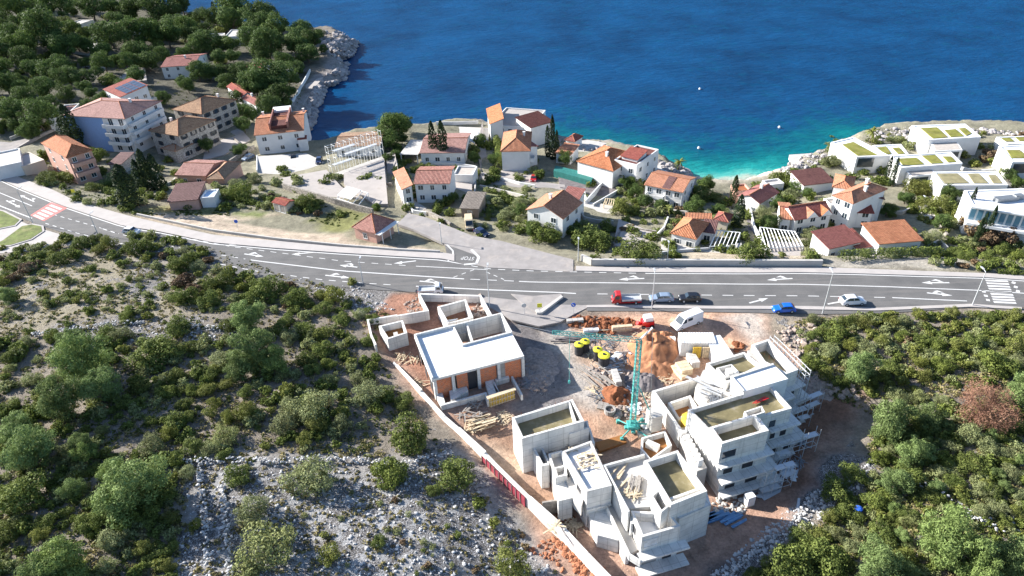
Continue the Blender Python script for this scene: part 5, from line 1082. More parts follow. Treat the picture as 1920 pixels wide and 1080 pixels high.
opening(rG, a, b, .05, .34, 2.5, 3.9, 'glass'); opening(rG, a, b, .1, .25, -.4, .9); opening(rG, a, b, .5, .62, -.4, .8); opening(rG, a, b, .3, .55, -2.6, -1.4)
a2, b2 = U(*cG([(412, 660)])[0], g4z)[:2], U(*cG([(905, 525)])[0], g4z)[:2]
opening(rG, a2, b2, .74, .82, 1.6, 3.0, 'glass'); opening(rG, a2, b2, .86, .95, -1.8, -.4)
# small basin near the crane foot
rH = empty('unfinished_building', (*U(1232, 820, 0)[:2], -3), 'small low concrete basin divided in two below the crane foot', UB, grp)
tray(rH, cG([(5, 770), (62, 840), (190, 745), (150, 660), (8, 700)]), -.5, -4, 1.0, .3, floor='soil_pool', fname='mud_floor'); wallp(rH, cG([(40, 720), (95, 745)]), -.52, -2, .9, name='inner_wall')
tag(MB().prism([U(*p, -2.2)[:2] for p in c3([(765, 330), (920, 285), (945, 325), (795, 378)])], -2.6, -2.2).build('foundation_pit', 'soil_pool'), 'rust coloured flat foundation pad in front of the crane foot', 'foundation')
# clutter strewn on slabs
def planks(label, px, z, n, L=(1.5, 3.5), mat='wood', ang=None, spread=1.0, name='plank_pile', group=None, stack=0, w_=.2):
    rr = random.Random(int(px[0]*3+px[1])); c = U(*px, z) if z is not None else G(*px); mb = MB()
    for i in range(n):
        a = (ang if ang is not None else 0)+rr.uniform(-1, 1)*(.12 if ang is not None else 3.1); l = rr.uniform(*L); p = c[:2]+np.array([rr.uniform(-1, 1), rr.uniform(-1, 1)])*spread
        mb.box((p[0], p[1], c[2]+.08+(.11*(i//4) if stack else .02*i)), (l, w_, .08), a)
    return tag(mb.build(name, mat), label, 'planks', group, None)
planks('splintered boards lying across the lowest building terrace', c3([(900, 520)])[0], 2.65, 8, (1.5, 3.6), 'wood_pale', .9, 1.6)
planks('loose grey timber heap in the middle of the lowest building terrace', c3([(1000, 560)])[0], 2.65, 14, (1, 2.8), 'wood_grey', 1.2, .8)
planks('timber and offcuts on the rubble strewn white roof', c3([(720, 430)])[0], 3.0, 16, (.6, 2.6), 'wood_pale', None, 1.5)
planks('tangled grey boards in the sunken gap behind the middle block', c3([(560, 330)])[0], -.3, 30, (1, 3), 'wood_grey', .4, 1.9)
planks('stacked pale timber beside the boundary wall and the yellow formwork', (902, 797), None, 40, (2, 3.6), 'wood_pale', .35, 1.3, stack=1)
planks('dark timber scraps beneath the garden wall of the orange brick building', (885, 775), None, 24, (1, 3), 'wood_grey', None, 2)
planks('long grey boards and poles in the middle of the yard left of the crane', c1([(500, 540)])[0], None, 26, (3, 6), 'wood_grey', 2.2, 2.0)
planks('short boards on stacked blocks near the yellow capped tanks', c1([(620, 470)])[0], None, 12, (1.5, 3), 'galv', .2, 1.2)
planks('rust red boards dropped by the boundary wall at the bottom', (1052, 967), None, 6, (2, 3.5), 'rust', 2.4, .8)
planks('yellow sawhorse frame straddling the boundary wall', (1041, 989), -.8, 5, (2, 3), 'wood_pale', None, .5)
planks('blue formwork panels on the ground right of the lowest building', (1335, 972), None, 10, (3, 4.5), 'steel_blue', .35, .6, stack=1, w_=.5); planks('pale blue metal panels strewn below the scaffolding', (1435, 917), None, 14, (2.5, 4), 'galv', .5, 1.4, w_=.45)
planks('bundle of bluish sheets next to the scrap heap', (1378, 975), None, 8, (2, 3.5), 'steel_blue', .5, .8, w_=.4); planks('single pale plank on the stony bank right of the site', (1498, 948), None, 2, (2, 3), 'galv', 1.2, .2); planks('broken sheets at the foot of the scaffolding', (1470, 880), None, 14, (1.5, 4), 'galv', .9, 1.6)
planks('white beams laid out on the low roof beside the pool yard', cG([(400, 400)])[0], 2.3, 18, (2, 5), 'galv', 2.4, 1.8); planks('red edged boards on the largest roof', cG([(720, 480)])[0], 3.8, 4, (2, 3), 'bright_red', .4, .3, w_=.1)
planks('steel bars lying across the open yard frame of the orange brick building', c5([(760, 350)])[0], 2.4, 8, (1.5, 3), 'galv', .3, .5, w_=.07); planks('long dark poles on the red soil beside the jib shadow', c1([(330, 235)])[0], None, 12, (4, 8), 'dusty_dark', .05, .8)
def siter(a, px): return c1(px)
rubble('rubble', [(c1([(420, 470), (720, 330), (760, 560), (600, 620)]), 120, .15, .7), (c1([(560, 640), (740, 640), (760, 860), (600, 850)]), 120, .15, .8), (c1([(800, 640), (930, 680), (1000, 900), (900, 960)]), 90, .15, .6), (c5([(1280, 560), (1400, 600), (1540, 800), (1500, 900), (1380, 900)]), 150, .12, .5), (c6([(560, 160), (640, 270), (700, 380), (660, 300)]), 20, .1, .4), ([(1450, 620), (1530, 600), (1545, 640), (1500, 690), (1480, 660)], 170, .15, .9), ([(1500, 690), (1600, 720), (1610, 750), (1520, 735)], 90, .2, .9), (c5([(880, 160), (1000, 150), (1060, 290), (960, 320)]), 70, .2, .7), (c5([(990, 350), (1110, 320), (1150, 400), (1000, 440)]), 50, .2, .7), (c5([(400, 200), (500, 150), (570, 250), (430, 280)]), 70, .15, .5)], 'rubble', 9, 'broken stone and rubble scattered about the building site')
rubble('red_rubble', [(c3([(520, 870), (610, 850), (860, 1080), (700, 1110)]), 420, .12, .42), (c6([(1200, 960), (1300, 900), (1375, 960), (1375, 1080)]), 60, .12, .4)], 'red_rubble', 19, 'band of red broken stone below the boundary wall at the bottom')
rubble('scrap_heap', [([(1335, 935), (1385, 925), (1400, 955), (1370, 975), (1340, 965)], 90, .15, .5)], 'concrete_light', 23, 'pale heap of broken blocks and bags right of the lowest building')
rubble('scrap_heap', [(c1([(260, 110), (340, 60), (500, 55), (780, 80), (800, 125), (520, 130), (300, 140)]), 210, .2, .7), (c1([(480, 130), (640, 130), (640, 190), (500, 190)]), 60, .2, .7), (c1([(1560, 250), (1620, 260), (1640, 310), (1570, 330)]), 40, .2, .6)], 'rust', 25, 'rust brown heap of scrap iron and roots along the road edge of the site')
def mound(label, px, R, h, mat, seed=0, name='sand_heap', sq=1.0, ang=0):
    c = G(*px); n = 44; mb = MB(); g = np.linspace(-1, 1, n); X, Y = np.meshgrid(g, g); rr_ = np.sqrt(X**2+Y**2)
    H = h*np.clip(1-rr_, 0, 1)**.9*(1+.9*fbm(X*2.2+seed, Y*2.2, seed, 4))+.45*fbm(X*5, Y*5, seed+4, 5)*np.clip(1.1-rr_, 0, 1)
    ca, sa = math.cos(ang), math.sin(ang); WX = c[0]+(X*R*ca-Y*R*sq*sa); WY = c[1]+(X*R*sa+Y*R*sq*ca); WZ = terr(WX, WY)+H-.12
    mb.v = list(map(tuple, np.stack([WX, WY, WZ], -1).reshape(-1, 3))); idx = np.arange(n*n).reshape(n, n)
    for i in range(n-1):
        for j in range(n-1):
            if rr_[i, j] < 1.05: mb.f.append((idx[i, j], idx[i, j+1], idx[i+1, j+1], idx[i+1, j]))
    used = sorted({k for f in mb.f for k in f}); mp_ = {k: i for i, k in enumerate(used)}; mb.v = [mb.v[k] for k in used]; mb.f = [tuple(mp_[k] for k in f) for f in mb.f]
    return tag(mb.build(name, mat, smooth=True), label, 'heap', 'soil heaps on the site')
mound('tall orange sand heap right of the crane mast', c1([(930, 300)])[0], 4.6, 2.9, 'sand', 3); mound('lower spread of orange sand in front of the tall heap', c1([(900, 430)])[0], 4.8, 1.1, 'sand', 8); mound('small sandy mound near the white container', c1([(1020, 260)])[0], 3, 1.6, 'sand', 13)
mound('mound of dark grit right of the crane mast', c1([(870, 570)])[0], 3.6, 1.2, 'dusty_dark', 17); mound('wide dark grey rubble heap beside the orange brick building', c5([(1420, 700)])[0], 5.0, .6, 'rubble', 21, sq=1.3); mound('brown earth heap at the foot of the crane', c1([(650, 680)])[0], 3.0, 1.5, 'rust', 29)
mound('stony bank of earth below the scaffold rails', (1530, 725), 3.5, .7, 'rubble', 31)
# --- crane
base = G(*c1([(768, 950)])[0]); bx, by = base[0], base[1]; cz0 = base[2]; czt = zat(*c1([(790, 240)])[0], (bx, by))
rc = empty('tower_crane', base, 'turquoise self erecting tower crane with long jib reaching left over the yard', 'crane')
def lattice(a, b, w0, w1, n, mat, name, r=.07, root=rc, tri=False):
    a = Vector(a); b = Vector(b); d = (b-a).normalized(); up_ = Vector((0, 0, 1)) if abs(d.z) < .9 else Vector((0, 1, 0)); s_ = d.cross(up_).normalized(); t_ = s_.cross(d); mb = MB(); prev = None
    cs = [(-1, -1), (1, -1), (1, 1), (-1, 1)] if not tri else [(-1, -1), (1, -1), (0, 1)]
    for i in range(n+1):
        c = a+(b-a)*i/n; w_ = w0+(w1-w0)*i/n; q = [c+s_*x*w_/2+t_*y*w_/2 for x, y in cs]
        for k in range(len(q)): mb.bar(q[k], q[(k+1) % len(q)], r*.6, 4)
        if prev:
            for k in range(len(q)): mb.bar(prev[k], q[k], r, 5); mb.bar(prev[k], q[(k+1) % len(q)] if i % 2 else q[k-1], r*.6, 4)
        prev = q
    return mb.build(name, mat, root)
lattice((bx, by, cz0+1.4), (bx, by, czt), .75, .62, 24, 'teal_paint', 'mast', .07)
jt = U(*c1([(150, 175)])[0], czt+.2); jr = U(*c1([(700, 232)])[0], czt+.1); ap = U(*c1([(930, 142)])[0], czt+2.0)
lattice((bx, by, czt+.1), tuple(jt), .7, .5, 24, 'teal_paint', 'jib', .05, tri=True); jt2 = U(*c1([(-120, 120)])[0], czt+.3); MB().bar(tuple(jt), tuple(jt2), .05, 4).build('jib_tip', 'grey_metal', rc)
MB().bar((bx, by, czt), tuple(ap), .16, 4).build('strut', 'galv', rc)
cb = MB(); cb.bar(tuple(ap), tuple(jr), .03, 4); cb.bar(tuple(ap), tuple(jt), .03, 4); cb.bar(tuple(ap), (bx+2.6, by-.4, cz0+2), .035, 4); cb.build('cables', 'grey_metal', rc)
hk = jt*.8+np.array([bx, by, czt])*.2; MB().bar(tuple(hk), (hk[0], hk[1], hk[2]-9), .03, 4).box((hk[0], hk[1], hk[2]-9.2), (.3, .3, .5)).build('hook', 'teal_paint', rc)
MB().box((bx, by, cz0+.9), (2.4, .6, .4)).box((bx, by, cz0+.9), (.6, 2.4, .4), 0).box((bx, by, cz0+1.4), (1.6, 1.6, .5)).build('undercarriage', 'teal_paint', rc)
for sx, sy in ((-1, -1), (1, -1), (1, 1), (-1, 1)): MB().bar((bx+sx*.5, by+sy*.5, cz0+.9), (bx+sx*1.9, by+sy*1.9, cz0+.7), .12, 4).box((bx+sx*1.9, by+sy*1.9, cz0+.3), (.5, .5, .7)).build('leg', 'teal_paint', rc)
for k in range(5): MB().box((bx+3.2, by-.2, cz0+1.3+k*.62), (1.7, 2.2, .58), .25).build('counterweight', 'concrete_light', rc)
MB().bar((bx+.6, by, cz0+1.6), (bx+2.6, by, cz0+1.4), .18, 4).bar((bx+2.4, by, cz0+4.4), (bx+.4, by, cz0+9.5), .09, 4).build('brace', 'teal_paint', rc)
# --- containers, tanks, blocks
def boxthing(name, label, cat, A, B, C, h, mat, g=None, parts=(), group=None, rib=None):
    f = Frame(A, B, C, h, g); r = empty(name, f.base, label, cat, group); MB().prism(f.rect(.06), f.zg-.4, f.ze-.1).build('body', mat, r); MB().prism(f.rect(0), f.ze-.1, f.ze).build('roof', 'slab_white' if rib is None else rib, r)
    rb = MB()
    for i in range(int(f.w/.5)): a = f.P(.2+i*.5, .0)[:2]; b_ = f.P(.35+i*.5, .0)[:2]; c_ = f.P(.35+i*.5, .07)[:2]; d_ = f.P(.2+i*.5, .07)[:2]; rb.prism([a, b_, c_, d_], f.zg, f.ze-.12)
    rb.build('ribs', mat, r); return r, f
r, f = boxthing('site_container', 'white ribbed container shed with yellow panels leaning on its front', 'container', c1([(1150, 262)])[0], c1([(1425, 262)])[0], c1([(1412, 180)])[0], 2.8, 'w_white')
rt_ = MB()
for i in range(int(f.w/.45)): a = f.P(.1+i*.45, .05, .02); b_ = f.P(.1+i*.45, f.d-.05, .02); rt_.bar(a, b_, .06, 4)
rt_.build('roof_ribs', 'slab_white', r)
for i, u in enumerate((.34, .62)):
    t_ = MB(); q = [f.P(f.w*u, -.5)[:2], f.P(f.w*(u+.24), -.5)[:2], f.P(f.w*(u+.24), -.6)[:2], f.P(f.w*u, -.6)[:2]]; t_.prism(q, f.zg, f.zg+2.3)
    for k_ in range(5): q = [f.P(f.w*(u+.05*k_+.01), -.6)[:2], f.P(f.w*(u+.05*k_+.02), -.6)[:2], f.P(f.w*(u+.05*k_+.02), -.7)[:2], f.P(f.w*(u+.05*k_+.01), -.7)[:2]]; t_.prism(q, f.zg, f.zg+2.4)
    tag(t_.build('formwork_panel', 'formwork_yellow' if i == 0 else 'wood_pale'), ('bright yellow', 'dull tan')[i]+' formwork panel propped against the white ribbed container', 'formwork', 'panels against the container')
boxthing('site_container', 'plain white container with smooth roof right of the ribbed one', 'container', c1([(1438, 385)])[0], c1([(1568, 368)])[0], c1([(1530, 190)])[0], 2.6, 'w_white')
for k_, (x, y) in enumerate([(355, 285), (402, 262), (500, 325), (520, 345), (547, 370)]):
    if k_ == 3: continue
    c = G(*c1([(x, y+60)])[0]); R_ = .78 if k_ < 4 else .95
    r = empty('water_tank', c, ['black tank with yellow lid, farthest left of the four', 'black tank with yellow lid, rearmost beside the jib shadow', 'small yellow lidded black tank touching the biggest one', '', 'biggest and nearest black tank with bright yellow lid'][k_], 'tank', 'black tanks with yellow lids')
    MB().lathe(c, [(R_, -.3), (R_, .5), (R_*1.04, .55), (R_, .6), (R_, 1.3), (R_*1.04, 1.35), (R_, 1.4), (R_, 2.0)], 20).build('body', 'dark_plastic', r)
    MB().lathe((c[0], c[1], c[2]+2.0), [(R_*1.08, 0), (R_*1.08, .18), (R_*.7, .3), (.3, .32)], 20).build('lid', 'yellow_paint', r); MB().lathe((c[0], c[1], c[2]+2.3), [(.26, 0), (.26, .14)], 12).build('cap', 'dark_plastic', r)
c = G(*c1([(595, 805)])[0]); tag(MB().lathe(c, [(.9, 0), (.95, .9), (.7, .9), (.7, .3)], 18).build('concrete_ring', 'concrete_dark'), 'round grey well ring standing at the left of the crane foot', 'ring')
# block pallets
bi = 0
def blocks(px, label, nx=2, ny=2, nz=2, ang=0., mat='concrete_light', s_=(1.0, .8, .55), z=None):
    c = G(*px) if z is None else U(*px, z); r = empty('block_stack', c, label, 'blocks', 'stacked blocks and pallets'); ca, sa = math.cos(ang), math.sin(ang)
    MB().box((c[0], c[1], c[2]+.05), (nx*s_[0]+.1, ny*s_[1]+.1, .12), ang).build('pallet', 'wood_pale', r)
    for i in range(nx):
        for j in range(ny):
            for k in range(nz):
                x, y = (i-(nx-1)/2)*(s_[0]+.05), (j-(ny-1)/2)*(s_[1]+.05); MB().box((c[0]+ca*x-sa*y, c[1]+sa*x+ca*y, c[2]+.12+s_[2]*(k+.5)), (s_[0], s_[1], s_[2]-.03), ang).build('block', mat, r)
blocks(c1([(645, 555)])[0], 'column of pale blocks in the yard left of the crane mast', 1, 4, 2, .1); blocks(c1([(1170, 480)])[0], 'tan crates stacked between the sand heap and the container', 2, 3, 2, .25, 'wood_pale'); blocks(c1([(1130, 500)])[0], 'long leaning crate of boards beside the tan crates', 1, 4, 1, .35, 'wood_pale')
blocks(c1([(1240, 420)])[0], 'white framed pallets in front of the ribbed container', 2, 3, 2, .1, 'concrete_light', (.7, .9, .6)); blocks(c1([(860, 980)])[0], 'grey concrete ballast blocks beside the crane legs', 2, 1, 1, .2, 'concrete_light'); blocks(c1([(540, 760)])[0], 'flat grey pallet on the dark ground left of the crane foot', 2, 2, 1, 1.2, 'wood_grey', (.8, .8, .2))
blocks((1078, 604), 'low pale crates amid the scrap by the road edge', 3, 1, 1, .05, 'concrete_light'); blocks(c1([(690, 165)])[0], 'straw coloured pallets under the jib at the road edge', 3, 1, 2, .05, 'wood_pale', (1.2, .7, .5)); blocks(c1([(450, 175)])[0], 'white sheet topped crate near the rusty scrap', 3, 1, 1, 0, 'slab_white', (.9, .8, .5)); blocks(c1([(1080, 262)])[0], 'open white crate at the left end of the ribbed container', 1, 1, 2, .0, 'slab_white')
blocks((1403, 945), 'white box on a stand near the blue panels', 1, 1, 2, .3, 'slab_white', (1.2, 1.0, .9))
# red machine
c = G(1213, 612); r = empty('concrete_mixer', c, 'bright red machine with white hood near the road edge of the site', 'machine')
MB().box((c[0], c[1], c[2]+.9), (2.2, 1.5, 1.1), .1).build('body', 'bright_red', r); MB().box((c[0]+.1, c[1]+.1, c[2]+1.9), (1.5, 1.4, .8), .1).build('hood', 'slab_white', r); MB().bar((c[0]-1.2, c[1]-.2, c[2]+.7), (c[0]-1.9, c[1]-.3, c[2]+1.2), .25, 8, .45).build('drum', 'bright_red', r)
for sx in (-1, 1): MB().bar((c[0]+sx*.8, c[1]-.9, c[2]+.4), (c[0]+sx*.8, c[1]-.65, c[2]+.4), .4, 12).build('wheel', 'black_rubber', r)
# blue barrel right
c = G(1607, 962); tag(MB().lathe(c, [(.3, 0), (.5, .2), (.5, 1.0), (.25, 1.1)], 12).build('barrel', 'blue_sign'), 'blue plastic barrel lying in the dark bushes at the right', 'barrel')
# ================================================================ LAMPS, SIGNS
lampn = [0]
def lamp(bx_, by_, tx, ty, label, arm=1.0, H=None):
    b_ = U(bx_, by_, .1) if by_ > 430 or bx_ < 200 else G(bx_, by_); zt_ = zat(tx, ty, b_); r = empty('street_lamp', b_, label, 'lamp post', 'street lamps along the road')
    MB().bar((b_[0], b_[1], b_[2]-.3), (b_[0], b_[1], zt_), .11, 8, .06).build('pole', 'galv', r); MB().bar((b_[0], b_[1], zt_), (b_[0]+arm*.15, b_[1]+arm, zt_+.12), .05, 6).build('arm', 'galv', r)
    MB().box((b_[0]+arm*.15, b_[1]+arm*1.25, zt_+.12), (.3, .9, .12), 0).build('lamp_head', 'galv', r)
lamp(1222, 578, 1228, 513, 'tall street lamp behind the red truck'); lamp(1542, 588, 1563, 512, 'tall street lamp beside the white car with the blue car to its left'); lamp(1823, 572, 1853, 510, 'tall street lamp before the white crossing at the right', 1.0)
lamp(918, 577, 913.5, 503, 'tall street lamp at the yard corner opposite the junction'); lamp(681, 531, 675, 488, 'street lamp on the road edge above the stony hillside', .8); lamp(62, 419, 31, 356, 'street lamp by the grass island left of the red crossing'); lamp(183, 438, 166, 402, 'street lamp just right of the red crossing', .8)
lamp(1084, 488, 1085, 450, 'slim lamp with white head beside the dark bushes above the road', .4); lamp(1251, 488, 1253, 456, 'slim lamp beside the terrace of the low white house', .4); lamp(828, 455, 824, 422, 'slim lamp on the old road between junction and kiosk house', .4); lamp(1730, 385, 1733, 370, 'short garden lamp among trees below the green roofed villas', .3); lamp(1110, 355, 1065, 338, 'x', .3) if False else None
def sign(px, py, label, mat, shape='round', h=2.2, txt=None):
    b_ = G(px, py); r = empty('road_sign', b_, label, 'sign'); MB().bar((b_[0], b_[1], b_[2]-.2), (b_[0], b_[1], b_[2]+h), .05, 6).build('pole', 'galv', r); c = (b_[0], b_[1]-.1, b_[2]+h)
    if shape == 'round': MB().bar((c[0], c[1]-.03, c[2]), (c[0], c[1]+.03, c[2]), .45, 16).build('plate', mat, r)
    else: MB().box(c, (.9, .06, .9)).build('plate', mat, r)
    if txt == 'arrow': MB().prism([(0, 0), (1, 0), (1, 1)], 0, 1) if False else MB().poly([(c[0]-.25, c[1]-.045, c[2]+.1), (c[0]+.1, c[1]-.045, c[2]-.3), (c[0]+.18, c[1]-.045, c[2]-.2), (c[0]-.12, c[1]-.045, c[2]+.2)]).build('arrow_mark', 'white_paint', r)
sign(1075, 589, 'round blue sign with white arrow at the site entrance', 'blue_sign', txt='arrow'); sign(447, 430, 'blue and white sign on the bank above the left road wall', 'blue_sign'); sign(1012, 590, 'yellow square sign on the traffic island', 'yellow_paint', 'sq'); sign(143, 372, 'yellow sign against the shrubs beside the bend', 'yellow_paint', 'sq'); sign(983, 590, 'post of a blank round sign at the island tip', 'galv')
tag(MB().prism([U(*p, .5)[:2] for p in [(1052, 553), (1056, 556), (1016, 586), (1006, 586), (1004, 580), (1014, 580)]], 0, .5).build('barrier', 'concrete_light'), 'low curved barrier along the traffic island', 'barrier')
# ================================================================ VEHICLES
def car(kind, paintm, L=4.3, W_=1.75, Hh=1.5):
    r = empty('car', (0, 0, 0)); LOC[r.name] = (0, 0, 0); hw = W_/2
    prof = {'hatch': [(-.5, .25), (-.5, .62), (-.46, .78), (-.22, .92), (-.05, .95), (.42, .95), (.5, .8), (.5, .25)], 'van': [(-.5, .25), (-.5, .6), (-.46, .85), (-.34, 1.05), (-.2, 1.1), (.5, 1.1), (.5, .25)], 'truck': [(-.5, .3), (-.5, .8), (-.46, .95), (-.2, .95), (-.2, .5), (.5, .5), (.5, .3)]}[kind]
    cab = {'hatch': [(-.24, .9), (-.1, 1.38), (-.05, 1.43), (.25, 1.43), (.34, 1.35), (.46, .93)], 'van': [(-.36, 1.0), (-.22, 2.1), (-.15, 2.3), (.48, 2.35), (.495, 2.25), (.5, 1.05)], 'truck': [(-.47, .9), (-.4, 1.7), (-.36, 1.85), (-.2, 1.85), (-.18, .9)]}[kind]; k = Hh/{'hatch': 1.45, 'van': 2.4, 'truck': 1.9}[kind]
    def side(pr, w0, w1, zl, name, mat, parent):
        mb = MB(); n = len(pr); ws = [w0+(w1-w0)*min(1, max(0, (p[1]*k-zl)/(max(q[1] for q in pr)*k-zl+1e-6))) for p in pr]
        for s_ in (-1, 1): mb.v += [(p[0]*L, s_*ws[i], p[1]*k) for i, p in enumerate(pr)]
        for i in range(n): j = (i+1) % n; mb.f.append((i, j, n+j, n+i))
        mb.f.append(tuple(range(n))[::-1]); mb.f.append(tuple(n+i for i in range(n)))
        o = mb.build(name, mat, parent); bm = bmesh.new(); bm.from_mesh(o.data); bmesh.ops.recalc_face_normals(bm, faces=bm.faces); bmesh.ops.bevel(bm, geom=[e for e in bm.edges], offset=.05, segments=2, affect='EDGES', clamp_overlap=True); bm.to_mesh(o.data); bm.free(); return o
    body = side(prof, hw, hw*.95, .5*k, 'body', paintm, r)
    cabo = side(cab, hw*.96, hw*(.78 if kind == 'hatch' else .9), .9*k, 'cabin', paintm, r)
    gl = {'hatch': [[(-.215, .98), (-.1, 1.35), (.04, 1.37), (.04, .98)], [(.06, .98), (.06, 1.37), (.24, 1.37), (.36, 1.0)]], 'van': [[(-.3, 1.3), (-.22, 2.0), (-.14, 2.0), (-.14, 1.3)], [(-.1, 1.45), (-.1, 2.0), (.08, 2.0), (.08, 1.45)]], 'truck': [[(-.42, 1.1), (-.385, 1.65), (-.25, 1.65), (-.25, 1.1)]]}[kind]
    top = max(p[1] for p in cab)
    for g in gl:
        for s_ in (-1, 1):
            w_at = lambda z: hw*.96+(hw*(.78 if kind == 'hatch' else .9)-hw*.96)*min(1, max(0, (z*k-.9*k)/(top*k-.9*k)))+.015
            q = [(p[0]*L, s_*w_at(p[1]), p[1]*k) for p in g]; q2 = [(p[0], p[1]-s_*.05, p[2]) for p in q]; m = MB(); m.poly(q if s_ > 0 else q[::-1]); m.build('side_window', 'glass', cabo)
    a, b = cab[0], cab[1]; wf = [(a[0]*L+.08, -hw*.82, a[1]*k+.14), (a[0]*L+.08, hw*.82, a[1]*k+.14), (b[0]*L-.0, hw*.72, b[1]*k), (b[0]*L-.0, -hw*.72, b[1]*k)]
    nx = Vector((-(b[1]-a[1])*k, 0, (b[0]-a[0])*L)).normalized()*.035; MB().poly([tuple(Vector(p)+nx) for p in wf][::-1]).build('windscreen', 'glass', cabo)
    if kind == 'hatch': a, b = cab[-1], cab[-2]; wr = [(a[0]*L-.06, -hw*.78, a[1]*k+.1), (a[0]*L-.06, hw*.78, a[1]*k+.1), (b[0]*L+.0, hw*.66, b[1]*k-.02), (b[0]*L, -hw*.66, b[1]*k-.02)]; nx = Vector(((b[1]-a[1])*k, 0, -(b[0]-a[0])*L)).normalized()*.04; MB().poly([tuple(Vector(p)+nx) for p in wr]).build('rear_window', 'glass', cabo)
    for x in (-.32, .31):
        for s_ in (-1, 1):
            wo = MB().bar((x*L, s_*(hw-.18), .32), (x*L, s_*(hw+.02), .32), .32, 16).build('wheel', 'black_rubber', r); MB().bar((x*L, s_*(hw+.0), .32), (x*L, s_*(hw+.035), .32), .19, 12).build('rim', 'galv', wo)
    for s_ in (-1, 1): MB().box((-L*.5-.01, s_*hw*.68, .62*k if kind != 'van' else .8), (.08, .34, .16)).build('headlight', 'lamp_glass', r); MB().box((L*.5+.01, s_*hw*.8, .72*k), (.06, .2, .22)).build('tail_light', 'bright_red', r)
    MB().box((-L*.5-.03, 0, .36*k), (.1, W_*.9, .2)).build('bumper', 'dark_plastic' if kind != 'hatch' else paintm, r)
    if kind == 'truck':
        MB().box((L*.16, 0, .72*k), (L*.66, W_, .1)).build('load_bed', 'galv', r)
        for s_ in (-1, 1): MB().box((L*.16, s_*(hw-.03), .9*k), (L*.66, .06, .3)).build('side_board', 'galv', r)
        MB().box((L*.485, 0, .9*k), (.06, W_-.14, .3)).build('tail_board', 'galv', r)
    return r
import bmesh
CARG = 'vehicles parked or driving on and near the road'
def put(r, px, py, ang, label, cat='car', z=None):
    p = G(px, py) if z is None else U(px, py, z); r.location = tuple(map(float, p)); r.rotation_euler.z = math.radians(ang); tag(r, label, cat, CARG)
put(car('truck', 'car_red', 5.6, 2.0, 2.2), 1174, 566, -2, 'red flatbed truck parked on the road edge behind two cars', 'truck', .04)
put(car('hatch', 'car_silver', 4.5, 1.75, 1.45), 1240, 563, -2, 'silver blue car between the red truck and the black car', 'car', .04)
put(car('hatch', 'car_black', 4.0, 1.75, 1.5), 1293, 563, -3, 'black car, right end of the parked row behind the red truck', 'car', .04)
put(car('hatch', 'car_blue', 4.0, 1.7, 1.45), 1469, 583, -1, 'bright blue car parked below the road by the stony verge', 'car', .04)
put(car('hatch', 'car_white', 4.4, 1.8, 1.75), 1597, 569, 181, 'white people carrier driving on the lower lane', 'car', .04)
put(car('van', 'car_white', 6.0, 2.05, 2.55), 1287, 609, 26, 'long white delivery van on the orange soil of the site', 'van')
put(car('truck', 'car_white', 5.0, 1.9, 1.9), 808, 548, 180, 'white pickup beside the yard wall at the upper left of the site', 'pickup', .04)
put(car('hatch', 'car_black', 4.3), 551, 299, 105, 'dark car parked in front of the tall white house', z=None); put(car('hatch', 'car_navy', 4.3), 599, 304, 95, 'dark blue car by the corner of the white pole framework')
put(car('hatch', 'car_navy', 4.2), 903, 440, 130, 'dark blue car half hidden by shrubs near the road junction'); put(car('van', 'wood_pale', 5, 2, 2.3), 880, 424, 95, 'cream old van parked below the garage hut', 'van'); put(car('hatch', 'car_silver', 4.2), 188, 56, 20, 'grey car under the pines at the upper left'); put(car('hatch', 'car_white', 4.2), 248, 437, 165, 'white car passing at the bend above the scrub', z=.04)
put(car('hatch', 'car_red', 3.6), 1001, 338, 80, 'small red car beside the hedge below the square hipped house'); put(car('hatch', 'car_silver', 4), 466, 298, 60, 'grey car on the yard left of the tall white house')
# umbrella-like white items, buoys
for (x, y) in [(1312, 168), (1461, 240), (1310, 279)]: tag(MB().lathe(U(x, y, SEA), [(.1, -.2), (.45, .1), (.5, .4), (.3, .7), (.05, .8)], 10).build('buoy', 'white_paint'), {1312: 'tiny white buoy farthest out on the open sea', 1461: 'tiny white buoy nearest to the green roofed villas', 1310: 'tiny white buoy over the turquoise shallows off the beach'}[x], 'buoy', 'white buoys on the sea')

# rebar stubs on the wall tops
for r_, px_, z_ in ((rG, cG([(285, 532), (412, 660), (905, 525), (775, 383), (285, 532)]), 4.4), (rG, cG([(415, 638), (487, 738), (768, 657), (682, 560), (415, 638)]), 5.6), (rF, c3([(1042, 432), (1232, 372), (1398, 602), (1192, 682), (1042, 432)]), 5.0), (rD, c3([(300, 188), (355, 308), (706, 208), (640, 85), (300, 188)]), 4.2), (rE, c3([(585, 378), (722, 604), (862, 570), (745, 318)]), 3.4), (rA, c5([(785, 372), (1160, 278), (1240, 420)]), 3.4), (rG, cG([(665, 148), (870, 322), (942, 295)]), 4.6)):
    mb = MB(); P = [U(*p, z_)[:2] for p in px_]; q_ = random.Random(int(z_*10))
    for a, b in zip(P[:-1], P[1:]):
        d = (b-a); L_ = np.linalg.norm(d); d = d/L_; nn = np.array([-d[1], d[0]]); cc = np.mean(P, axis=0)
        if np.dot(cc-a, nn) < 0: nn = -nn
        for k in range(int(L_/1.1)):
            if q_.random() < .6: p = a+d*(k+.6)*1.1+nn*.15; mb.bar((*p, z_-.05), (p[0]+q_.uniform(-.06, .06), p[1]+q_.uniform(-.06, .06), z_+q_.uniform(.25, .7)), .025, 3)
    mb.build('rebar', 'rust', r_)
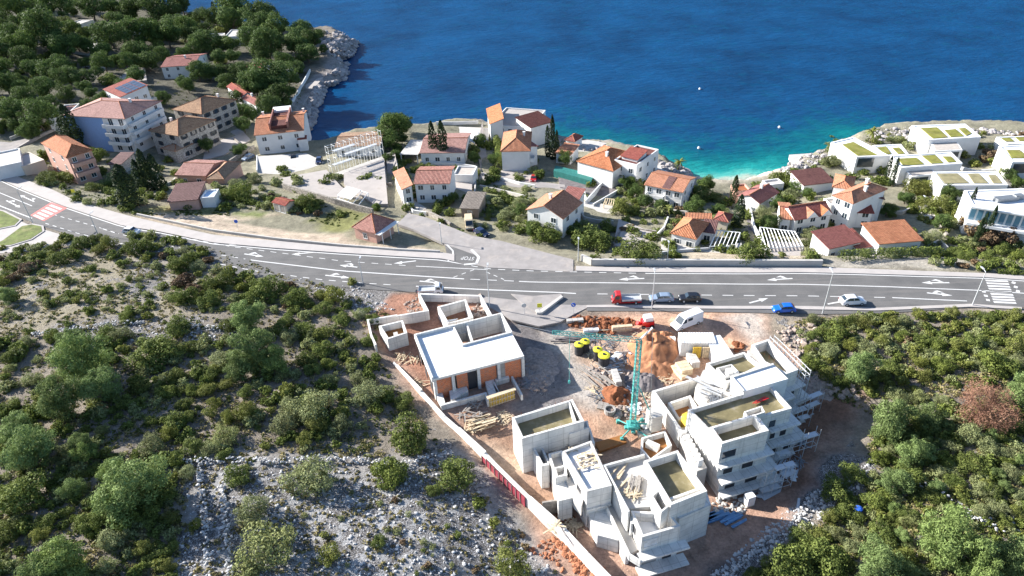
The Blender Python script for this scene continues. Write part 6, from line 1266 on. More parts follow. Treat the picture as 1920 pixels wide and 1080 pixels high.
def litter(name, zones, mat, seed, label, w_=.06, L=(.4, 2.2), zf=None):
    q_ = random.Random(seed); mb = MB()
    for poly, n, zz in zones:
        x0, x1 = min(p[0] for p in poly), max(p[0] for p in poly); y0, y1 = min(p[1] for p in poly), max(p[1] for p in poly); k = 0; cl = [(q_.uniform(x0, x1), q_.uniform(y0, y1)) for _ in range(max(3, n//14))]
        for _ in range(n*6):
            if k >= n: break
            c_ = q_.choice(cl); a, b = q_.gauss(c_[0], 7), q_.gauss(c_[1], 5)
            if not inpoly(np.array([a]), np.array([b]), poly)[0]: continue
            p = G(a, b) if zz is None else U(a, b, zz); mb.box((p[0], p[1], p[2]+q_.uniform(.04, .3)), (q_.uniform(*L), q_.uniform(w_, w_*3), .05), q_.uniform(0, 3.14)); k += 1
    tag(mb.build(name, mat), label, 'debris', kind='stuff')
yard = c1([(250, 150), (820, 160), (1100, 600), (1040, 900), (560, 1000), (430, 700), (380, 400)])
litter('timber_debris', [(yard, 230, None), (c5([(300, 560), (560, 640), (600, 900), (540, 900)]), 40, None), (c6([(850, 340), (1120, 300), (1130, 520), (1000, 520)]), 60, None), (c3([(520, 700), (900, 900), (960, 1060), (780, 1000)]), 50, None), (c3([(820, 460), (1030, 440), (1150, 680), (960, 690)]), 40, 2.65), (c3([(600, 385), (740, 330), (850, 565), (730, 595)]), 26, 2.95)], 'wood_pale', 3, 'pale offcuts of timber littering the yard and slabs')
litter('metal_debris', [(yard, 170, None), (c5([(1260, 560), (1560, 800), (1500, 920), (1260, 900)]), 90, None), (cG([(780, 780), (960, 620), (1000, 800), (820, 1060)]), 90, None), (cG([(380, 300), (560, 330), (600, 420), (420, 520)]), 40, 2.25)], 'grey_metal', 4, 'grey scraps of metal and pipe littering the yard', .05, (.5, 3))
litter('white_debris', [(yard, 120, None), (cG([(700, 900), (960, 700), (900, 1060), (720, 1080)]), 40, None), ([(960, 900), (1040, 990), (1100, 1040), (1060, 960)], 40, None)], 'slab_white', 5, 'white sheets and bags littering the yard', .2, (.3, 1.0))
# ================================================================ VEGETATION
def leafmesh(name, pts, nrm, size, mat, seed, aspect=1.0):
    r_ = np.random.RandomState(seed); n = len(pts); pts = np.asarray(pts); nrm = np.asarray(nrm)
    nn = nrm+r_.normal(0, .55, (n, 3)); nn /= np.linalg.norm(nn, axis=1)[:, None]
    t = np.cross(nn, r_.normal(0, 1, (n, 3))); t /= np.linalg.norm(t, axis=1)[:, None]; b = np.cross(nn, t)
    s_ = size*r_.uniform(.6, 1.3, (n, 1)); t = t*s_*aspect; b = b*s_
    V = np.stack([pts-t-b*.4, pts+t*.2-b, pts+t+b*.3, pts-t*.3+b], 1).reshape(-1, 3)
    me = bpy.data.meshes.new(name); me.vertices.add(4*n); me.vertices.foreach_set('co', V.astype(np.float32).ravel())
    me.loops.add(4*n); me.loops.foreach_set('vertex_index', np.arange(4*n)); me.polygons.add(n); me.polygons.foreach_set('loop_start', np.arange(0, 4*n, 4)); me.update(calc_edges=True); me.materials.append(MAT[mat]); return me
def crown(name, mat, seed, n=1800, lobes=14, zr=.75, leaf=.075, lr=(.25, .5), spread=.62, zc=.75, cone=0, up_=0, fuzz=.05, vertical=0, asp=1.0):
    """unit crown: radius about 1, centre at z=zc; leaf tufts on overlapping lobes"""
    r_ = np.random.RandomState(seed); C_ = []; R_ = []
    for i in range(lobes):
        v = r_.normal(0, 1, 3); v /= np.linalg.norm(v); k = spread*r_.uniform(.35, 1.1); c = v*k; c[2] *= zr
        if cone: h_ = (c[2]/zr+1)/2; c[:2] *= (1.25-cone*h_)
        C_.append(c+np.array([0, 0, zc])); R_.append(r_.uniform(*lr)*(1 if not cone else 1.1-.6*cone*h_))
    C_ = np.array(C_); R_ = np.array(R_); w_ = R_**2/np.sum(R_**2); P = []; Nn = []
    idx = r_.choice(lobes, int(n*1.9), p=w_); v = r_.normal(0, 1, (len(idx), 3)); v /= np.linalg.norm(v, axis=1)[:, None]
    rad = R_[idx][:, None]*(1+r_.normal(0, fuzz, (len(idx), 1))-.22*r_.rand(len(idx), 1)**2); p = C_[idx]+v*rad*np.array([1, 1, .85])
    d = np.linalg.norm(p[:, None]-C_[None], axis=2)/R_[None]; d[np.arange(len(idx)), idx] = 9; keep = (d.min(1) > .78) & (p[:, 2] > .03)
    p, v = p[keep][:n], v[keep][:n]
    if vertical: v = v*.6+np.array([0, 0, .5])
    return leafmesh(name, p, v, leaf, mat, seed+50, asp)
def trunkmesh(name, h, r_, lim=5, seed=0, spread=.5):
    rr = random.Random(seed); mb = MB(); pts = [Vector((0, 0, -.15))]; 
    for i in range(1, 5): pts.append(Vector((rr.uniform(-.06, .06)*i, rr.uniform(-.06, .06)*i, h*i/4)))
    for i in range(4): mb.bar(pts[i], pts[i+1], r_*(1-.17*i), 7, r_*(1-.17*(i+1)))
    for k in range(lim): a = rr.uniform(0, 6.28); p = pts[2+k % 3]; q = p+Vector((math.cos(a)*spread, math.sin(a)*spread, rr.uniform(.15, .45))); m_ = (p+q)/2+Vector((0, 0, .06)); mb.bar(p, m_, r_*.45, 5, r_*.35); mb.bar(m_, q, r_*.35, 5, r_*.12)
    me = bpy.data.meshes.new(name); me.from_pydata(mb.v, [], mb.f); me.materials.append(MAT['bark']); return me
KIND = {}
def mk(kind, label_adj, names, crowns, trunks, hfac): KIND[kind] = (label_adj, names, crowns, trunks, hfac)
mk('p', 'pale green fluffy', 'pine_tree', [crown('crown', 'leaf_pine', 10+i, 9000, 46, 1.0, .05, (.14, .3), .76, .95, .45, fuzz=.24, asp=.3) for i in range(4)], [trunkmesh('trunk', .8, .07, 5, i) for i in range(4)], 1.0)
mk('P', 'dark round crowned', 'pine_tree', [crown('crown', 'leaf_forest', 30+i, 6500, 34, .7, .046, (.14, .38), .8, 1.0, 0, fuzz=.2, asp=.55) for i in range(5)], [trunkmesh('trunk', .9, .07, 6, 9+i) for i in range(5)], 1.0)
mk('d', 'dark green', 'shrub', [crown('crown', 'leaf_dark', 50+i, 3800, 30, .65, .045, (.13, .38), .78, .5, fuzz=.17, asp=.7) for i in range(5)], None, 1.0)
mk('o', 'grey olive', 'shrub', [crown('crown', 'leaf_olive', 70+i, 3800, 32, .65, .042, (.13, .36), .78, .5, fuzz=.2, asp=.6) for i in range(4)], None, 1.0)
mk('b', 'bright green', 'shrub', [crown('crown', 'leaf_bright', 90+i, 3000, 24, .8, .045, (.15, .38), .7, .6, fuzz=.18, asp=.7) for i in range(3)], None, 1.0)
mk('r', 'rust brown', 'shrub', [crown('crown', 'leaf_rust', 100+i, 1800, 16, .6, .06, (.2, .4), .7, .5) for i in range(2)], None, 1.0)
mk('x', 'dry pinkish brown', 'dead_tree', [crown('crown', 'leaf_dead', 110, 11000, 40, .75, .045, (.18, .36), .76, .72, fuzz=.25, asp=.16)], [trunkmesh('trunk', .6, .05, 8, 4)], 1.0)
def cypmesh(seed):
    r_ = np.random.RandomState(seed); n = 1500; z = r_.rand(n); prof = np.interp(z, [0, .08, .3, .7, .92, 1], [.5, .9, 1, .8, .4, .05]); a = r_.rand(n)*6.283
    k = prof*.125*(1+.2*np.sin(a*3+z*14)+r_.normal(0, .1, n)); P = np.stack([np.cos(a)*k, np.sin(a)*k, .04+z*.96], -1); Nn = np.stack([np.cos(a), np.sin(a), .4+0*a], -1); return leafmesh('crown', P, Nn, .02, 'leaf_cypress', seed, .8)
mk('c', 'slender dark', 'cypress_tree', [cypmesh(i) for i in range(3)], [trunkmesh('trunk', .15, .02, 0, i) for i in range(3)], 1.0)
def palmmesh(seed):
    rr = random.Random(seed); mb = MB()
    for k in range(26):
        a = rr.uniform(0, 6.28); e = rr.uniform(-.2, 1.1); L = rr.uniform(.8, 1.1); prev = None
        for i in range(6):
            t = i/5; x = L*t*math.cos(e*(1-.2*t)); z = 1.15+L*t*math.sin(e)-.55*t*t; w_ = .085*math.sin(math.pi*min(1, t*.9+.1))+.01; c = Vector((math.cos(a)*x, math.sin(a)*x, z)); s_ = Vector((-math.sin(a), math.cos(a), 0))*w_
            if prev: mb.poly([prev[0], prev[1], c+s_-Vector((0, 0, .03)), c]); mb.poly([prev[0], c, c-s_-Vector((0, 0, .03)), prev[2]])
            prev = (c, c+s_-Vector((0, 0, .03)), c-s_-Vector((0, 0, .03)))
    me = bpy.data.meshes.new('crown'); me.from_pydata([tuple(v) for v in mb.v], [], mb.f); me.materials.append(MAT['leaf_bright']); return me
mk('m', 'feathery', 'palm_tree', [palmmesh(i) for i in range(2)], [trunkmesh('trunk', 1.15, .08, 0, i) for i in range(2)], 1.0)
VEG = []  # (kind, px, py, r)
def V(k, s):
    for q in s.split(';'):
        if q.strip(): a = q.split(','); VEG.append((k, float(a[0]), float(a[1]), float(a[2])))
V('p', '167,673,50;128,743,45;194,722,42;144,634,26;470,592,32;486,655,44;521,673,30;39,798,38;70,840,46;163,829,26;452,690,26;260,897,60;225,930,36;167,847,24;143,913,24;133,1040,52;1606,690,36;1906,733,38;1660,785,46;1707,841,34;1671,896,32;1771,1000,62;1640,1051,44;1888,1038,48;1738,782,28;1690,1070,26;1830,1075,40;560,66,20;20,555,16;100,1075,40;215,880,26')
V('d', '155,455,18;264,467,22;330,450,12;117,487,20;74,483,16;95,470,14;342,498,22;412,533,30;505,545,30;560,560,25;350,560,24;397,564,20;478,557,22;606,580,18;241,592,14;200,625,18;334,615,24;295,660,40;365,650,14;319,735,16;330,708,18;330,790,24;463,735,16;603,658,20;640,600,18;57,925,42;283,970,22;90,980,20;173,980,22;20,1000,25;10,1063,18;240,975,26;310,930,18;447,890,24;765,819,40;761,754,20;690,640,16;814,921,14;899,945,13;712,1015,14;575,620,20;430,610,16;540,600,14;700,600,14;1560,630,24;1522,628,16;1519,682,17;1725,636,18;1755,647,18;1692,633,14;1860,679,32;1822,641,22;1668,690,20;1766,687,20;1565,922,30;1590,961,24;1478,1054,42;1542,1045,42;1640,940,24;1729,799,24;1600,890,26;1650,1000,26;1700,900,26;1770,860,24;1820,870,26;1860,920,20;1500,1010,22;1440,1075,24;1410,1078,16;1700,965,18;1745,930,20;1790,905,18')
V('d', '735,884,34;858,888,38;96,335,22;135,335,20;178,354,15;183,296,22;212,378,12;284,368,9;458,367,26;571,384,22;596,382,14;429,364,16;640,402,10;840,380,12;822,386,12;887,284,14;1018,440,28;1109,447,34;1201,473,32;1314,365,26;1407,475,32;1469,340,22;1813,483,14;1851,483,15;1789,476,15;1895,500,12;1131,455,16;1140,430,12;1338,372,14;1270,480,8;1530,485,8;80,310,12;235,340,16;265,345,14;310,355,9;320,300,10;1222,445,12;1185,400,12;1880,470,16;1905,480,16')
V('o', '540,790,32;595,759,38;643,797,22;683,742,32;288,829,22;420,817,26;400,840,18;213,1013,28;473,957,36;510,1027,58;583,903,40;233,627,20;350,887,18;412,673,20;58,712,18;105,708,14;23,690,14;545,758,20;620,713,20;470,1070,22;1617,652,18;1554,663,20;1684,744,20;1720,747,16;1817,812,26;1849,838,22;1897,887,20;1875,954,22;1833,922,20;1565,1003,18;1616,1000,16;1704,977,16;1511,992,13;1763,750,16;1612,395,24;1344,373,14;1478,364,18;1431,402,18;1554,304,18;1682,263,14;1706,275,12;1518,438,20;1520,475,16;1752,446,18;1824,458,16;478,338,16;440,345,14;945,405,16;972,382,14;520,345,12;1193,352,16;1240,400,12;1670,478,14;1720,476,14;1620,478,12;1220,402,12;930,380,12;1640,1020,16')
V('b', '466,774,22;540,730,13;389,735,18;404,759,14;233,658,12;342,455,9;187,471,14;630,557,22;604,555,14;372,515,8;622,1043,24;370,987,14;317,1063,14;273,1028,18;607,1003,9;606,890,10;412,555,9;960,1064,36;928,982,11;1697,1048,22;1516,655,14;1785,590,14;1793,614,13;1866,625,14;1617,609,16;1633,628,12;1670,609,14;1722,592,14;1898,649,22;1692,717,13;1665,720,10;1713,359,22;1737,359,20;1733,390,22;1761,393,20;1790,400,12;1049,293,10;1273,484,5;1340,487,4;1167,394,22;590,915,10;932,268,10;1720,800,14;1880,610,14;155,690,10;660,530,9;1880,313,12;1805,292,10;1860,306,11;1828,310,9;30,560,9')
V('P', '43,26,22;14,60,20;103,22,26;91,65,30;108,84,22;178,20,25;212,18,20;255,28,22;310,22,30;347,18,18;214,70,27;197,104,16;245,66,20;289,66,26;320,72,24;356,60,22;270,106,20;282,118,22;14,96,24;55,94,24;29,74,20;58,120,20;113,135,26;135,146,22;132,103,22;89,168,18;72,135,18;31,212,24;82,226,26;375,140,18;397,142,15;385,38,14;443,26,24;496,33,25;443,44,25;489,52,22;523,60,20;475,78,22;508,92,28;590,85,18;556,93,22;580,105,18;398,82,22;362,70,20;330,48,18;410,114,14;460,138,20;508,152,36;484,167,24;545,152,20;523,176,22;475,217,14;455,207,14;508,203,18;350,105,14;310,110,14;420,140,14;440,110,14;530,120,16;5,130,20;20,165,20;50,190,18;100,200,18;60,250,16;130,180,14;740,243,26;755,237,18;731,268,18;310,187,12;164,168,12;571,62,16;600,66,10;150,8,16;280,6,18;70,5,18;5,15,20;560,130,14;610,95,9;355,165,12;345,155,10;340,260,9;460,238,14;392,277,12;451,284,12')
V('r', '1819,427,28;1872,439,30;1850,455,20;1853,292,16;1842,300,10;345,530,20;365,545,16;60,500,18;30,520,14;1700,640,12')
V('x', '1833,755,52')
V('P', '900,268,12;925,300,10;1060,300,12;1175,345,14;1190,362,12;1210,380,12;1300,390,16;1325,350,14;1345,395,12;1495,350,14;1515,365,10;1455,385,12;1440,420,14;1660,395,14;1695,372,14;1775,372,16;1765,420,14;1890,330,12;1905,345,12;730,300,10;745,320,9;890,300,10;705,392,9;850,372,10;975,395,12;1000,432,14;1240,392,12')
V('m', '1169,338,13;1252,397,14;1136,420,11;1273,311,13;1631,257,16;1200,345,11')
VC = [(147, 246, 11, 3.2), (130, 250, 9, 2.5), (248, 357, 14, 2.6), (286, 327, 8, 4.5), (303, 330, 9, 3.5), (270, 335, 8, 3.5), (815, 271, 7, 5), (833, 272, 8, 4.6), (1036, 266, 5, 8), (1027, 270, 4.5, 6.5), (1044, 275, 4, 6.5), (1374, 358, 6, 4.4), (1382, 400, 8, 3.8), (1660, 320, 4, 6), (1670, 326, 4.5, 6), (1805, 395, 4.5, 8), (1838, 395, 4, 6), (1846, 422, 4, 8), (1824, 440, 4, 7), (405, 20, 5, 3), (1832, 430, 4, 7)]
# random fill between the named ones
rr = random.Random(77)
def fill(poly, n, kinds, r0_, r1_, gap=.75):
    x0, x1 = min(p[0] for p in poly), max(p[0] for p in poly); y0, y1 = min(p[1] for p in poly), max(p[1] for p in poly); k = t = 0
    while k < n and t < n*30:
        t += 1; a, b = rr.uniform(x0, x1), rr.uniform(y0, y1)
        if not inpoly(np.array([a]), np.array([b]), poly)[0]: continue
        r = rr.uniform(r0_, r1_)
        if any((a-v[1])**2+((b-v[2])*1.25)**2 < ((r+v[3])*gap)**2 for v in VEG): continue
        VEG.append((rr.choice(kinds), a, b, r)); k += 1
fill([(-60, 600), (60, 620), (330, 640), (640, 600), (690, 640), (740, 740), (640, 840), (350, 860), (330, 1100), (-60, 1100)], 120, 'dddooobd', 9, 20)
fill([(-60, 470), (120, 448), (300, 440), (345, 452), (420, 500), (640, 555), (720, 590), (600, 600), (420, 580), (300, 560), (380, 520), (300, 480), (120, 480), (-20, 560)], 50, 'dddobr', 8, 15)
fill([(1500, 600), (1640, 588), (1930, 585), (1930, 740), (1780, 700), (1640, 740), (1500, 700)], 60, 'ddoobb', 8, 17)
fill([(1640, 760), (1930, 760), (1930, 1080), (1460, 1090), (1560, 960), (1640, 880)], 75, 'dddoobp', 9, 19)
fill([(-20, -10), (260, 0), (600, 70), (560, 160), (420, 160), (400, 100), (290, 110), (260, 150), (100, 250), (-20, 250)], 60, 'PPPd', 10, 18)
fill([(430, 150), (560, 160), (540, 200), (470, 210), (440, 180)], 12, 'Pd', 9, 14)
fill([(1330, 380), (1480, 350), (1480, 470), (1380, 440), (1330, 470)], 10, 'oddb', 7, 12); fill([(1700, 360), (1790, 350), (1820, 480), (1740, 480)], 18, 'bood', 7, 12); fill([(1780, 440), (1930, 430), (1930, 510), (1800, 500)], 14, 'ddor', 8, 13)
fill([(1540, 270), (1680, 250), (1700, 285), (1560, 310)], 12, 'odb', 5, 9); fill([(1830, 245), (1930, 252), (1930, 330), (1850, 320)], 16, 'odbr', 6, 10); fill([(1480, 420), (1600, 405), (1540, 440), (1530, 480)], 10, 'odd', 7, 12)
fill([(70, 300), (260, 330), (310, 380), (230, 400), (120, 370)], 16, 'ddo', 7, 13); fill([(740, 240), (770, 250), (760, 330), (740, 320)], 6, 'dP', 7, 11); fill([(880, 330), (990, 360), (1000, 440), (900, 400)], 12, 'ood', 5, 9); fill([(1090, 420), (1240, 420), (1240, 470), (1100, 490)], 9, 'dor', 6, 11); fill([(1300, 400), (1240, 380), (1180, 370), (1190, 420), (1260, 430)], 10, 'odr', 6, 11)
fill([(560, 880), (700, 900), (830, 930), (980, 1000), (1020, 1080), (640, 1080), (560, 980)], 30, 'oodr', 4, 8, .9); fill([(430, 350), (520, 350), (540, 390), (430, 390)], 6, 'or', 8, 12); fill([(600, 235), (612, 285), (590, 290)], 0, 'd', 3, 4)
LM = [((1833, 755), 'the pinkish dead tree'), ((800, 660), 'the white slab roof'), ((700, 620), 'the roofless rooms'), ((900, 850), 'the long boundary wall'), ((1390, 760), 'the largest unfinished building'), ((1597, 565), 'the white people carrier'), ((92, 398), 'the red road crossing'), ((40, 440), 'the grass islands'), ((1875, 545), 'the white zebra crossing'), ((530, 383), 'the orange roofed hut'), ((690, 425), 'the pyramid roofed kiosk'), ((185, 210), 'the blue walled apartment house'), ((340, 115), 'the red roof among pines'), ((445, 62), 'the flat white villa'), ((520, 260), 'the tall white cove house'), ((350, 230), 'the two stone houses'), ((110, 290), 'the house over the bend'), ((360, 320), 'the long pink roof'), ((660, 320), 'the white pole framework'), ((830, 270), 'the two cypresses'), ((810, 340), 'the ribbed pink roof'), ((970, 275), 'the square hipped house'), ((1035, 400), 'the cross gabled house'), ((1150, 300), 'the wide orange roof'), ((1255, 350), 'the brown roof by the cove'), ((1290, 440), 'the low white terrace house'), ((1415, 360), 'the beach head house'), ((1530, 395), 'the house with front gables'), ((1620, 365), 'the tall white stepped house'), ((1635, 445), 'the twin roadside houses'), ((1720, 310), 'the green roofed villas'), ((1880, 385), 'the glazed white villa'), ((600, 900), 'the bright stone terraces'), ((400, 700), 'the mid left slope'), ((180, 690), 'the tallest pale pine'), ((260, 900), 'the broad lower left pine'), ((130, 1040), 'the bottom left pine'), ((220, 550), 'the dry grass clearing'), ((620, 540), 'the rocky road verge'), ((1771, 1000), 'the big lower right pine'), ((1540, 800), 'the dark earth slope'), ((620, 90), 'the rocky point'), ((170, 80), 'the bare yard under the pines'), ((1680, 690), 'the middle of the right scrub'), ((1430, 970), 'the stony bank at the bottom right'), ((300, 610), 'the low stone terrace line'), ((510, 1030), 'the round grey bush at the bottom'), ((30, 200), 'the top left slope')]
from collections import defaultdict
sh_all = sorted([v for v in VEG if v[0] in 'dobr'], key=lambda v: -v[3]); keep300 = set(map(id, sh_all[:298])); rest = [v for v in VEG if v[0] in 'dobr' and id(v) not in keep300]; VEG = [v for v in VEG if v[0] not in 'dobr' or id(v) in keep300]
def extra(poly, n, kinds, r0_, r1_):
    x0, x1 = min(p[0] for p in poly), max(p[0] for p in poly); y0, y1 = min(p[1] for p in poly), max(p[1] for p in poly); k = 0
    while k < n:
        a, b = rr.uniform(x0, x1), rr.uniform(y0, y1); k += 1
        if inpoly(np.array([a]), np.array([b]), poly)[0] and fbm(a/45, b/28, 61, 2) > -.12: rest.append((rr.choice(kinds), a, b, rr.uniform(r0_, r1_)))
extra([(-40, 520), (100, 490), (300, 480), (390, 530), (420, 580), (330, 600), (60, 620), (-40, 600)], 260, 'ddoob', 4, 10)
extra([(40, 610), (330, 640), (640, 600), (690, 640), (740, 740), (640, 835), (350, 850), (320, 1100), (-60, 1100), (-60, 640)], 900, 'ddddooob', 6, 15)
extra([(-60, 468), (120, 446), (300, 438), (350, 452), (430, 500), (640, 555), (700, 580), (600, 600), (420, 580), (330, 560), (390, 525), (300, 478), (120, 480), (-20, 540)], 420, 'dddooob', 5, 12)
extra([(1510, 600), (1640, 588), (1930, 586), (1930, 740), (1780, 720), (1640, 740), (1510, 700)], 330, 'ddooob', 5, 11)
extra([(1650, 750), (1930, 750), (1930, 1090), (1450, 1095), (1560, 960), (1640, 880)], 400, 'dddoob', 6, 14)
extra([(-20, 0), (240, 0), (600, 72), (560, 160), (420, 160), (400, 100), (290, 110), (260, 150), (100, 250), (-20, 250)], 200, 'ddob', 6, 10)
extra([(60, 300), (250, 350), (300, 390), (430, 392), (640, 405), (740, 400), (830, 440), (1040, 450), (1240, 478), (1530, 485), (1900, 500), (1930, 300), (1700, 290), (1560, 300), (1480, 320), (1400, 355), (1320, 360), (1220, 320), (1060, 285), (900, 255), (740, 270), (700, 330), (430, 300), (280, 300), (60, 290)], 950, 'ddddo', 6, 12); extra([(1540, 262), (1690, 252), (1700, 300), (1560, 312)], 50, 'odb', 4, 7); extra([(1780, 300), (1930, 320), (1930, 345), (1800, 345)], 40, 'ddob', 4, 8); extra([(1160, 330), (1220, 360), (1330, 390), (1330, 420), (1160, 400)], 70, 'ddob', 4, 9); extra([(880, 250), (935, 260), (940, 320), (890, 330)], 30, 'ddb', 4, 8); extra([(740, 290), (770, 300), (770, 380), (730, 330)], 24, 'ddo', 4, 8); extra([(900, 365), (985, 375), (980, 430), (900, 425)], 40, 'oodb', 4, 8); extra([(400, 350), (640, 385), (640, 402), (420, 395)], 40, 'dorb', 4, 9); extra([(100, 330), (330, 300), (340, 360), (260, 400), (130, 370)], 70, 'ddd', 6, 12); extra([(1480, 415), (1620, 400), (1540, 440), (1540, 490), (1440, 490)], 60, 'odob', 4, 8); extra([(1620, 395), (1700, 390), (1760, 440), (1700, 420)], 30, 'dob', 5, 9); extra([(80, 320), (310, 360), (250, 400), (100, 370)], 60, 'ddo', 5, 10); extra([(1720, 370), (1820, 420), (1930, 440), (1930, 505), (1760, 470)], 110, 'ddobr', 5, 9); extra([(1330, 380), (1490, 350), (1490, 480), (1330, 470)], 60, 'odb', 4, 8)
recs = []
for i, (k, a, b, r) in enumerate(VEG): recs.append([k, a, b, r, 2.0])
for (a, b, r, hf) in VC: recs.append(['c', a, b, r, hf])
groups = defaultdict(list)
for i, (k, a, b, r, hf) in enumerate(recs):
    (lx, ly), ln = min(LM, key=lambda m: (m[0][0]-a)**2+(m[0][1]-b)**2); dx, dy = a-lx, b-ly
    side = ('right of' if dx > 0 else 'left of') if abs(dx) > abs(dy)*1.1 else ('below' if dy > 0 else 'above')
    size = 'small' if r < 12 else ('medium' if r < 25 else 'large')
    groups[(size, k, side, ln)].append((math.hypot(dx, dy), i))
labels = {}; ordn = ['nearest', 'second nearest', 'third nearest', 'fourth nearest', 'fifth nearest', 'sixth nearest', 'seventh nearest', 'eighth nearest', 'ninth nearest', 'tenth nearest', 'eleventh nearest', 'twelfth nearest', 'thirteenth nearest', 'fourteenth nearest']
for (size, k, side, ln), L in groups.items():
    adj, nm = KIND[k][0], KIND[k][1].replace('_', ' ')
    for j, (_, i) in enumerate(sorted(L)): labels[i] = (f'{size} {adj} {nm} {side} {ln}' if len(L) == 1 else f'{ordn[min(j, 13)]} {size} {adj} {nm} {side} {ln}')
GRP = {'pine_tree': 'pine trees on the slopes and the point', 'shrub': 'shrubs on the slopes and in gardens', 'cypress_tree': 'cypresses among the houses', 'palm_tree': 'palms in the seaside gardens', 'dead_tree': None}
done = set()
for i, (k, a, b, r, hf) in enumerate(recs):
    adj, nm, crs, trs, _ = KIND[k]; rv = random.Random(i*31+5); vi = rv.randrange(len(crs))
    if k == 'c':
        p0 = U(a, b, 0); H_m = r*hf*2/ppm(p0)*1.08; g = G(a, b+r*hf*.82); Rm = H_m
    elif k in 'pPx': g = G(a, b+r*.75); Rm = r/ppm(g)*(1.25 if k == 'P' else 1.08)
    elif k == 'm': g = G(a, b+r*.6); Rm = r/ppm(g)*1.1
    else: g = G(a, b+r*.28); Rm = r/ppm(g)*1.15
    rz = rv.uniform(0, 6.28); sx = Rm*rv.uniform(.93, 1.07); sz_ = Rm*rv.uniform(.85, 1.15)*(.85 if k in 'do' else 1)
    if trs is None:
        o = bpy.data.objects.new(nm, crs[vi]); COL.objects.link(o)
    else:
        o = bpy.data.objects.new(nm, None); COL.objects.link(o); o.empty_display_size = .3
        for n2, me in (('crown', crs[vi]), ('trunk', trs[vi])): c = bpy.data.objects.new(n2, me); COL.objects.link(c); c.parent = o
    o.location = (float(g[0]), float(g[1]), float(g[2])-.05*Rm); o.rotation_euler.z = rz; o.scale = (sx, sx*rv.uniform(.9, 1.1), sz_)
    if k == 'c': kx = 4.2/hf; o.scale = (Rm*kx, Rm*kx, Rm*1.08)
    if k == 'x': o['category'] = 'tree'; o['label'] = 'large dead tree with dry pinkish brown twigs on the right slope'
    else: tag(o, labels[i], {'pine_tree': 'pine tree', 'shrub': 'shrub', 'cypress_tree': 'cypress', 'palm_tree': 'palm tree'}[nm], GRP[nm])
mats_ = {'d': 0, 'o': 1, 'b': 2, 'r': 3}; VV = []; MI = []; rq = np.random.RandomState(3); cache = {}
for k, a, b, r in rest:
    me = KIND[k][2][rq.randint(len(KIND[k][2]))]
    if me.as_pointer() not in cache: q = np.empty(len(me.vertices)*3, np.float32); me.vertices.foreach_get('co', q); cache[me.as_pointer()] = q.reshape(-1, 4, 3)
    Q = cache[me.as_pointer()]; n = int(min(len(Q), 120+r*28)); Q = Q[rq.choice(len(Q), n, False)]; c0 = Q.mean(1, keepdims=True); Q = c0+(Q-c0)*min(3.0, 1.15*(len(KIND[k][2][0].polygons)/n)**.5)
    g = G(a, b+r*.28); Rm = r/ppm(g)*1.15; t = rq.rand()*6.28; ca, sa = math.cos(t), math.sin(t); X = Q[..., 0]*ca-Q[..., 1]*sa; Y = Q[..., 0]*sa+Q[..., 1]*ca
    VV.append(np.stack([X*Rm+g[0], Y*Rm+g[1], Q[..., 2]*Rm*rq.uniform(.7, 1.1)+g[2]-.05], -1).reshape(-1, 3)); MI.append(np.full(n, mats_[k]))
VV = np.concatenate(VV).astype(np.float32); MI = np.concatenate(MI); n = len(MI); me = bpy.data.meshes.new('thicket'); me.vertices.add(4*n); me.vertices.foreach_set('co', VV.ravel()); me.loops.add(4*n); me.loops.foreach_set('vertex_index', np.arange(4*n)); me.polygons.add(n); me.polygons.foreach_set('loop_start', np.arange(0, 4*n, 4)); me.update(calc_edges=True)
for k in ('leaf_dark', 'leaf_olive', 'leaf_bright', 'leaf_rust'): me.materials.append(MAT[k])
me.polygons.foreach_set('material_index', MI.astype(np.int32)); o = bpy.data.objects.new('thicket', me); COL.objects.link(o); tag(o, 'dense mass of small mixed green shrubs growing together over the slopes', 'shrubs', kind='stuff')
# hedges
def hedge(label, px, h, w_):
    r_ = np.random.RandomState(int(px[0][0])); P = []; Nn = []
    for (a, b) in zip(px[:-1], px[1:]):
        p, q = G(*a), G(*b); L = np.linalg.norm((q-p)[:2]); n = int(L*120); t = r_.rand(n); d = (q-p)/L; s_ = np.array([-d[1], d[0], 0]); ang = r_.rand(n)*3.14
        off = np.cos(ang)*w_/2*(1+r_.normal(0, .1, n)); z = np.sin(ang)**.5*h*(1+.12*vnoise(t*L*1.2, t*0)+r_.normal(0, .05, n)); z = np.where(r_.rand(n) < .4, z*r_.rand(n), z)
        P.append(p+(q-p)*t[:, None]+s_*off[:, None]+np.array([0, 0, 1])*z[:, None]); Nn.append(s_*np.cos(ang)[:, None]+np.array([0, 0, 1])*np.sin(ang)[:, None]+.01)
    P = np.concatenate(P); Nn = np.concatenate(Nn); c = P.mean(0); me = leafmesh('hedge', P-c, Nn, .13, 'leaf_dark', 3); o = bpy.data.objects.new('hedge', me); COL.objects.link(o); o.location = tuple(c); tag(o, label, 'hedge', 'clipped hedges')
hedge('long clipped dark hedge between the twin roadside houses and the pavement', [(1572, 488), (1640, 484), (1700, 482), (1765, 480)], 2.2, 1.8); hedge('straight green hedge between the tall white stepped house and the villas', [(1590, 322), (1625, 320), (1660, 315)], 1.6, 1.4)
hedge('low clipped hedge along the pavement by the zebra crossing', [(1868, 512), (1900, 514), (1935, 517)], .9, 1.2); hedge('overgrown hedge between the lane and the square hipped house', [(930, 262), (934, 285), (936, 320)], 2.4, 2.0)
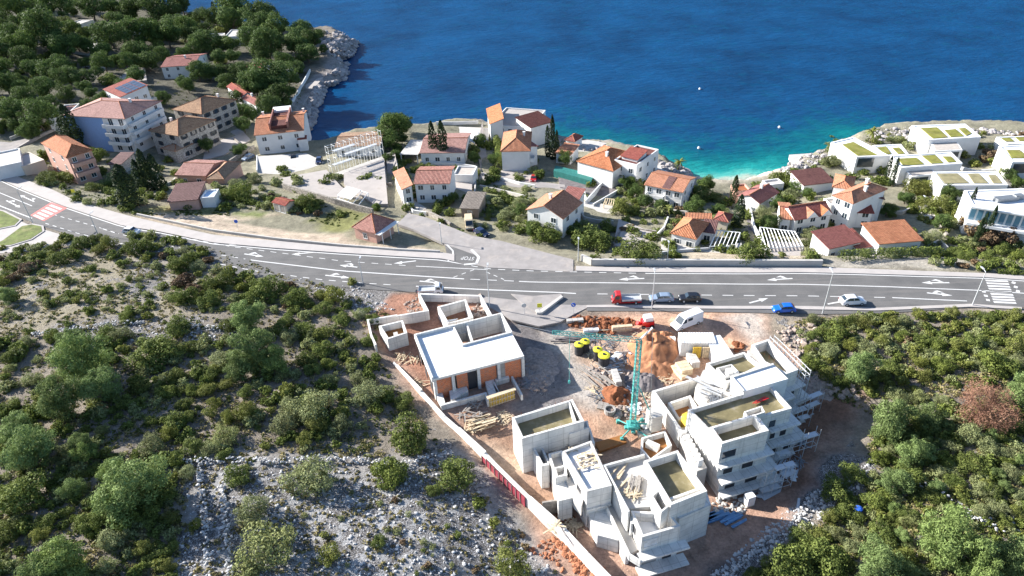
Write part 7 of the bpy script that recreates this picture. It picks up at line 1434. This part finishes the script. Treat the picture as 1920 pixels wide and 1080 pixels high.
# low scrub and tufts nobody could count
def scrub(name, zones, mat, label, seed, leaf=.13, per=7, cat='scrub'):
    r_ = np.random.RandomState(seed); P = []; Nn = []
    for poly, n, hh in zones:
        x0, x1 = min(p[0] for p in poly), max(p[0] for p in poly); y0, y1 = min(p[1] for p in poly), max(p[1] for p in poly)
        A = r_.uniform(x0, x1, n*2); B = r_.uniform(y0, y1, n*2); k = inpoly(A, B, poly) & (fbm(A/26, B/18, seed, 3) > -.12)
        for a, b in zip(A[k], B[k]):
            g = G(a, b); R_ = r_.uniform(.2, 1)*hh; v = r_.normal(0, 1, (per, 3)); v /= np.linalg.norm(v, axis=1)[:, None]; v[:, 2] = np.abs(v[:, 2]); P.append(g+v*R_*np.array([1, 1, .75])); Nn.append(v)
    P = np.concatenate(P); Nn = np.concatenate(Nn); me = leafmesh(name, P, Nn, leaf, mat, seed); o = bpy.data.objects.new(name, me); COL.objects.link(o); tag(o, label, cat, kind='stuff')
LS = [(-60, 470), (120, 448), (345, 450), (640, 545), (740, 590), (690, 640), (740, 720), (840, 850), (640, 860), (350, 870), (330, 1090), (-60, 1090)]
RS = [(1490, 600), (1640, 590), (1930, 590), (1930, 1090), (1440, 1090), (1620, 890), (1640, 780), (1510, 720)]
scrub('ground_scrub', [(LS, 5200, .55), (RS, 3400, .55), ([(340, 870), (640, 862), (860, 870), (1050, 1080), (340, 1080)], 800, .35)], 'scrub', 'dry olive brown scrub covering the hillsides between the bushes', 5, .12, 14)
scrub('green_undergrowth', [(LS, 2200, .6), (RS, 1600, .6), ([(-20, -10), (260, 0), (600, 70), (560, 200), (100, 260), (-20, 250)], 1500, .9), ([(-20, 500), (60, 480), (330, 560), (250, 600)], 120, .3), ([(255, 396), (430, 394), (430, 404), (262, 404)], 120, .35), ([(575, 415), (640, 392), (675, 405), (665, 430)], 160, .4), ([(880, 330), (1000, 365), (1000, 440), (900, 400)], 140, .5), ([(1330, 380), (1500, 350), (1500, 470), (1330, 470)], 160, .5), ([(1700, 350), (1930, 420), (1930, 510), (1740, 480)], 260, .5), ([(1100, 430), (1240, 430), (1240, 480), (1100, 490)], 90, .4), ([(1540, 262), (1700, 250), (1700, 300), (1560, 310)], 110, .5), ([(80, 300), (310, 350), (250, 400), (100, 370)], 200, .6), ([(420, 350), (620, 380), (600, 400), (420, 392)], 120, .4)], 'leaf_dark', 'dark green undergrowth between the trees and in the gardens', 6, .14, 16, 'undergrowth')
rubble('hillside_stones', [([(340, 870), (640, 862), (860, 870), (1060, 1090), (330, 1090)], 1800, .06, .3), ([(100, 615), (260, 600), (440, 618), (460, 640), (200, 640)], 260, .1, .35), ([(540, 520), (680, 538), (740, 580), (680, 590)], 260, .1, .35), ([(1700, 880), (1930, 980), (1930, 1020), (1740, 950)], 260, .1, .35), ([(1470, 960), (1640, 860), (1640, 900), (1500, 1000), (1380, 1080), (1330, 1080)], 500, .1, .35)], 'rock', 41, 'pale limestone rubble lying on the hillside', 'stones')
def drywall(label, px, h=.7, seed=0):
    rr2 = random.Random(seed); mb = MB()
    for (a, b) in zip(px[:-1], px[1:]):
        p, q = G(*a), G(*b); L = np.linalg.norm((q-p)[:2]); d = (q-p)/L; s_ = np.array([-d[1], d[0], 0])
        for k in range(int(L*8)): c = p+d*rr2.uniform(0, L)+s_*rr2.uniform(-.4, .4); mb.rock((c[0], c[1], tz(c[0], c[1])+rr2.uniform(0, h)), rr2.uniform(.12, .26), seed+k)
    tag(mb.build('dry_stone_wall', 'rock'), label, 'stone wall', 'dry stone walls on the hillside')
for i, (l, p) in enumerate([('long dry stone wall along the top of the bright stone terraces', [(345, 868), (420, 866), (520, 868), (600, 862), (690, 866), (760, 872), (820, 858), (850, 850)]), ('dry stone wall running downhill left of the round grey bush', [(375, 870), (378, 920), (385, 980), (392, 1060)]), ('second downhill dry stone wall, right of the first', [(425, 880), (418, 925), (425, 990), (432, 1080)]), ('low dry stone wall across the slope above the tallest pines', [(60, 632), (130, 622), (200, 612), (275, 606)]), ('low dry stone wall in the middle of the left slope', [(345, 612), (400, 618), (450, 612)]), ('curved dry stone wall right of the dark earth slope', [(1370, 1075), (1430, 1020), (1490, 985), (1520, 940), (1560, 900)]), ('dry stone wall climbing beneath the big lower right pine', [(1700, 895), (1760, 930), (1820, 975), (1880, 1000)])]): drywall(l, p, .8, 100+i)
